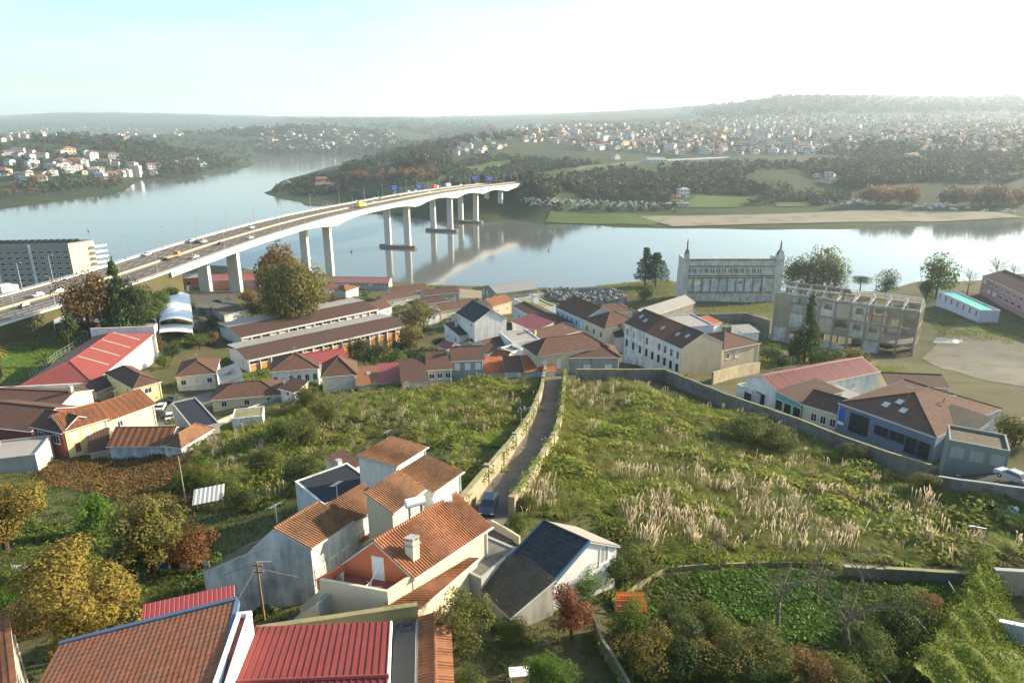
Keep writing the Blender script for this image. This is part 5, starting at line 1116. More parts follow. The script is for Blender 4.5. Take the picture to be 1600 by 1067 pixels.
for j in range(1, 5):   # end wall on the right
    y = Dd * j / 5
    mb = MB(); mb.box(u * (L - .3) + n * (y - .3) - ZUP * 3, u * .6, n * .6, ZUP * (Hh + 3 + 3 * (1 - abs(y / Dd - .5) * 2))); mb.build('column', M['ruinframe'], fr)
for j in range(5):
    for z in fl[1:]:
        mb = MB(); mb.box(u * (L - .25) + n * (Dd * j / 5 + .36) + ZUP * (z - .6), u * .5, n * (Dd / 5 - .72), ZUP * .59); mb.build('beam', M['ruinframe'], fr)
    for k_ in range(3):
        if random.random() < .55: mb = MB(); mb.box(u * (L - .1) + n * (Dd * j / 5 + .37) + ZUP * (fl[k_] + .02), u * .2, n * (Dd / 5 - .74), ZUP * (fl[k_ + 1] - fl[k_] - .66)); mb.build('infill_panel', M['ruinframe'], fr)
bld('ruined_shed', 'long low ruined shed with pale buckled sheet roof beside the ruin', 'shed', (1012,496), (1085,472), None, 5, 'gu', 2.4, 'oldconc', 'greyrib', D=10)
# ---------------------------------------------------------------- vegetation
def leaf_quads(C, Nn, size, aspect=.62, rg=rng):
    n = len(C); Nn = Nn / (np.linalg.norm(Nn, axis=1, keepdims=True) + 1e-9)
    r = rg.normal(size=(n, 3)); T = np.cross(Nn, r); T /= np.linalg.norm(T, axis=1, keepdims=True) + 1e-9; B = np.cross(Nn, T)
    s = np.asarray(size).reshape(-1, 1) * .5 * np.ones((n, 1))
    V = np.stack([C - T * s, C - B * s * aspect, C + T * s, C + B * s * aspect], 1)
    return V
def ball(n, rg=rng):
    d = rg.normal(size=(n, 3)); return d / np.linalg.norm(d, axis=1, keepdims=True)
def crown_quads(n, leaf, nclump=14, cr=.42, seed=0, shape='round', jitter=.5):
    """leaf quads of a crown about 1 unit in radius, centred on the origin"""
    rg = np.random.default_rng(seed); cs = ball(nclump, rg) * (rg.uniform(.2, .74, (nclump, 1)))
    if shape == 'cone':
        zz = rg.uniform(0, 1, nclump); a = rg.uniform(0, 6.28, nclump); rr = (1 - zz) * .75 * rg.uniform(.6, 1, nclump)
        cs = np.c_[np.cos(a) * rr, np.sin(a) * rr, zz * 2 - 1]
        crs = (.12 + .3 * (1 - zz))
    else: crs = rg.uniform(cr * .5, cr * 1.2, nclump)
    w = crs ** 2; k = rg.choice(nclump, n, p=w / w.sum()); d = ball(n, rg)
    fl = np.array([1, 1, .5 if shape == 'cone' else .8])
    C = cs[k] + d * fl * (crs[k] * rg.uniform(.72, 1.08, n))[:, None]
    stray = rg.random(n) < .07; C[stray] *= rg.uniform(1.0, 1.16, (stray.sum(), 1))
    N_ = d + rg.normal(size=(n, 3)) * jitter + np.array([0, 0, .25])
    return leaf_quads(C, N_, leaf * rg.uniform(.6, 1.35, n), rg=rg)
def qmesh(name, V, mats, mi=None):
    V = np.asarray(V); n = len(V); return mesh_np(name, V.reshape(-1, 3), np.arange(n * 4).reshape(n, 4), mats, False, mi)
def limb_mesh(name, h0, r, seed, mat, nl=6, reach=.75, twigs=0, top=1.9, thick=.05):
    """trunk with limbs in units of the crown radius; crown centre at height h0"""
    rg = random.Random(seed); mb = MB(); base = Vector((0, 0, -.15)); p = base; rr = thick * 1.6
    q = Vector((rg.uniform(-.05, .05), rg.uniform(-.05, .05), h0 * .55)); mb.cyl(p, q, rr, rr * .7, 7, cap=False)
    t = Vector((q.x + rg.uniform(-.1, .1), q.y, h0 + .35)); mb.cyl(q, t, rr * .7, rr * .25, 6, cap=False)
    for i in range(nl):
        a = i * 6.28 / nl + rg.uniform(-.4, .4); f = rg.uniform(.0, .8); s = q + (t - q) * f; ln = reach * rg.uniform(.65, 1.05)
        e = s + Vector((math.cos(a) * ln, math.sin(a) * ln, ln * rg.uniform(.25, .9))); m = s + (e - s) * .5 + Vector((0, 0, .08))
        mb.cyl(s, m, rr * .42, rr * .28, 5, cap=False); mb.cyl(m, e, rr * .28, rr * .08, 4, cap=False)
        for j in range(twigs):
            b = m + (e - m) * rg.uniform(-.6, 1); c = b + Vector((rg.uniform(-1, 1), rg.uniform(-1, 1), rg.uniform(.1, 1.2))).normalized() * rg.uniform(.2, .5); mb.cyl(b, c, rr * .12, rr * .04, 3, cap=False)
    o = mb.build(name, mat); me = o.data; bpy.data.objects.remove(o); return me
CROWNS = {}
def crown(fol, var, n, leaf, shape='round', nclump=14, cr=.42):
    k = (fol, var, n, leaf, shape, nclump, cr)
    if k not in CROWNS: CROWNS[k] = qmesh('crown', crown_quads(n, leaf, nclump, cr, hash(str(k)) % 9999 if False else var * 17 + n, shape), FOL[fol])
    return CROWNS[k]
TRUNKS = {}
def trunk(var, h0, mat='bark', **kw):
    k = (var, round(h0, 1), mat, tuple(kw.items()))
    if k not in TRUNKS: TRUNKS[k] = limb_mesh('trunk', round(h0, 1), 1, var, M[mat], **kw)
    return TRUNKS[k]
def tree(name, label, px, py, h, r, fol, n=1500, leaf=.13, shape='round', group=None, fol2=None, nclump=14, cr=.42, loc=None, var=None, cat='tree', flat=1.0):
    """h: full height, r: crown radius"""
    p = loc or R(px, py); var = random.randint(0, 3) if var is None else var
    rz = min(max((h - (0.06 if shape == 'cone' else .05) * h) / 2, .4), r * 1.7 if shape != 'cone' else 99) * flat
    e = empty(name, p - ZUP * .1, label, cat, group)
    c = kid(e, link('crown', crown(fol, var, n, leaf, shape, nclump, cr), e)); c.scale = (r, r, rz); c.location = (0, 0, h - rz * (1.0 if shape == 'cone' else .96)); c.rotation_euler = (0, 0, random.uniform(0, 6.28))
    if fol2: c2 = kid(e, link('crown', crown(fol2, var + 5, n // 2, leaf, shape, nclump, cr), e)); c2.scale = (r * .95, r * .95, rz * .97); c2.location = c.location
    tz = min(r, rz); h0 = (h - rz) / tz; t = kid(e, link('trunk', trunk(var, max(.5, h0)), e)); t.scale = (r * .85, r * .85, tz * .9)
    return e
def bare_tree(name, label, px, py, h, r, group=None, mat='twig'):
    p = R(px, py); e = empty(name, p - ZUP * .1, label, 'tree', group); h0 = h / r * .55
    t = kid(e, link('trunk', trunk(random.randint(0, 3), h0, mat, nl=11, reach=1.0, twigs=9, thick=.035), e)); t.scale = (r, r, r); return e
def gl(px, Y):
    d = ray(px, 470); X = d.x / d.y * Y; return Vector((X, Y, g(X, Y)))
# -- the big trees in and around the town
tree('autumn_tree', 'huge brown autumn tree behind, top of the pair by the school', 448, 500, 37, 13.5, 'brown', 9000, .085, nclump=34, cr=.42)
tree('autumn_tree', 'huge golden green autumn tree in front of the brown one by the school', 463, 522, 31, 13.5, 'gold', 10000, .08, fol2='olive', nclump=38, cr=.42)
tree('brown_tree', 'broad brown leaved tree beside the motorway, left of the dark conifer', 132, 474, 23, 9.5, 'brown', 7000, .09, nclump=30, cr=.46, loc=gl(132, 222))
tree('dark_conifer', 'dark pointed conifer beside the bridge ramp', 184, 470, 27, 7.5, 'conifer', 6000, .12, 'cone', nclump=60, loc=gl(184, 224))
tree('dark_tree', 'dense dark evergreen tree right of the pointed conifer', 205, 470, 22, 6.5, 'dark', 6000, .1, nclump=28, cr=.46, loc=gl(206, 226))
tree('small_tree', 'small dark tree left of the broad brown tree', 92, 468, 13, 4, 'dark', 1500, .16, loc=gl(94, 212))
for px_, Y_ in ((226, 236), (240, 246), (254, 258), (268, 270)): tree('shrub', 'tall green shrub against the bridge embankment', 0, 0, random.uniform(7, 9), 5, 'green', 2600, .13, nclump=18, cr=.5, loc=gl(px_, Y_), group='shrubs against the embankment', cat='shrub')
for i, (px, py) in enumerate([(150, 480), (168, 478), (186, 477), (203, 474), (222, 468), (140, 485), (160, 472), (195, 468), (212, 470), (232, 464), (176, 470)]): tree('shrub', 'green shrub on the slope under the motorway trees', px, py, random.uniform(4, 6), random.uniform(3, 4), random.choice(['olive', 'green']), 900, .2, group='shrubs on the motorway slope', cat='shrub')
MID = [('orange_tree_small',244,545,5,3.2,'russet','small orange leaved tree behind the red hall wall'),('orange_tree_small',303,524,4,3.4,'russet','low orange leaved tree at the foot of the big canopy'),('garden_tree',270,560,6,4,'dark','dark garden tree between red hall and lone white house'),('garden_tree',312,545,6,4.2,'green','green garden tree right of the orange one'),('garden_tree',225,560,5,3.4,'olive','olive garden tree against the red hall wall'),('garden_tree',256,575,5,3.2,'green','green garden tree above the yellow house'),('garden_tree',333,540,6,2.6,'brown','slim brown tree at the lane to the school'),('garden_tree',330,518,6,3,'dark','dark tree at the corner of the car park'),
 ('courtyard_tree',560,560,8,4.5,'dark','dark tree behind the hip roofed house'),('courtyard_tree',585,572,8,5,'dark','dark tree in the yard behind the low sheds'),('courtyard_tree',608,580,7,4.6,'green','green tree in the yard behind the low sheds, touching the roof'),('courtyard_tree',570,548,7,4,'olive','olive tree at the foot of the front pavilion'),('courtyard_tree',622,556,7,4.5,'dark','dark tree by the end of the front pavilion'),('courtyard_tree',640,572,6,4,'dark','dark tree left of the grey gabled house'),
 ('olive_tree',650,528,16,6,'olive','tall loose olive coloured tree at the end of the front pavilion'),('olive_tree',640,548,11,5,'gold','golden tree below the tall loose olive coloured one'),('olive_tree',662,515,15,5,'olive','thin olive coloured tree before the riverside cottages'),('courtyard_tree',620,526,7,4,'dark','dark tree in the gap between pavilion and cottages'),('courtyard_tree',690,545,5,3.6,'dark','dark tree below the slate annexe'),
 ('autumn_bush',395,500,9,5,'olive','olive bush left of the rear pavilion'),('autumn_bush',420,505,8,5,'gold','golden bush at the foot of the huge autumn trees'),('autumn_bush',388,478,8,5,'brown','brownish bush before the pink shed'),('autumn_bush',500,480,9,5,'olive','olive bush right of the huge autumn trees'),('autumn_bush',520,475,6,4,'brown','low brown bush near the bridge pier'),
 ('round_cypress',367,604,5.5,2.6,'dark','dark clipped cypress beside the bright green lawn'),('round_cypress',1007,472,9,4.6,'dark','dark rounded bush on the river bank below the pines'),
 ('bank_tree',1236,457,24,8.5,'green','leafy green tree first in the clump right of the ruin'),('bank_tree',1258,459,27,9,'olive','tall olive green tree in the clump right of the ruin'),('bank_tree',1284,459,29,10,'olive','tallest pale green tree of the clump right of the ruin'),('bank_tree',1303,459,22,8,'green','green tree at the right end of the clump by the ruin'),('bank_tree',1268,462,13,7,'dark','dark low tree at the foot of the clump right of the ruin'),
 ('dark_round_tree',1383,463,15,6.2,'dark','dark rounded tree behind the roofless factory'),('flat_cedar',1342,462,12,7,'conifer','flat topped dark cedar behind the roofless factory'),
 ('poplar',1462,466,25,8.5,'green','tall airy green tree between factory and turquoise roof'),('poplar',1446,470,14,5,'green','smaller green tree left of the tall airy one'),
 ('bush',1205,566,6,4.5,'green','green bush left of the factory conifer'),('bush',1292,578,7,5,'green','green bush at the foot of the roofless factory'),('bush',1318,580,5,4,'dark','dark bush before the roofless factory'),('bush',1338,578,7.5,5,'gold','yellowish round bush before the roofless factory'),('bush',1222,575,5,4,'dark','dark bush before the factory by the low fence'),
 ('street_bush',1583,697,6,4.2,'olive','large olive bush over the blue workshop roof at the right edge')]
for nm, px, py, h, r, f, lb in MID: tree(nm, lb, px, py, h, r, f, 1800 if r < 6 else 2600, .13 if r < 6 else .1, nclump=20, cr=.52, cat='bush' if 'bush' in nm else 'tree', flat=.45 if nm == 'flat_cedar' else 1)
tree('factory_conifer', 'tall dark conifer standing in front of the roofless factory', 1256, 568, 21, 5.6, 'conifer', 3600, .12, 'cone', nclump=46)
for lb, px, py, h, r in [('tall dark pine on the river bank, left of its twin', 1008, 447, 23, 7), ('broad dark pine on the river bank, right of its twin', 1024, 447, 20, 9)]:
    p = R(px, py); e = empty('river_pine', p, lb, 'tree', 'pines on the river bank')
    rg = np.random.default_rng(px); V = []
    for k_ in range(11):
        z = h * (.25 + .75 * k_ / 10); rr = r * (1.05 - .8 * k_ / 10) * rg.uniform(.85, 1.15); nn = 520
        a = rg.uniform(0, 6.28, nn); q = np.sqrt(rg.random(nn)) * rr; C = np.c_[np.cos(a) * q + rg.uniform(-.8, .8), np.sin(a) * q, z + rg.normal(0, .3, nn) - q * .12]
        V.append(leaf_quads(C, np.c_[rg.normal(0, .5, nn), rg.normal(0, .5, nn), np.ones(nn)], rg.uniform(.6, 1.2, nn), rg=rg))
    kid(e, link('crown', qmesh('crown', np.concatenate(V), FOL['conifer']), e)); t = kid(e, link('trunk', trunk(1, 3.2), e)); t.scale = (r, r, h / 3.6)
for px, py, h, r, lb in [(1510, 466, 20, 6, 'bare tree left of the pink factory gable'), (1552, 452, 22, 8, 'wide bare tree behind the pink factory roof'), (1580, 448, 17, 6, 'bare tree at the right edge behind the pink factory'), (1320, 1015, 6.5, 3.2, 'bare brown garden tree standing in the allotment'), (1215, 985, 8, 3, 'thin pale bare tree in the vegetable garden'), (1345, 925, 4.5, 2.4, 'bare reddish shrub before the plank wall'), (1275, 940, 5, 2.4, 'bare shrub at the back of the vegetable garden'), (1120, 880, 3.6, 1.8, 'dead leaning branches at the corner of the garden wall'), (530, 655, 6, 3, 'bare thin shrub in the left field')]:
    bare_tree('bare_tree', lb, px, py, h, r)
# -- nearest trees
tree('yellow_tree', 'large round yellow leaved tree at the lower left', 148, 1024, 10.5, 5.6, 'yellow', 20000, .045, nclump=40, cr=.3)
tree('yellow_tree', 'yellow autumn tree cut by the left edge', 8, 862, 9, 6, 'yellow', 12000, .05, nclump=28, cr=.3)
tree('mixed_tree', 'tall olive and gold tree left of the weathered gable house', 238, 898, 9.5, 4.8, 'olive', 9000, .06, fol2='gold', nclump=26, cr=.3)
tree('russet_bush', 'russet bush beside the olive and gold tree', 303, 893, 5, 2.8, 'russet', 4000, .08, nclump=16, cat='bush')
tree('green_tree', 'small bright green tree above the yellow one', 147, 838, 6, 2.6, 'bright', 3500, .09, nclump=14)
tree('green_tree', 'dark green low tree below the olive and gold tree', 205, 905, 4.5, 3, 'dark', 3500, .09, nclump=14)
tree('silver_tree', 'olive leaved garden tree right of the orange tiled strip', 722, 1015, 6, 2.75, 'olive', 7000, .06, nclump=26, cr=.3)
tree('red_bush', 'red leaved photinia shrub below the slate roofed house', 893, 1000, 4.8, 2.3, 'red', 5000, .075, nclump=20, cr=.32, cat='shrub')
ORCH = [(946,912,4.2,2.5,'dark','dark shrub against the white gable of the slate house'),(912,932,3.4,2.2,'bright','green shrub between slate house and red shrub'),(988,905,3.6,2.4,'olive','olive shrub right of the dark shrub by the white gable'),(842,1085,3.6,1.5,'bright','bright green citrus tree at the bottom centre'),(800,1000,2.0,1.6,'green','dark clipped shrub below the lichen roof'),(870,1092,3.4,1.7,'bright','bright green citrus tree right of its twin at the bottom'),(985,1000,4,2.0,'green','green fruit tree beside the curved concrete wall'),(1010,1060,5,2.5,'gold','orange tree with golden tinge at the bottom centre'),(1075,1062,5,2.7,'dark','dark orange tree at the bottom, second from the curved wall'),(1140,1068,5,2.6,'dark','dark orange tree at the bottom, third from the curved wall'),(1050,1005,4,2.3,'dark','dark fruit tree above the orange trees'),(1110,1010,4,2.3,'green','green fruit tree above the orange trees'),(1190,1050,4,2.3,'olive','olive fruit tree right of the orange trees'),(1395,1000,5.5,2.7,'dark','dense dark orange tree in the allotment'),(1440,965,3,1.9,'brown','brown shrub by the leaning stake'),(1260,1070,3.4,2.3,'brown','brown green shrub at the bottom right of the path'),(1310,1085,3.6,2.2,'olive','olive shrub at the bottom edge near the path'),(1360,1050,3.4,2.2,'green','green shrub below the dense orange tree'),(730,1085,2.4,1.6,'dark','dark shrub at the bottom beside the tile strip'),(810,830,2.2,1.6,'green','green bush over the wall beside the parked car'),(822,800,2.4,1.6,'olive','olive bush at the foot of the alley wall'),(60,985,3.4,3,'brown','brown shrub under the large yellow tree'),(25,960,3,2.6,'bright','bright green bramble at the left edge'),(380,800,3.6,2.6,'dark','dark bush below the striped shed'),(350,780,4.2,3,'green','green bush left of the striped shed'),(310,760,4.5,3,'green','leafy bush by the tall thin post'),(470,760,5,3.4,'dark','dark bush at the left end of the flat bitumen roof'),(415,745,5,3.6,'olive','olive bush in the lower left field'),(480,700,5.5,3.6,'olive','big olive bush in the middle of the left field'),(445,690,5,3.2,'green','green bush in the middle of the left field'),(510,668,6,3.6,'olive','olive tree like bush near the white villa'),(478,640,6,3.8,'olive','loose olive bush below the white villa'),(1170,690,5,5.2,'olive','large dome of scrub on the mound in the right field'),(1215,705,4,4.2,'olive','dome of scrub on the right side of the mound'),(1440,772,3.6,2.4,'olive','yellow green bush at the end of the field wall'),(1330,722,3.4,2.6,'olive','bush against the field wall below the blue workshop')]
for px, py, h, r, f, lb in ORCH: tree('shrub' if h < 4.6 else 'garden_tree', lb, px, py, h, r, f, 5000, .065, fol2=random.choice(['olive', 'green', 'gold', 'olive']) if f in ('dark', 'green') else 'green' if f in ('olive', 'bright') else None, nclump=20, cr=.36, cat='shrub' if h < 4.6 else 'tree')
# -- palm at the left edge
pp = R(4, 590); e = empty('palm_tree', pp, 'palm tree with hanging yellowed fronds at the left edge', 'palm')
mb = MB(); mb.cyl((0, 0, -.2), (.2, 0, 8), .35, .28, 8, cap=False); mb.build('trunk', M['bark'], e)
V = []
for k_ in range(34):
    a = k_ * 2.4; up = random.uniform(-1.0, .9); prev = Vector((.2, 0, 8)); dirv = Vector((math.cos(a), math.sin(a), up)).normalized()
    for s_ in range(5):
        nx = prev + dirv * .62; w = Vector((-math.sin(a), math.cos(a), 0)) * (.38 - .05 * s_); V.append([prev - w, prev + w, nx + w * .8, nx - w * .8]); prev = nx; dirv = (dirv + Vector((0, 0, -.28))).normalized()
kid(e, link('fronds', qmesh('fronds', np.array([[tuple(q) for q in f] for f in V]), FOL['gold']), e))
# -- sampling helpers on the ground
def world_poly(px, h=0): return np.array([tuple(R(*p).xy) for p in px])
def inside(poly, x, y):
    c = np.zeros(len(x), bool); n = len(poly); j = n - 1
    for i in range(n):
        xi, yi = poly[i]; xj, yj = poly[j]
        with np.errstate(divide='ignore', invalid='ignore'): c ^= ((yi > y) != (yj > y)) & (x < (xj - xi) * (y - yi) / (yj - yi) + xi)
        j = i
    return c
FOOT = []   # building footprints to keep plants out of
for I in e_info.values():
    o, u_, v_, L_, D_ = (I[k] for k in ('o', 'u', 'v', 'L', 'D'))
    FOOT.append(np.array([tuple((o + u_ * a + v_ * b).xy) for a, b in ((-.4, -.4), (L_ + .4, -.4), (L_ + .4, D_ + .4), (-.4, D_ + .4))]))
FOOT.append(world_poly([(700,850),(726,806),(745,785),(800,713),(830,666),(847,622),(853,585),(883,585),(878,650),(868,693),(849,727),(831,760),(808,795),(800,850)]))
FOOT.append(world_poly([(1085,592),(1180,632),(1311,668),(1460,728),(1620,742),(1620,768),(1450,748),(1300,690),(1165,645),(1072,603)]))
def gz_arr(x, y):
    fx = np.clip((x - GX0) / GS, 0, GZ.shape[1] - 2); fy = np.clip((y - GY0) / GS, 0, GZ.shape[0] - 2); i = fx.astype(int); j = fy.astype(int); fx = fx - i; fy = fy - j
    return (GZ[j, i] * (1 - fx) + GZ[j, i + 1] * fx) * (1 - fy) + (GZ[j + 1, i] * (1 - fx) + GZ[j + 1, i + 1] * fx) * fy
def scatter(polys, n, free=True, noise_sc=None, thr=0, seed=0):
    """n points spread evenly over pixel polygons laid on the ground"""
    out = []; rg = np.random.default_rng(seed)
    wp = [world_poly(p) for p in polys]; area = np.array([.5 * abs(np.dot(p[:, 0], np.roll(p[:, 1], 1)) - np.dot(p[:, 1], np.roll(p[:, 0], 1))) for p in wp]); cnt = np.round(n * area / area.sum()).astype(int)
    for p, c in zip(wp, cnt):
        got = []
        tot = 0
        for _ in range(60):
            x = rg.uniform(p[:, 0].min(), p[:, 0].max(), c * 2 + 20); y = rg.uniform(p[:, 1].min(), p[:, 1].max(), c * 2 + 20); m = inside(p, x, y)
            if free:
                for f in FOOT: m &= ~inside(f, x, y)
            if noise_sc: m &= vnoise(x, y, noise_sc, 11) > thr
            got.append(np.c_[x[m], y[m]]); tot += m.sum()
            if tot >= c: break
        out.append(np.concatenate(got)[:c])
    q = np.concatenate(out); return np.c_[q, gz_arr(q[:, 0], q[:, 1])]
LF = [(300,720),(345,672),(440,632),(560,608),(700,600),(838,594),(838,640),(800,700),(728,780),(700,720),(660,690),(600,680),(540,700),(480,770),(400,800),(300,800)]
RFD = [(888,600),(985,600),(1130,642),(1310,712),(1450,762),(1610,792),(1610,878),(1440,880),(1300,880),(1100,884),(1010,880),(985,845),(900,800),(815,815),(812,800),(852,730),(872,690)]
GARD = [(955,955),(1040,900),(1300,888),(1525,920),(1430,1075),(960,1075)]
LGARD = [(0,800),(100,830),(330,830),(345,890),(420,905),(440,960),(230,965),(0,1000)]
BRAM = [(60,725),(170,715),(285,705),(330,800),(220,800),(60,760)]
def many(template, P_, scale, zs=None):
    """place copies of a quad cloud: template (k,4,3), P_ (n,3)"""
    n = len(P_); a = rng.uniform(0, 6.28, n); ca, sa = np.cos(a), np.sin(a); T = template[None] * np.asarray(scale).reshape(n, 1, 1, -1)
    X = T[..., 0] * ca[:, None, None] - T[..., 1] * sa[:, None, None]; Y = T[..., 0] * sa[:, None, None] + T[..., 1] * ca[:, None, None]
    return (np.stack([X, Y, T[..., 2]], -1) + P_[:, None, None, :]).reshape(-1, 4, 3)
def tuft(nb, h, spread, w, seed, droop=.5, seg=2):
    rg = np.random.default_rng(seed); V = []
    for i in range(nb):
        a = rg.uniform(0, 6.28); l = h * rg.uniform(.6, 1.1); d = Vector((math.cos(a) * spread, math.sin(a) * spread, 1)).normalized(); p = Vector((rg.uniform(-.1, .1) * spread, rg.uniform(-.1, .1) * spread, -.05)); s = Vector((-math.sin(a), math.cos(a), 0)) * w
        for k_ in range(seg):
            q = p + d * (l / seg); e_ = s * (1 - (k_ + 1) / seg * .8); V.append([p - s, p + s, q + e_, q - e_]); p = q; s = e_; d = (d + Vector((math.cos(a), math.sin(a), -.6)) * droop).normalized()
    return np.array([[tuple(c) for c in f] for f in V])
def lump(n, leaf, seed):
    rg = np.random.default_rng(seed); d = ball(n, rg); d[:, 2] = np.abs(d[:, 2]); C = d * np.array([1, 1, .8]) * rg.uniform(.75, 1.05, (n, 1)); return leaf_quads(C, d + rg.normal(size=(n, 3)) * .5, leaf * rg.uniform(.6, 1.3, n), rg=rg)
def stuff(name, quads, mat, label): return tag(link(name, qmesh(name, quads, mat)), label, kind='stuff')
grass_t = [tuft(9, 1, .5, .05, s) for s in range(4)]
# rough grass and scrub over the fields
Q_ = []
p = scatter([LF], 4200, seed=1); Q_ += [many(grass_t[0], p, rng.uniform(.5, 1.3, len(p)))]
p = scatter([RFD], 9500, seed=2); Q_ += [many(grass_t[1], p, rng.uniform(.5, 1.2, len(p)))]
stuff('field_grass', np.concatenate(Q_), FOL['weeds'], 'tall rough grass covering both fields beside the alley')
lumps = [lump(300, .2, s) for s in range(4)]
Q_ = []
for i, (pl, n, sc, thr) in enumerate([(LF, 230, 14, -.15), (RFD, 400, 16, -.1)]):
    p = scatter([pl], n, noise_sc=sc, thr=thr, seed=5 + i); h = len(p) // 2
    for k_, q in enumerate((p[:h], p[h:])): s_ = .55 + rng.gamma(2, .45, len(q)).clip(0, 2.2); Q_.append(many(lumps[k_], q - [0, 0, .15], np.c_[s_ * 1.3, s_ * 1.3, s_ * .95]))
stuff('scrub', np.concatenate(Q_), FOL['scrub'], 'low bushy scrub growing in patches over both fields')
p = scatter([GARD], 1500, seed=9); Q_ = [many(lump(26, .55, 8), p, rng.uniform(.25, .7, len(p)))]; p = scatter([GARD], 5500, seed=10); Q_ += [many(grass_t[2], p, rng.uniform(.25, .7, len(p)))]
stuff('garden_greens', np.concatenate(Q_), FOL['green'], 'mixed low garden greenery among the fruit trees')
p = scatter([[(1095,905),(1180,893),(1290,898),(1330,960),(1290,1000),(1200,985),(1120,960)], [(1190,945),(1290,930),(1320,990),(1240,1010)], [(1430,905),(1500,925),(1460,960),(1400,930)]], 1500, seed=12)
stuff('vegetable_leaves', many(lump(24, .6, 3), p, rng.uniform(.3, .75, len(p))), FOL['bright'], 'bright green leafy vegetables in the allotment')
p = scatter([LGARD], 1100, noise_sc=7, thr=-.2, seed=13); Q_ = [many(lump(26, .5, 5), p, rng.uniform(.3, 1.0, len(p)))]; p = scatter([LGARD], 4000, seed=14); Q_ += [many(grass_t[3], p, rng.uniform(.25, .7, len(p)))]
stuff('garden_undergrowth', np.concatenate(Q_), FOL['green'], 'dark undergrowth in the sloping gardens at the lower left')
p = scatter([BRAM], 700, seed=15); stuff('bramble', many(lump(40, .4, 6), p, rng.uniform(.5, 1.2, len(p))), FOL['brown'], 'brown bramble thicket below the white cottage')
p = scatter([[(10,540),(150,515),(170,530),(60,590),(0,600)], [(0,505),(110,490),(60,540),(0,560)], [(120,480),(230,460),(240,455),(230,480)], [(380,570),(425,570),(425,600),(372,602)], [(1180,560),(1420,575),(1380,590),(1200,600)], [(1450,490),(1600,520),(1600,540),(1480,530)], [(900,440),(1050,436),(1050,470),(1000,475)], [(1060,585),(1080,590),(1000,570)], [(1190,545),(1440,590),(1500,640),(1300,600),(1180,590)], [(1450,495),(1600,510),(1600,535),(1470,525)], [(1085,480),(1220,470),(1220,560),(1190,560)]], 15000, seed=16)
stuff('bank_grass', many(tuft(6, 1, .7, .12, 9), p, rng.uniform(.5, 1.1, len(p))), FOL['weeds'], 'grass on the slopes and banks around the town')
NEARG = [[(60,760),(220,800),(330,800),(345,890),(480,975),(400,985),(230,965),(0,1010),(0,760)], [(660,965),(960,885),(985,850),(1040,890),(950,990),(990,1075),(660,1075)], [(0,720),(60,725),(60,770),(0,800)], [(430,830),(480,880),(470,930),(420,905),(350,890)], [(320,790),(430,785),(505,795),(430,815),(345,835)]]
p = scatter([[(300,700),(440,640),(840,600),(870,690),(1000,870),(1040,890),(950,990),(990,1075),(0,1075),(0,730)]], 17000, seed=21); q = scatter(NEARG, 420, noise_sc=5, thr=-.1, seed=22)
stuff('yard_grass', np.concatenate([many(grass_t[0], p, rng.uniform(.25, .7, len(p))), many(lump(40, .42, 11), q, rng.uniform(.35, .9, len(q)))]), FOL['green'], 'rough grass and weeds around the nearest houses')
# weeds at the foot of walls and between the houses of the town
p = scatter([[(0,640),(60,560),(250,480),(420,440),(760,450),(1000,470),(1080,520),(1060,590),(870,580),(560,605),(330,650),(0,720)]], 900, noise_sc=10, thr=.12, seed=17)
stuff('town_greenery', many(lump(40, .45, 7), p, rng.uniform(.7, 2.2, len(p))), FOL['green'], 'small shrubs and weeds in the yards between the houses')
# -- pampas grass: every clump a thing, blades and plumes its parts
def pampas_proto(seed, npl):
    rg = np.random.default_rng(seed); b = qmesh('blades', tuft(190, 1.9, .8, .045, seed, .42, 3), FOL['pampas']); V = []
    for i in range(npl):
        a = rg.uniform(0, 6.28); t = rg.uniform(.02, .3); d = Vector((math.cos(a) * t, math.sin(a) * t, 1)).normalized(); h = rg.uniform(1.25, 1.9); p = d * .8 + Vector((rg.normal(0, .3), rg.normal(0, .3), 0)); q = p + d * (h - .8); e_ = (d + Vector((math.cos(a) * .25 + .15, math.sin(a) * .25, 0))).normalized() * rg.uniform(.35, .55)
        for s in (Vector((1, 0, 0)), Vector((0, 1, 0))):
            V.append([p - s * .012, p + s * .012, q + s * .02, q - s * .02]); m = q + e_ * .4; V.append([q - s * .03, q + s * .03, m + s * .052, m - s * .052]); V.append([m - s * .052, m + s * .052, q + e_ + s * .02, q + e_ - s * .02])
    return b, qmesh('plumes', np.array([[tuple(c) for c in f] for f in V]), FOL['plume'])
protos = [pampas_proto(s, n) for s, n in ((1, 3), (2, 6), (3, 9), (4, 13), (5, 4))]
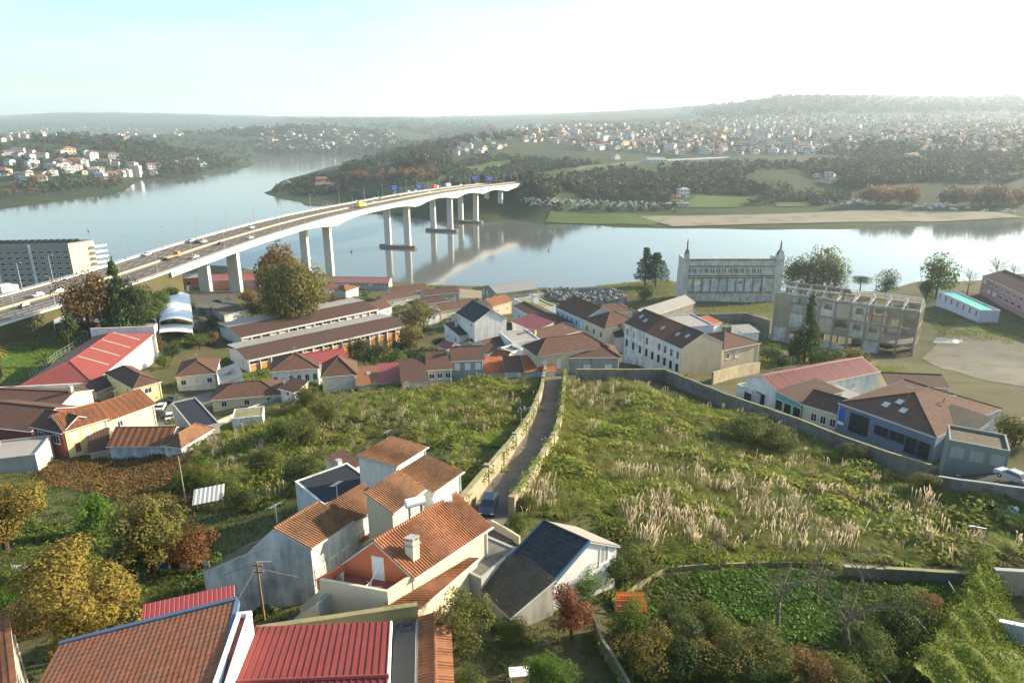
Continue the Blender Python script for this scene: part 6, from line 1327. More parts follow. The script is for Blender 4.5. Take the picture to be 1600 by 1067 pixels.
PZ = [([(560,612),(760,600),(800,606),(790,650),(700,690),(560,680)], 46, 'pampas grass clump with pale plumes in the upper left field', 'pampas clumps in the upper left field', .85),
      ([(330,690),(410,655),(430,690),(420,740),(330,745)], 20, 'pampas grass clump with pale plumes beside the low edge wall', 'pampas clumps by the edge wall', 1.0),
      ([(420,720),(520,660),(620,690),(520,720),(430,780)], 18, 'pampas grass clump with few plumes above the stepped terrace', 'pampas clumps above the terrace', .8),
      ([(886,606),(990,604),(980,660),(890,690)], 30, 'pampas grass clump with pale plumes at the top corner of the right field', 'pampas clumps at the top of the right field', .95),
      ([(826,772),(850,748),(905,760),(900,800),(815,812)], 16, 'pampas grass clump with thick plumes right of the alley wall', 'pampas clumps by the alley wall', 1.0),
      ([(920,770),(960,745),(1160,765),(1140,850),(1010,870),(985,845)], 52, 'pampas grass clump with tall pale plumes behind the slate roofed house', 'pampas clumps behind the slate house', 1.05),
      ([(1160,765),(1350,770),(1500,800),(1480,850),(1300,875),(1140,860)], 66, 'pampas grass clump with dense cream plumes in the lower right field', 'pampas clumps in the lower right field', 1.0),
      ([(1130,650),(1300,720),(1400,750),(1380,780),(1180,740)], 22, 'pampas grass clump with few plumes below the field wall', 'pampas clumps below the field wall', .8),
      ([(960,650),(1130,670),(1140,720),(960,740)], 14, 'low pampas grass clump in the middle of the right field', 'low pampas clumps in the right field', .75),
      ([(1440,840),(1600,845),(1600,885),(1450,880)], 10, 'pampas grass clump along the garden wall at the right edge', 'pampas clumps along the garden wall', .8)]
for zi, (pl, n, lb, gr, sc) in enumerate(PZ):
    for X, Y, Z in scatter([pl], n, noise_sc=8, thr=-.3, seed=30 + zi):
        b, q = random.choice(protos[:3] if sc < .9 else protos); e = empty('pampas_clump', (X, Y, Z - .05), lb, 'pampas grass', gr)
        s = sc * random.uniform(.75, 1.35); e.scale = (s * 1.05, s * 1.05, s); e.rotation_euler = (0, 0, random.uniform(0, 6.28)); link('blades', b, e); link('plumes', q, e)['kind'] = 'stuff'
# -- grass mounds without plumes, and the stray plumes past the counted clumps
mt = [tuft(120, 1.25, 1.0, .05, 81 + s, .45, 3) for s in range(3)]
PF = [z[0] for z in PZ]
for fol, sd, n1, n2, lb in (('pampas', 61, 120, 260, 'arching pale grass mounds among the pampas clumps'), ('weeds', 63, 110, 240, 'green grass mounds in the fields')):
    a_ = scatter([LF], n1, noise_sc=11, thr=-.2, seed=sd); b_ = scatter([RFD], n2, noise_sc=13, thr=-.25, seed=sd + 1); p = np.concatenate([a_, b_]); k_ = len(p) // 3
    stuff('grass_mounds', np.concatenate([many(mt[j], q, rng.uniform(.8, 2.5, len(q))) for j, q in enumerate((p[:k_], p[k_:2 * k_], p[2 * k_:]))]), FOL[fol], lb)
def plume_t(seed, n):
    rg = np.random.default_rng(seed); V = []
    for i in range(n):
        p = Vector((rg.normal(0, .35), rg.normal(0, .35), .7)); h = rg.uniform(.5, 1.1); q = p + Vector((rg.normal(0, .12), rg.normal(0, .12), h)); e_ = Vector((rg.normal(.1, .1), rg.normal(0, .1), rg.uniform(.35, .55)))
        for s in (Vector((1, 0, 0)), Vector((0, 1, 0))):
            m = q + e_ * .45; V.append([p - s * .012, p + s * .012, q + s * .02, q - s * .02]); V.append([q - s * .03, q + s * .03, m + s * .075, m - s * .075]); V.append([m - s * .075, m + s * .075, q + e_ + s * .015, q + e_ - s * .015])
    return np.array([[tuple(c) for c in f] for f in V])
pp_ = [plume_t(91, 4), plume_t(92, 7)]
p = np.concatenate([scatter([PF[5], PF[6]], 70, noise_sc=8, thr=0, seed=95), scatter([RFD], 60, noise_sc=12, thr=0, seed=96), scatter([LF], 50, noise_sc=10, thr=0, seed=97)]); h = len(p) // 2; p = rng.permutation(p)
stuff('pampas_plumes', np.concatenate([many(pp_[0], p[:h], rng.uniform(.7, 1.25, h)), many(pp_[1], p[h:], rng.uniform(.7, 1.25, len(p) - h))]), FOL['plume'], 'stray cream pampas plumes scattered over the fields')
# -- ivy covered wall end at the lower right
crest = [R(1526, 900), R(1506, 958), R(1466, 1012), R(1415, 1090)]; foot = [R(1556, 905), R(1578, 960), R(1598, 1030), R(1625, 1120)]
V = []; nU, nV = 40, 22
for i in range(nU + 1):
    f = i / nU * 3; k_ = min(int(f), 2); f -= k_; a = crest[k_].lerp(crest[k_ + 1], f); b = foot[k_].lerp(foot[k_ + 1], f)
    for j in range(-4, nV + 1):
        t = j / nV; x = a.lerp(b, max(t, 0)); hgt = (2.6 * (1 - t) ** .7 if t >= 0 else 2.6 + j * .6) + (.75 * math.sin(i * .55 + j * .22) + .5 * math.sin(i * 1.3 - j * .5)) * (1 - abs(t - .4)) + random.uniform(-.12, .12)
        if t < 0: x = x - (b - a).normalized() * .2 * (-j)
        V.append((x.x, x.y, g(x.x, x.y) + max(hgt, -.3)))
V = np.array(V); w = nV + 5; idx = np.arange(len(V)).reshape(-1, w); F_ = np.stack([idx[:-1, :-1], idx[:-1, 1:], idx[1:, 1:], idx[1:, :-1]], -1).reshape(-1, 4)
e = empty('ivy_bank', crest[1], 'bright yellow green ivy cascading over the garden wall at the lower right', 'ivy'); o = np.array(crest[1])
kid(e, link('ivy_base', mesh_np('ivy_base', V - o, F_, FOL['ivy'], True), e))
c = V[F_].mean(1); nr = np.cross(V[F_[:, 1]] - V[F_[:, 0]], V[F_[:, 3]] - V[F_[:, 0]]); nr *= np.sign(nr[:, 2:3] + 1e-9); nr /= np.linalg.norm(nr, axis=1, keepdims=True) + 1e-9
rep = np.repeat(np.arange(len(c)), 20); C = c[rep] + rng.normal(0, .34, (len(rep), 3)) + nr[rep] * rng.uniform(0, .25, (len(rep), 1))
lv = kid(e, link('ivy_leaves', qmesh('ivy_leaves', leaf_quads(C - o, nr[rep] + rng.normal(0, .45, (len(rep), 3)), rng.uniform(.11, .26, len(rep))), FOL['ivy']), e)); lv['kind'] = 'stuff'
# ivy and moss hanging on the alley walls
C = []
for pl in ([(905,597),(1037,596),(1137,639),(1237,677),(1310,707),(1380,733),(1448,757)], [(722,812),(742,787),(798,714),(829,667),(846,623),(852,586)], [(800,806),(808,795),(831,760),(849,727),(868,693),(878,650),(883,592)]):
    w_ = resample([R(*p) for p in pl], .3)
    for p in w_:
        if vnoise([p.x], [p.y], 5, 4)[0] > .0:
            for _ in range(14): C.append((p.x + random.gauss(0, .3), p.y + random.gauss(0, .2), p.z + random.uniform(1.3, 2.8)))
for pl in ([(955,945),(1000,918),(1040,893),(1100,888),(1200,884),(1300,886)], [(1315,905),(1440,912),(1530,918)], [(928,985),(940,1020),(960,1050),(985,1095)]):
    for p in resample([R(*q) for q in pl], .25):
        if vnoise([p.x], [p.y], 2.2, 8)[0] > -.35:
            for _ in range(12): C.append((p.x + random.gauss(0, .25), p.y + random.gauss(0, .25), p.z + random.uniform(.1, 1.3)))
C = np.array(C); stuff('wall_ivy', leaf_quads(C, rng.normal(size=C.shape) + [.3, -.3, .4], rng.uniform(.2, .4, len(C))), FOL['ivy'], 'ivy growing along the tops of the alley walls')
# rock heap on the river bank
rk = []; t_ = []
p = scatter([[(850,452),(930,452),(978,462),(975,478),(905,478),(860,470)]], 900, free=False, seed=50)
for X, Y, Z in p:
    s = random.uniform(.7, 2.2); hh = 2.2 * max(0, 1 - abs(Y - p[:, 1].mean()) / 40); d = ball(8); rk.append((X, Y, Z + hh * random.random() + .2, s))
b8 = np.array([[-1,-1,-1],[1,-1,-1],[1,1,-1],[-1,1,-1],[-1,-1,1],[1,-1,1],[1,1,1],[-1,1,1]], float); f6 = np.array([[0,3,2,1],[4,5,6,7],[0,1,5,4],[1,2,6,5],[2,3,7,6],[3,0,4,7]])
V = []; F_ = []
for i, (X, Y, Z, s) in enumerate(rk):
    q = b8 * rng.uniform(.5, 1.1, (8, 3)) * s * .5; a = rng.normal(size=(3, 3)); a, _ = np.linalg.qr(a); V.append(q @ a + [X, Y, Z]); F_.append(f6 + i * 8)
tag(link('rock_heap', mesh_np('rock_heap', np.concatenate(V), np.concatenate(F_), M['rock'])), 'heap of grey broken rock on the river bank', kind='stuff')
# ---------------------------------------------------------------- the far banks: trees and houses
CLEAR = [np.array(q, float) for q in ([(860,331),(1060,338),(1020,353),(850,348)], [(1090,306),(1200,305),(1150,325),(1060,325)], [(830,272),(960,256),(1000,257),(850,285)], [(720,262),(800,250),(800,262),(735,275)], [(1210,318),(1262,316),(1265,323),(1215,324)])]
RDL = [(812,287),(822,285),(845,279),(880,271),(920,264),(960,259.5),(1010,256)]
def off_limits(x, y):
    if any(inside(c, np.array([x]), np.array([y]))[0] for c in CLEAR): return True
    for (a, b), (c, d) in zip(RDL[:-1], RDL[1:]):
        if a <= x <= c and -1.5 < y - (b + (d - b) * (x - a) / (c - a)) < 7: return True
    return False
def fpoly_sample(poly, n, seed, clear=False):
    """points of the far land inside a pixel polygon"""
    rg = random.Random(seed); P_ = np.array(poly, float); out = []; tries = 0
    while len(out) < n and tries < n * 6:
        tries += 1; x = rg.uniform(P_[:, 0].min(), P_[:, 0].max()); y = rg.uniform(P_[:, 1].min(), P_[:, 1].max())
        if not inside(P_, np.array([x]), np.array([y]))[0]: continue
        if clear and off_limits(x, y): continue
        v = RF(x, y)
        if v is not None and v.z > .8 and not (clear and vnoise([v.x], [v.y], 70, 9)[0] > .45): out.append(v)
    return out
def far_tpl(seed, n=46, leaf=.5, tall=1.0):
    q = crown_quads(n, leaf, 7, .5, seed); q[..., 2] = q[..., 2] * tall + tall * .85; return q
FT = [far_tpl(s, 46, .52, t) for s, t in ((1, .8), (2, 1.0), (3, 1.3), (4, .7))]
def forest(name, items, fol, label):
    P_ = np.array([tuple(v) for v, r in items]); r = np.array([r for v, r in items]); Q_ = []
    k = rng.integers(0, 4, len(P_))
    for j in range(4):
        m = k == j
        if m.any(): Q_.append(many(FT[j], P_[m] - [0, 0, .3], r[m]))
    stuff(name, np.concatenate(Q_), FOL[fol], label)
WOODS = [ # polygon, count, fol, radius
 ([(50,212),(120,208),(240,222),(270,235),(250,245),(150,235),(60,225)], 420, 'farwood', (6, 10)),
 ([(0,225),(60,230),(200,250),(260,245),(360,250),(385,262),(200,285),(0,310)], 520, 'fargreen', (4, 7)),
 ([(0,195),(400,195),(390,215),(200,205),(0,208)], 420, 'farwood', (7, 12)),
 ([(385,195),(450,190),(600,205),(640,225),(560,243),(400,243),(380,215)], 900, 'farwood', (6, 11)),
 ([(440,186),(760,190),(780,205),(680,215),(600,200),(450,190)], 700, 'farwood', (9, 16)),
 ([(600,232),(680,215),(790,200),(830,215),(720,225),(700,262),(600,255)], 620, 'farwood', (5, 9)),
 ([(575,248),(600,232),(655,235),(665,258),(600,266),(530,268)], 260, 'farwood', (7, 10)),
 ([(450,288),(520,268),(560,275),(545,300),(480,310),(440,300)], 200, 'farwood', (4, 6.5)),
 ([(690,262),(760,245),(1000,262),(1300,255),(1400,250),(1420,285),(1250,305),(1000,300),(880,305),(700,290)], 2300, 'farwood', (4.5, 8)),
 ([(1280,240),(1350,225),(1600,215),(1600,280),(1440,275),(1400,260)], 750, 'farwood', (5, 9)),
 ([(800,195),(1000,190),(1180,175),(1300,170),(1600,170),(1600,215),(1300,240),(1050,240),(830,220)], 1100, 'fargreen', (5, 9)),
 ([(1060,172),(1200,152),(1310,150),(1400,155),(1600,152),(1600,175),(1300,178),(1100,185)], 1300, 'farwood', (10, 18)),
 ([(1300,255),(1600,250),(1600,286),(1440,286),(1330,290),(1240,292)], 420, 'farwood', (5, 8)), ([(780,288),(900,285),(1080,300),(1060,316),(820,310)], 330, 'fargreen', (3.5, 6.5)), ([(190,213),(385,222),(398,250),(300,270),(200,262)], 480, 'farwood', (5, 8.5)), ([(560,247),(700,262),(690,285),(540,300),(480,310)], 260, 'fargreen', (4, 6.5)),
 ([(1080,300),(1300,290),(1340,310),(1280,322),(1150,320)], 160, 'fargreen', (3.5, 6)),
 ([(780,318),(1060,322),(1060,332),(850,332)], 130, 'farwood', (2, 4)),
]
by = {}
for i, (pl, n, fol, rr) in enumerate(WOODS):
    for v in fpoly_sample(pl, n, 100 + i, True):
        f_ = random.choices([fol, 'fargreen', 'farbare'], [.72, .18, .10])[0]; by.setdefault(f_, []).append((v, random.uniform(rr[0] * .7, rr[1] * 1.05)))
forest('far_woodland', by['farwood'], 'farwood', 'dark woods covering the hills across the river')
forest('far_treescape', by['fargreen'], 'fargreen', 'paler trees among the far gardens and houses')
forest('far_bare_woodland', by['farbare'], 'farbare', 'leafless brown trees scattered through the far woods')
# trees of the far shore one can tell apart
FTM = {}
def far_tree(v, r, fol, label, group, name='far_tree', tall=1.0):
    j = random.randint(0, 2); k = (fol, j)
    if k not in FTM: FTM[k] = qmesh('far_crown', far_tpl(60 + j, 150, .3, 1.0), FOL[fol])
    o = link(name, FTM[k], None, v - ZUP * .4); o.scale = (r, r, r * tall); o.rotation_euler = (0, 0, random.uniform(0, 6.28)); return tag(o, label, 'tree', group)
def line_trees(px, n, fol, rr, label, group, tall=1.0, jit=3, name='far_tree'):
    pl = [Vector((a, b, 0)) for a, b in px]; pl = resample(pl, 2.0)
    for i in range(n):
        p = random.choice(pl); v = RF(p.x + random.uniform(-3, 3), p.y + random.uniform(-jit, jit))
        if v is not None: far_tree(v, random.uniform(*rr), random.choice(fol) if isinstance(fol, list) else fol, label, group, name, tall)
line_trees([(0,308),(80,302),(190,290),(250,282),(385,258)], 60, ['fargreen', 'farbare', 'fargreen'], (5, 8.5), 'mixed green and bare tree along the left far shore', 'trees along the left far shore', 1.1, 5)
line_trees([(20,292),(60,288)], 9, 'farrusset', (5, 7), 'reddish tree at the left end of the far shore', 'reddish trees on the left bank', 1.1, 4)
line_trees([(150,285),(185,282)], 9, 'farrusset', (5, 7), 'reddish brown tree below the terraced apartments on the left bank', 'reddish trees by the left bank apartments', 1.1, 4)
line_trees([(540,283),(600,279),(680,276)], 46, 'farrusset', (5, 7.5), 'russet leaved tree in the wood on the peninsula', 'russet trees on the peninsula', 1.1, 4)
line_trees([(530,258),(545,256)], 6, 'farrusset', (6, 8), 'russet tree at the back of the peninsula near the water', 'russet trees behind the peninsula', 1.0, 2)
line_trees([(545,305),(570,308)], 8, 'farbare', (4, 6), 'pale bare tree on the peninsula shore below the bridge', 'bare trees on the peninsula shore', 1.0, 3)
line_trees([(1345,318),(1395,320),(1440,320)], 26, 'farrusset', (8, 10.5), 'orange plane tree in the left clump above the sandbank', 'orange trees in the left clump above the sandbank', 1.25, 3, 'far_plane_tree')
line_trees([(1470,322),(1530,322),(1600,324)], 34, ['farrusset', 'farbare', 'farrusset'], (8.5, 11), 'brownish orange plane tree in the right clump above the sandbank', 'orange trees in the right clump above the sandbank', 1.3, 3, 'far_plane_tree')
line_trees([(1250,315),(1330,312)], 12, ['fargreen', 'farbare'], (4, 6), 'small yellowish tree beside the far car park', 'trees beside the far car park', 1.0, 4)
line_trees([(815,296),(850,294)], 12, 'fargreen', (3.5, 5), 'green tree below the far end of the bridge deck', 'green trees at the far end of the bridge', 1.0, 3)
line_trees([(808,312),(826,312)], 4, 'farbare', (5, 7), 'bare tree at the far end of the bridge', 'bare trees at the far end of the bridge', 1.1, 2)
line_trees([(1180,298),(1240,300)], 10, ['fargreen', 'farbare'], (5, 7), 'olive tree left of the far allotments', 'olive trees left of the far allotments', 1.1, 5)
for px, py, r, fol, lb, tl in [(433, 301, 7, 'farwood', 'dark round tree standing alone on the tip of the peninsula', 1.1), (848, 308, 6, 'farbare', 'yellow pointed tree on the far bank right of the bridge end', 1.7), (955, 312, 7, 'farbare', 'brown rounded tree at the edge of the far wood', 1.1), (880, 232, 12, 'farrusset', 'large reddish bare tree before the far town', .9), (900, 233, 11, 'farrusset', 'reddish bare tree right of the larger one before the far town', .9)]:
    v = RF(px, py)
    if v: far_tree(v, r, fol, lb, None, 'far_tree', tl)
# houses
def fm(n, c): return m_plain(n, c, .8, .2, 0, .1)
FWALL = [fm('far_wall_white', (.62, .61, .59)), fm('far_wall_cream', (.54, .48, .36)), fm('far_wall_grey', (.45, .45, .45)), fm('far_wall_ochre', (.60, .38, .16))]
FROOF = [fm('far_roof_clay', (.30, .13, .08)), fm('far_roof_brown', (.19, .11, .085)), fm('far_roof_grey', (.34, .34, .33))]
FWIN = fm('far_windows', (.05, .055, .06))
def far_house_mesh(kind, w, d, h, wall, roof, rows=1, cols=3):
    mb = MB(); mb.cbox((0, 0, -3), w, d, h + 3, 0)
    if kind == 'gable':
        for y in (-1, 1): mb.poly([(-w / 2 - .3, y * (d / 2 + .4), h - .1), (w / 2 + .3, y * (d / 2 + .4), h - .1), (w / 2 + .3, 0, h + d * .24), (-w / 2 - .3, 0, h + d * .24)], 1)
        for x in (-1, 1): mb.poly([(x * w / 2, -d / 2, h), (x * w / 2, d / 2, h), (x * w / 2, 0, h + d * .23)], 0)
    elif kind == 'hip':
        r = max(w - d, .2) / 2; a, b = (-r, 0, h + d * .24), (r, 0, h + d * .24); c = [(-w / 2 - .3, -d / 2 - .3, h), (w / 2 + .3, -d / 2 - .3, h), (w / 2 + .3, d / 2 + .3, h), (-w / 2 - .3, d / 2 + .3, h)]
        mb.poly([c[0], c[1], b, a], 1); mb.poly([c[2], c[3], a, b], 1); mb.poly([c[1], c[2], b], 1); mb.poly([c[3], c[0], a], 1)
    else: mb.cbox((0, 0, h), w + .5, d + .5, .6, 1); mb.cbox((w * .2, 0, h + .6), 3, 3, 2, 0)
    st = h / rows
    for r_ in range(rows):
        for i in range(cols):
            x = -w / 2 + w * (i + .5) / cols
            for y in (-1, 1): mb.cbox((x, y * (d / 2 + .01), r_ * st + st * .35), w / cols * .5, .12, st * .42, 2)
        for x in (-1, 1): mb.cbox((x * (w / 2 + .01), 0, r_ * st + st * .35), .12, d * .3, st * .42, 2)
    o = mb.build('far_house', [FWALL[wall], FROOF[roof], FWIN]); me = o.data; bpy.data.objects.remove(o); return me
HM = [far_house_mesh('gable', 12, 8, 5.5, 0, 0, 2, 3), far_house_mesh('hip', 11, 9, 6, 0, 0, 2, 3), far_house_mesh('gable', 14, 8, 4, 1, 1, 1, 4), far_house_mesh('hip', 13, 10, 6.5, 1, 0, 2, 3), far_house_mesh('flat', 13, 9, 6.5, 0, 2, 2, 4), far_house_mesh('gable', 10, 8, 6, 2, 1, 2, 2), far_house_mesh('gable', 16, 9, 6, 0, 1, 2, 4)]
HD = ['white gabled house with clay roof', 'white hip roofed house', 'low cream house with brown roof', 'cream hip roofed house', 'white flat roofed house', 'grey gabled house', 'long white house with brown roof']
AM = [far_house_mesh('flat', 26, 13, 15, 0, 2, 5, 8), far_house_mesh('flat', 18, 13, 22, 2, 2, 7, 5), far_house_mesh('flat', 38, 13, 13, 0, 2, 4, 12), far_house_mesh('hip', 30, 13, 12, 1, 0, 4, 9), far_house_mesh('flat', 22, 12, 18, 3, 2, 6, 6), far_house_mesh('flat', 14, 12, 27, 1, 2, 9, 4)]
AD = ['white five storey apartment block', 'grey apartment tower', 'long white apartment block', 'cream apartment block with clay roof', 'ochre apartment block', 'cream apartment tower']
def put_far(me, v, label, cat, group, name, s=1.0, rz=None):
    o = link(name, me, None, v); o.rotation_euler = (0, 0, random.uniform(-.9, .9) if rz is None else rz); o.scale = (s, s, s); return tag(o, label, cat, group)
ZONES = [([(0,228),(60,240),(110,272),(60,285),(0,275)], 22, 'on the green slope at the far left', 1.35), ([(80,235),(250,255),(240,275),(150,282),(90,262)], 22, 'around the terraced apartments on the left bank', 1.4), ([(215,242),(300,245),(320,262),(230,270)], 8, 'near the left bank shore before the bend', 1.0),
 ([(0,208),(60,206),(110,212),(0,222)], 12, 'on the crest at the far left', 1.1), ([(180,208),(240,210),(250,222),(190,220)], 6, 'behind the dark wood on the left', 1.2), ([(400,205),(460,203),(600,210),(600,232),(440,236),(400,225)], 46, 'on the hazy hill beyond the river bend', 1.1),
 ([(690,222),(760,216),(790,228),(750,246),(700,246)], 34, 'in the white hillside estate beyond the bridge', 1.0), ([(750,205),(830,204),(840,222),(760,222)], 20, 'along the ridge above the white estate', 1.1),
 ([(800,200),(1000,205),(1040,240),(960,250),(830,225)], 40, 'in the left part of the far town', 1.1), ([(1000,205),(1200,205),(1280,240),(1050,245)], 42, 'in the middle of the far town', 1.1), ([(1200,195),(1400,190),(1400,215),(1290,240),(1200,235)], 40, 'in the right part of the far town', 1.1),
 ([(1230,252),(1290,250),(1300,262),(1230,264)], 8, 'under the far viaduct', .9), ([(1275,275),(1345,275),(1340,288),(1280,288)], 9, 'in the pale cluster above the orange trees', .9), ([(1410,242),(1450,240),(1450,252),(1415,254)], 6, 'in the small reddish hamlet on the right hillside', .9)]
nh = 0
for i, (pl, n, where, s) in enumerate(ZONES):
    for v in fpoly_sample(pl, n, 300 + i):
        j = random.randrange(len(HM)); put_far(HM[j], v, HD[j] + ' ' + where, 'house', 'houses ' + where, 'far_house', s * random.uniform(.85, 1.25)); nh += 1
AZ = [([(820,200),(1000,210),(980,232),(840,222)], 15, 'in the left part of the far town'), ([(1000,205),(1200,200),(1250,230),(1010,238)], 20, 'in the middle of the far town'), ([(1200,185),(1420,185),(1420,218),(1220,228)], 22, 'in the right part of the far town'), ([(100,255),(230,262),(220,276),(150,278)], 7, 'in the terraced group on the left bank')]
for i, (pl, n, where) in enumerate(AZ):
    for v in fpoly_sample(pl, n, 400 + i):
        j = random.randrange(len(AM)); put_far(AM[j], v, AD[j] + ' ' + where, 'apartment block', 'apartment blocks ' + where, 'far_apartment_block', random.uniform(.75, 1.05)); nh += 1
# the endless small houses behind: one mass
V_, F4, MI = [], [], []
tp = []
def tpl(me):
    v = np.array([tuple(x.co) for x in me.vertices]); f = [tuple(p.vertices) for p in me.polygons if len(p.vertices) == 4]; m = [p.material_index for p in me.polygons if len(p.vertices) == 4]; return v, np.array(f), m
boxes = [tpl(far_house_mesh(k, w, d, h, 0, 0, 1, 1)) for k, w, d, h in (('gable', 12, 9, 5), ('flat', 14, 9, 6), ('gable', 10, 8, 6))]
off = 0
for i, (pl, n) in enumerate([([(800,195),(1000,192),(1200,180),(1600,178),(1600,220),(1420,222),(1290,242),(1040,242),(830,222)], 950), ([(400,200),(620,205),(620,232),(400,235)], 90), ([(0,200),(400,200),(380,212),(0,215)], 60), ([(1380,200),(1600,195),(1600,245),(1420,235)], 230)]):
    for v in fpoly_sample(pl, n, 500 + i):
        tv, tf, tm = random.choice(boxes); a = random.uniform(-.9, .9); s = random.uniform(.8, 1.3); c_, s_ = math.cos(a) * s, math.sin(a) * s
        V_.append(np.c_[tv[:, 0] * c_ - tv[:, 1] * s_ + v.x, tv[:, 0] * s_ + tv[:, 1] * c_ + v.y, tv[:, 2] * s + v.z]); F4.append(tf + off); off += len(tv)
        k = random.choices([0, 3, 4, 5], [6, 2, 2, 1])[0]; MI += [k if q == 0 else (1 if q == 1 and random.random() < .8 else 2) for q in tm]
tag(link('far_town', mesh_np('far_town', np.concatenate(V_), np.concatenate(F4), [FWALL[0], FROOF[0], FROOF[1], FWALL[1], FWALL[2], FWALL[3]], mi=MI)), 'mass of small pale houses of the hazy town across the river', kind='stuff')
# single houses of the far bank that stand out
def far_single(px, py, w, d, h, wall, roof, kind, label, name='far_house', rz=0, rows=2, cols=3):
    v = RF(px, py)
    if v is None: return
    put_far(far_house_mesh(kind, w, d, h, wall, roof, rows, cols), v, label, 'house', None, name, 1, rz)
far_single(508, 296, 26, 12, 8, 0, 0, 'gable', 'white quinta with red roofs on the peninsula', 'far_manor', .1, 2, 8)
far_single(503, 288, 16, 10, 9, 1, 0, 'gable', 'pinkish red roofed building behind the white quinta', 'far_manor', .2)
far_single(448, 288, 10, 7, 4, 0, 2, 'flat', 'small white hut by the lone tree on the peninsula tip', 'far_hut')
far_single(1067, 307, 13, 10, 9, 0, 2, 'hip', 'white two storey house standing above the river meadow', rz=.2)
far_single(1048, 313, 20, 9, 5, 3, 0, 'gable', 'ochre walled house left of the white two storey one', rz=.1, rows=1, cols=5)
far_single(1058, 322, 26, 8, 3, 2, 2, 'flat', 'low grey shed below the ochre house', 'far_shed', .05, 1, 7)
far_single(1024, 254, 34, 16, 5, 0, 2, 'gable', 'white tent like roof above the far wood', 'far_hall', .1, 1, 6)
far_single(1075, 186, 110, 40, 16, 0, 2, 'flat', 'long white and yellow warehouse high above the far town', 'far_warehouse', 0, 2, 10)
far_single(776, 266, 14, 8, 6, 3, 0, 'gable', 'orange house in the meadow beyond the bridge', rz=.4)
far_single(1420, 247, 16, 9, 6, 0, 0, 'gable', 'white house with red roofs on the right hillside', rz=.3)
far_single(1440, 243, 9, 8, 12, 0, 2, 'hip', 'small white tower house on the right hillside', 'far_tower')
# long strip of allotment walls and graves on the far bank
p_ = fpoly_sample([(800,308),(900,312),(1040,318),(1040,326),(830,322)], 260, 77); mb = MB()
for v in p_: mb.cbox(v, random.uniform(1, 3), random.uniform(.6, 1.5), random.uniform(.6, 1.8), 0, random.uniform(-.3, .3))
tag(mb.build('cemetery_stones', FWALL[0]), 'rows of small pale stones on the far bank terrace', kind='stuff')
p_ = fpoly_sample([(1270,312),(1335,310),(1600,330),(1590,334),(1340,320),(1280,320)], 60, 78); mb = MB()
for v in p_: mb.cbox(v, random.uniform(3.5, 5), 1.9, 1.5, 0, random.uniform(-.3, .3))
tag(mb.build('far_cars', FWALL[0]), 'distant parked cars above the sandbank', kind='stuff')
# ---------------------------------------------------------------- vehicles
CARP = {}
def car_parts(col):
    if col in CARP: return CARP[col]
    pm = paint('car_paint', col); out = []
    def done(mb, nm, mats): o = mb.build(nm, mats); me = o.data; bpy.data.objects.remove(o); return me
    mb = MB(); pr = [(-2.1, .35), (-2.15, .7), (-2.0, .92), (-1.1, .98), (1.3, .98), (2.05, .9), (2.12, .6), (2.05, .32)]   # side outline, length along x
    A = [Vector((x, -.84 if .4 < z < .95 else -.8, z)) for x, z in pr]; B = [Vector((p.x, -p.y, p.z)) for p in A]
    mb.poly(A); mb.poly(B[::-1])
    for i in range(len(A)): mb.poly([A[i], B[i], B[(i + 1) % len(A)], A[(i + 1) % len(A)]])
    out.append(('body', done(mb, 'body', pm), None))
    mb = MB(); b = [(-1.15, -.76, .97), (1.45, -.76, .97), (1.45, .76, .97), (-1.15, .76, .97)]; t = [(-.55, -.6, 1.42), (.95, -.6, 1.42), (.95, .6, 1.42), (-.55, .6, 1.42)]
    mb.hexa([Vector(p) for p in b], [Vector(p) for p in t]); out.append(('windows', done(mb, 'windows', M['glass']), None))
    mb = MB(); mb.hexa([Vector((x, y, 1.415)) for x, y, z in t], [Vector((x * .92 + .02, y * .92, 1.47)) for x, y, z in t]); out.append(('roof', done(mb, 'roof', pm), None))
    w = MB(); w.cyl((0, -.1, 0), (0, .1, 0), .31, .31, 12); w.cyl((0, -.115, 0), (0, .115, 0), .17, .17, 8, 1); wm_ = done(w, 'wheel', [M['black'], M['metal']])
    for x in (-1.3, 1.3):
        for y in (-.74, .74): out.append(('wheel', wm_, (x, y, .31)))
    l = MB(); l.cbox((0, 0, 0), .08, .34, .14); hl = done(l, 'headlight', M['signwhite']); tl = MB(); tl.cbox((0, 0, 0), .08, .3, .18); tm = done(tl, 'tail_light', paint('tail_red', (.4, .02, .02)))
    for y in (-.6, .6): out.append(('headlight', hl, (-2.1, y, .66))); out.append(('tail_light', tm, (2.08, y, .66)))
    CARP[col] = out; return out
def car(loc, heading, col, label, group=None, name='car'):
    """heading: direction the bonnet points, radians from +X"""
    e = empty(name, loc, label, 'car', group); e.rotation_euler = (0, 0, heading + math.pi)
    for nm, me, o in car_parts(col): link(nm, me, e, o)
    return e
def heading(a, b): return math.atan2(b.y - a.y, b.x - a.x)
WH, DK, SV, RD, BL = (.75, .75, .75), (.03, .035, .045), (.35, .36, .38), (.35, .03, .03), (.02, .03, .06)
car(R(764, 797) + ZUP * .14, heading(R(790, 730), R(757, 805)), BL, 'dark blue car coming up the narrow alley with headlights facing uphill')
car(R(266, 655) + ZUP * .14, heading(R(266, 655), R(258, 690)) + math.pi, WH, 'white car parked by the dark garage, seen from behind')
car(R(252, 640) + ZUP * .14, heading(R(240, 655), R(262, 630)), WH, 'white car parked against the cream house')
car(R(272, 627) + ZUP * .14, heading(R(260, 633), R(285, 618)), DK, 'dark car parked at the top of the short street')
car(R(340, 473) + ZUP * .1, 0.2, DK, 'dark car standing alone in the asphalt car park')
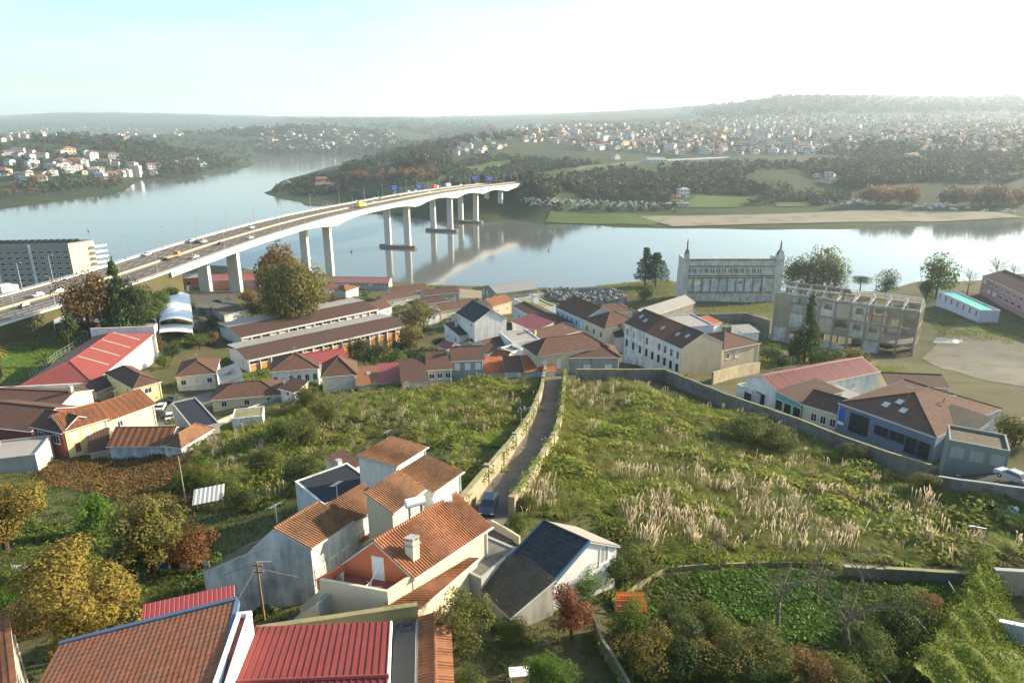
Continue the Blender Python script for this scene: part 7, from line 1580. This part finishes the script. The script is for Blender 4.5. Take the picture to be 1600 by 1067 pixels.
car(R(1582, 752) + ZUP * .14, heading(R(1620, 757), R(1560, 748)) , SV, 'silver car on the street at the right edge')
def on_deck(px, py, z=36.03):
    for _ in range(6): p = P(px, py, z); z = min(CL, key=lambda q: (q.xy - p.xy).length).z + .04
    return p
dk_t = lambda p: (lambda k: math.atan2(CL[k + 1].y - CL[k - 1].y, CL[k + 1].x - CL[k - 1].x))(min(range(1, len(CL) - 1), key=lambda q: (CL[q] - p).length))
BV = [(230, 399, WH), (232, 400, None), (298, 378, SV), (309, 379, DK), (318, 379, WH), (305, 403, WH), (393, 357, WH), (391, 373, WH), (556, 315, DK), (585, 311, WH), (595, 311, SV), (583, 318, WH), (614, 304, DK), (623, 307, SV), (638, 300, WH), (649, 299, WH), (670, 301, WH), (686, 298, DK), (720, 290, WH), (745, 288, SV), (762, 287, WH), (60, 463, WH), (92, 457, WH), (40, 480, DK), (345, 382, DK), (560, 318, DK)]
for px, py, c in BV:
    if c is None: continue
    p = on_deck(px, py, 36.03 if px > 150 else 33.6); far_ = 'at the far end of the bridge' if px > 600 else 'on the middle of the bridge' if px > 350 else 'on the near part of the bridge' if px > 150 else 'on the motorway at the left edge'
    k = min(range(len(CL)), key=lambda q: (CL[q] - p).length); sgn = 0 if (p - CL[k]).dot(Vector((CL[min(k+1,len(CL)-1)].y - CL[k].y, -(CL[min(k+1,len(CL)-1)].x - CL[k].x), 0))) > 0 else math.pi
    nm = {WH: 'white', SV: 'silver', DK: 'dark'}[c]; car(p, dk_t(p) + sgn, c, f'{nm} car driving ' + far_ + (' on its right side' if sgn == 0 else ' on its left side'), 'cars ' + far_)
def truck(px, py, boxcol, label, L=9, flat=False, z=36.03):
    p = on_deck(px, py, z); e = empty('truck', p, label, 'truck'); e.rotation_euler = (0, 0, dk_t(p))
    mb = MB(); mb.cbox((L / 2 - 1, 0, .5), 2.1, 2.3, 2.3); mb.build('cab', paint('cab_paint', WH if not flat else (.4, .2, .1)), e)
    mb = MB(); mb.cbox((L / 2 - .0, 0, 1.7), .16, 2.0, .8); mb.build('windscreen', M['glass'], e)
    mb = MB()
    if flat: mb.cbox((-1.2, 0, .9), L - 2.6, 2.4, .45)
    else: mb.cbox((-1.2, 0, .9), L - 2.6, 2.5, 2.8)
    mb.build('flatbed' if flat else 'box', paint('truck_box', boxcol), e)
    mb = MB(); mb.cbox((-.5, 0, .45), L - 1.2, 1.2, .4); mb.build('chassis', M['black'], e)
    for x in (L / 2 - 1.2, -L / 2 + 1, -L / 2 + 2.2):
        for y in (-1.0, 1.0): mb = MB(); mb.cyl((x, y - .14, .45), (x, y + .14, .45), .45, .45, 10); mb.build('wheel', M['black'], e)
truck(565, 324, (.75, .72, .02), 'bright yellow box truck on the bridge')
truck(269, 404, (.45, .30, .12), 'tan flatbed truck on the near part of the bridge', 10, True)
truck(680, 295, (.55, .05, .06), 'red and white box truck near the far end of the bridge', 11)
truck(700, 292, (.75, .75, .75), 'white box truck near the far end of the bridge', 9)
truck(14, 458, (.75, .75, .75), 'white van on the motorway at the left edge', 6.5, z=33.2)
# ---------------------------------------------------------------- canopies, fence, poles, small things
def arch_canopy(name, label, c, h, rise, nseg, group=None, bays=4):
    """c: pixels of the eave corners near-left, near-right, far-right, far-left"""
    b = R(*c[0], h); z = b.z; q = [P(*p, z) for p in c]; e = empty(name, Vector((b.x, b.y, z - h)), label, 'canopy', group); o = e.location; V = []
    for j in range(bays * 4 + 1):
        t = j / (bays * 4); l = q[0].lerp(q[3], t); r = q[1].lerp(q[2], t); sag = .25 * abs(math.sin(t * bays * math.pi))
        for i in range(nseg + 1):
            s = i / nseg; p = l.lerp(r, s); V.append(tuple(p - o + ZUP * (rise * math.sin(s * math.pi) - sag)))
    n = nseg + 1; idx = np.arange(len(V)).reshape(-1, n); Q4 = np.stack([idx[:-1, :-1], idx[:-1, 1:], idx[1:, 1:], idx[1:, :-1]], -1).reshape(-1, 4)
    link('cloth', mesh_np('cloth', V, Q4, M['canvas'], True), e)
    for t in range(bays + 1):
        for a, b_ in ((q[0], q[3]), (q[1], q[2])):
            p = a.lerp(b_, t / bays) - o; mb = MB(); mb.cyl((p.x, p.y, -1.5), (p.x, p.y, h), .09, .09, 6); mb.build('post', M['whitepaint'], e)
arch_canopy('car_canopy', 'largest white arched canopy beside the car park', [(249,503),(301,503),(296,460),(250,461)], 4, 1.4, 10, 'white canopies behind the red hall', 6)
arch_canopy('car_canopy', 'white canopy with two peaks at the back of the yard', [(120,490),(204,490),(200,480),(128,479)], 3, 1.0, 12, 'white canopies behind the red hall', 2)
arch_canopy('car_canopy', 'low grey white canopy at the left front of the yard', [(84,506),(172,506),(160,492),(84,492)], 2.6, .6, 10, 'white canopies behind the red hall', 3)
arch_canopy('car_canopy', 'small grey white canopy between the yard and the largest one', [(214,500),(243,500),(243,484),(218,484)], 2.6, .8, 8, 'white canopies behind the red hall', 2)
arch_canopy('car_canopy', 'white front roof edge of the largest canopy', [(249,520),(301,520),(301,508),(249,508)], 2.6, .5, 8, 'white canopies behind the red hall', 1)
bld('white_store', 'white box building behind the red hall', 'building', (168,515), (238,512), None, 3.0, 'flat', 0, 'white', 'asbestos', D=5, par=.2)
def fence(name, label, px, h=2.0, step=2.6, mat='whitepaint', top=True, group=None):
    pl = resample([R(*p) for p in px], step); e = empty(name, pl[0], label, 'fence', group); o = pl[0]
    mb = MB(); mb.cyl((0, 0, -.4), (0, 0, h), .07, .07, 5); ob = mb.build('post', M[mat]); me = ob.data; bpy.data.objects.remove(ob)
    for p in pl: link('post', me, e, Vector((p.x, p.y, g(p.x, p.y))) - o)
    for zz in ((h - .1), h * .5, .3):
        mb = MB()
        for a, b in zip(pl[:-1], pl[1:]): mb.cyl(Vector((a.x, a.y, g(a.x, a.y) + zz)) - o, Vector((b.x, b.y, g(b.x, b.y) + zz)) - o, .04, .04, 4, cap=False)
        mb.build('rail', M[mat], e)
    return e
fence('mesh_fence', 'pale fence around the canopy yard', [(60,502),(96,484),(132,476),(208,482),(225,478),(258,462),(300,452),(350,442)], 2.4)
fence('mesh_fence', 'grey fence along the left side of the red hall', [(48,592),(90,560),(138,528)], 2.2, 2.2, 'metal')
fence('mesh_fence', 'low fence before the roofless factory', [(1205,585),(1255,577),(1330,580),(1370,572)], 1.6, 3, 'metal')
def pole(name, label, px, py, h, r=.14, mat='pole', lamp=0, cat='pole', lean=(0, 0), side=1):
    p = R(px, py); e = empty(name, p, label, cat); t = Vector((lean[0], lean[1], h)); mb = MB(); mb.cyl((0, 0, -.5), t, r, r * .6, 8); mb.build('post', M[mat], e)
    for s in ([side] if lamp == 1 else [-1, 1] if lamp == 2 else []):
        mb = MB(); mb.cyl(t, t + Vector((s * 1.3, 0, .25)), .05, .04, 5); mb.cbox(t + Vector((s * 1.6, 0, .2)), .7, .25, .14); mb.build('lamp_head', M['metal'], e)
    return e, p + t
pole('street_lamp', 'tall street lamp before the blue workshop', 1461, 692, 8.4, .13, 'pole', 1, 'street lamp')
pole('street_lamp', 'white lamp post standing on the blue workshop street', 1389, 672, 6.5, .1, 'pole', 0, 'street lamp')
pole('street_lamp', 'lamp post by the cream street house', 1290, 642, 5.5, .09, 'pole', 1, 'street lamp')
pole('street_lamp', 'post at the corner of the teal shop', 1252, 628, 5.0, .09, 'pole', 0, 'street lamp')
pole('street_lamp', 'thin concrete lamp post on the left side of the alley', 814, 690, 5.4, .09, 'pole', 1, 'street lamp')
pole('street_lamp', 'white lamp head rising from the field at the lower right', 1531, 868, 3.4, .05, 'metal', 1, 'street lamp', side=-1)
pole('wire_pole', 'tall thin mossy pole at the left edge of the left field', 291, 790, 7.4, .12, 'pole')
pole('wire_pole', 'pole by the dark garage', 322, 668, 5, .09, 'wood')
pole('wire_pole', 'slim pole in front of the red hall', 142, 606, 5.5, .1, 'wood')
pole('wire_pole', 'pole at the end of the rear school pavilion', 477, 520, 9, .1, 'pole', 0)
_, tp1 = pole('utility_pole', 'wooden utility pole with wires beside the red sheet roof', 413, 968, 5.6, .13, 'wood')
mb = MB()
for z in (-.4, -1.0): mb.cbox(tp1 - R(413, 968) + ZUP * z, .9, .12, .12); 
kid(bpy.data.objects['utility_pole'], mb.build('cross_arm', M['wood'], bpy.data.objects['utility_pole']))
_, tp2 = pole('utility_pole', 'short wooden pole behind the wide brown tiled roof', 291, 962, 3.2, .12, 'wood')
def wire(label, a, b, sag=.5, r=.02):
    mb = MB(); n = 14; pr = None
    for i in range(n + 1):
        t = i / n; q = a.lerp(b, t) - ZUP * sag * 4 * t * (1 - t) - a
        if pr is not None: mb.cyl(pr, q, r, r, 4, cap=False)
        pr = q
    tag(mb.build('overhead_wire', M['pole'], None, a), label, 'wire')
wire('overhead wire from the utility pole to the short wooden pole', tp1, tp2, .3)
wire('overhead wire from the utility pole to the gable end house', tp1, P(480, 860, 60), .3)
wire('overhead wire from the utility pole across the orange house terrace', tp1 - ZUP * .6, P(650, 925, 60.5), .35)
wire('overhead wire from the utility pole towards the lower left', tp1 - ZUP * .3, P(340, 985, 59), .2)
# leaning stakes in the allotment
for (a, b), lb in zip([((1482,908),(1514,958)), ((1428,962),(1466,1006)), ((1366,1036),(1402,1080))], ['pale leaning stake highest on the ivy wall', 'pale leaning stake in the middle of the ivy wall', 'pale leaning stake at the bottom of the ivy wall']):
    q = R(*b); t = P(*a, q.z + 1.9); mb = MB(); mb.cyl((0, 0, 0), t - q, .05, .05, 6); tag(mb.build('stake', M['trim'], None, q), lb, 'stake')
for px, py, h, lb in [(1008, 955, 2.6, 'upright wooden stake by the orange netting'), (995, 940, 2.0, 'shorter stake behind the orange netting'), (1086, 972, 2.6, 'upright pale stake at the edge of the vegetables'), (1072, 868, 2.6, 'post at the corner of the pampas field')]:
    mb = MB(); mb.cyl((0, 0, -.3), (.08, 0, h), .05, .04, 6); tag(mb.build('stake', M['wood'], None, R(px, py)), lb, 'stake')
# orange netting compost bin
p = R(982, 955); e = empty('netting_bin', p, 'orange netting stretched over a dark garden bin', 'bin'); mb = MB(); mb.cbox((0, 0, 0), 2.6, 1.6, .55, 0, .1); mb.build('bin', M['black'], e)
mb = MB()
for i in range(9): a = -1.25 + i * .31; mb.poly([(a, -.78, .56), (a + .24, -.78, .56), (a * .8 + .2, .6, 1.5), (a * .8, .6, 1.5)])
for i in range(4): z = .6 + i * .25; mb.cbox((0, -.75 + i * .34, z), 2.3, .06, .05)
tag(mb.build('net', M['net'], e), kind='stuff')
# washing on a line
a, b = R(250, 892) + ZUP * 1.0, R(328, 892) + ZUP * 1.1
mb = MB(); mb.cyl((0, 0, 0), b - a, .02, .02, 4)
for q in (Vector((0, 0, 0)), b - a): mb2 = MB(); mb.cyl(q - ZUP * 1.5, q + ZUP * .1, .05, .05, 5)
tag(mb.build('washing_line', M['pole'], None, a), 'washing line with posts at the edge of the left garden', 'washing line')
d = (b - a); wds = [(.0, .2, (.08, .25, .45), 'blue towel first on the washing line', 0), (.23, .2, (.16, .015, .02), 'dark red cloth on the washing line', 0), (.45, .28, (.75, .75, .78), 'white sheet slipping on the washing line', .25), (.75, .11, (.35, .02, .03), 'small bright red cloth on the washing line', 0), (.87, .12, (.7, .7, .75), 'small white cloth last on the washing line', 0)]
for t0, w, c, lb, sl_ in wds:
    q = a + d * t0; mb = MB(); u_ = d * w; n_ = Vector((-d.y, d.x, 0)).normalized() * .03; k_ = 5
    for i in range(k_):
        f0, f1 = i / k_, (i + 1) / k_; o0 = n_ * math.sin(i * 2.1) * 2; o1 = n_ * math.sin((i + 1) * 2.1) * 2
        mb.hexa([u_ * f0 + o0 - ZUP * (.75 + sl_ * f0), u_ * f1 + o1 - ZUP * (.75 + sl_ * f1), u_ * f1 + o1 + n_ - ZUP * (.75 + sl_ * f1), u_ * f0 + o0 + n_ - ZUP * (.75 + sl_ * f0)], [u_ * f0 - ZUP * sl_ * f0, u_ * f1 - ZUP * sl_ * f1, u_ * f1 + n_ - ZUP * sl_ * f1, u_ * f0 + n_ - ZUP * sl_ * f0])
    tag(mb.build('washing', m_plain('washing_cloth', c, .9, .1, 0, .05), None, q), lb, 'cloth')
# striped shelter, slatted panel, white table, debris, puddle, signs
b_ = R(303, 808); e = empty('striped_shelter', b_, 'small garden shelter with grey and white striped sheet roof', 'shelter'); u_ = (R(352, 798) - b_); L_ = u_.length; u_.normalize(); v_ = Vector((-u_.y, u_.x, 0)); n_ = 14
for i in range(n_):
    mb = MB(); x = L_ * i / n_; mb.slab([u_ * x + ZUP * 1.7, u_ * (x + L_ / n_ - .03) + ZUP * 1.7, u_ * (x + L_ / n_ - .03) + v_ * 2.6 + ZUP * 2.5, u_ * x + v_ * 2.6 + ZUP * 2.5], .05); mb.build('slat', M['whitepaint' if i % 2 else 'grey'], e)
for x in (.1, L_ - .2):
    for y in (.1, 2.4): mb = MB(); q = u_ * x + v_ * y; mb.cyl((q.x, q.y, -.4), (q.x, q.y, 1.7 + y * .28), .06, .06, 5); mb.build('post', M['wood'], e)
b_ = R(22, 895); e = empty('slatted_fence', b_, 'short white slatted fence panel at the left edge', 'fence'); u_ = (R(66, 893) - b_); L_ = u_.length; u_.normalize()
for i in range(12): mb = MB(); mb.cbox(u_ * (L_ * i / 12 + .1) + ZUP * .1, .16, .04, .8, 0, .3); mb.build('slat', M['whitepaint'], e)
for x in (-.15, L_ + .1): mb = MB(); q = u_ * x; mb.cyl((q.x, q.y, -.3), (q.x + .05, q.y, 1.2), .06, .05, 6); mb.build('post', M['wood'], e)
p = R(812, 1062); e = empty('garden_table', p, 'pale blue white garden table at the bottom centre', 'table'); mb = MB(); mb.cbox((0, 0, .72), 1.5, .9, .05, 0, .1); mb.build('table_top', M['canvas'], e)
for x in (-.6, .6):
    for y in (-.35, .35): mb = MB(); mb.cyl((x, y, 0), (x, y, .72), .035, .03, 6); mb.build('leg', M['whitepaint'], e)
pt = scatter([[(1556,800),(1588,800),(1590,812),(1558,812)]], 90, seed=71); V = []
V = np.concatenate([leaf_quads(np.array([[x, y, z + random.uniform(.3, .9)]]), np.array([[random.gauss(0, .5), random.gauss(0, .5), 1]]), np.array([random.uniform(.3, .7)])) for x, y, z in pt])
stuff('rubbish_heap', V, M['canvas'], 'scatter of white rubbish in the right field')
drape_quad('puddle', [(1458,536),(1500,537),(1506,530),(1462,527)], m_plain('puddle_water', (.25, .25, .24), .05, .8, 0, .05), 10, 6, .12, 'pale puddle on the waste ground beside the factory')
drape_quad('footpath', [(1265,1012),(1355,962),(1362,968),(1275,1022)], M['soil'], 20, 2, .12, 'narrow trodden earth path through the allotment')
drape_quad('bare_ground', [(1455,862),(1520,866),(1530,852),(1470,846)], M['gravel'], 12, 6, .12, 'bare grey patch in the lower right field')
I = e_info['blue_workshop']; Q, u, v, L, H = (I[k] for k in ('Q', 'u', 'v', 'L', 'H')); e = bpy.data.objects['blue_workshop']
mb = MB(); mb.box(Q(L * .92, -.06, H - 3.2), u * L * .06, v * .05, ZUP * 2.2); mb.build('wall_sign', M['signblue'], e)
mb = MB(); mb.box(Q(L * .915, -.07, H - 3.9), u * L * .07, v * .05, ZUP * .5); mb.build('wall_sign', M['signwhite'], e)
I = e_info['green_ruined_shop']; Q, u, v, L, H = (I[k] for k in ('Q', 'u', 'v', 'L', 'H')); e = bpy.data.objects['green_ruined_shop']
for f in (.36, .70):
    mb = MB(); mb.box(Q(L * f - .35, -.08, .5), u * .75, v * .05, ZUP * 2.2); mb.build('poster', M['signwhite'], e)
    for k_, (dx, dz_) in enumerate(((0, .35), (.0, .8))): mb = MB(); mb.box(Q(L * f - .2 + dx, -.1, .5 + dz_), u * .42, v * .015, ZUP * .22); mb.build('poster_mark', M['darkdoor'], e)
c = Q(L * .36, -.1, 2.25); 
mb = MB(); mb.cyl(c, c - v * .02, .30, .30, 14); mb.build('round_mark', M['signblue'], e)
pl_ = P(1479, 706, g(*R(1479, 730).xy) + 2.4)
for px, py, lb in [(138, 362, 'small dark channel marker on the river, left of the bridge'), (549, 394, 'small dark channel marker under the bridge'), (857, 392, 'small dark channel marker in the middle of the river')]:
    p = P(px, py, 0); e = empty('channel_marker', p, lb, 'buoy'); mb = MB(); mb.cyl((0, 0, -.5), (0, 0, .6), .8, .7, 8); mb.build('float', M['black'], e); mb = MB(); mb.cyl((0, 0, .6), (0, 0, 3.6), .22, .12, 6); mb.build('mast', M['bluetrim'], e)
# roof lights scattered on the town roofs
for nm, spots in {'blue_workshop': [(.4, .12), (.5, .2), (.58, .12)], 'terrace_house.002': [(.3, .25), (.7, .2)], 'terrace_house.003': [(.5, .2)], 'terrace_house.004': [(.4, .2), (.7, .25)], 'low_shed': [(.5, .5)]}.items():
    if nm not in e_info: continue
    I = e_info[nm]; e = bpy.data.objects[nm]; L, Dp, H, Q = I['L'], I['D'], I['H'], I['Q']
    for a, b in spots:
        rise = 2.8 if nm == 'blue_workshop' else 3.2 if 'terrace' in nm else 1.6; sl_ = rise / (Dp if nm == 'low_shed' else min(L, Dp) / 2 if nm == 'blue_workshop' else Dp / 2); y0 = Dp * b; z = lambda y: H + sl_ * y + .1
        mb = MB(); mb.slab([Q(L * a, y0, z(y0)), Q(L * a + 1.0, y0, z(y0)), Q(L * a + 1.0, y0 + 1.2, z(y0 + 1.2)), Q(L * a, y0 + 1.2, z(y0 + 1.2))], .1); mb.build('roof_light', M['metal'], e)
# solar panels and lift boxes on the apartment block, white balconies on its end
I = e_info['apartment_block']; Q, u, v, L, Dp, H = (I[k] for k in 'QuvLDH'); e = bpy.data.objects['apartment_block']
for i in range(16):
    x = 1.5 + L * i / 16.5
    for y in (2.5, 6.5): mb = MB(); mb.slab([Q(x, y, H + .9), Q(x + 2.6, y, H + .9), Q(x + 2.6, y + 2, H + 2.2), Q(x, y + 2, H + 2.2)], .08); mb.build('solar_panel', M['bitumen'], e)
for f in (.36, .70):
    mb = MB(); mb.box(Q(L * f, -.5, 0), u * .9, v * .48, ZUP * (H + .5)); mb.build('white_fin', M['white'], e)
for k_ in range(6):
    mb = MB(); mb.box(Q(-3.0, Dp * .78, H - 3.2 - 3 * k_), u * 2.95, v * (Dp * .5), ZUP * .9); mb.build('balcony', M['whitepaint'], e)
mb = MB(); mb.box(Q(-.05, .1, 0), u * .045, v * (Dp - .2), ZUP * (H - .1)); mb.build('end_wall', M['apartcream'], e)

# television aerials on the nearer roofs
def aerial(host, a, b, hh):
    I = e_info[host]; e = bpy.data.objects[host]; p = I['Q'](I['L'] * a, I['D'] * b, I['H'] - .2); mb = MB(); mb.cyl(p, p + ZUP * hh, .035, .03, 5); t = p + ZUP * (hh - .1); mb.cyl(t - I['u'] * .6, t + I['u'] * .6, .025, .025, 4)
    for k_ in range(5): q = t + I['u'] * (-.5 + .25 * k_); mb.cyl(q - I['v'] * .3, q + I['v'] * .3, .018, .018, 4)
    mb.build('aerial', M['metal'], e)
for q in (('gable_end_house', .6, .9, 3.4), ('terrace_roof_house.003', .3, .95, 3.6), ('terrace_roof_house', .8, .9, 3.2), ('white_villa', .5, .5, 4.5), ('grey_terrace_house', .4, .5, 4), ('gable_house', .5, .5, 4.6), ('pale_yellow_house', .5, .5, 4), ('cream_house', .5, .5, 4), ('stained_house', .3, .5, 4), ('big_hip_house', .5, .5, 5), ('beige_house', .5, .5, 4.5), ('tall_white_house', .5, .5, 5.5), ('white_house', .5, .5, 4), ('blue_workshop', .5, .3, 4.5), ('terrace_house.003', .5, .5, 5), ('long_brown_house', .6, .5, 4)):
    aerial(*q)
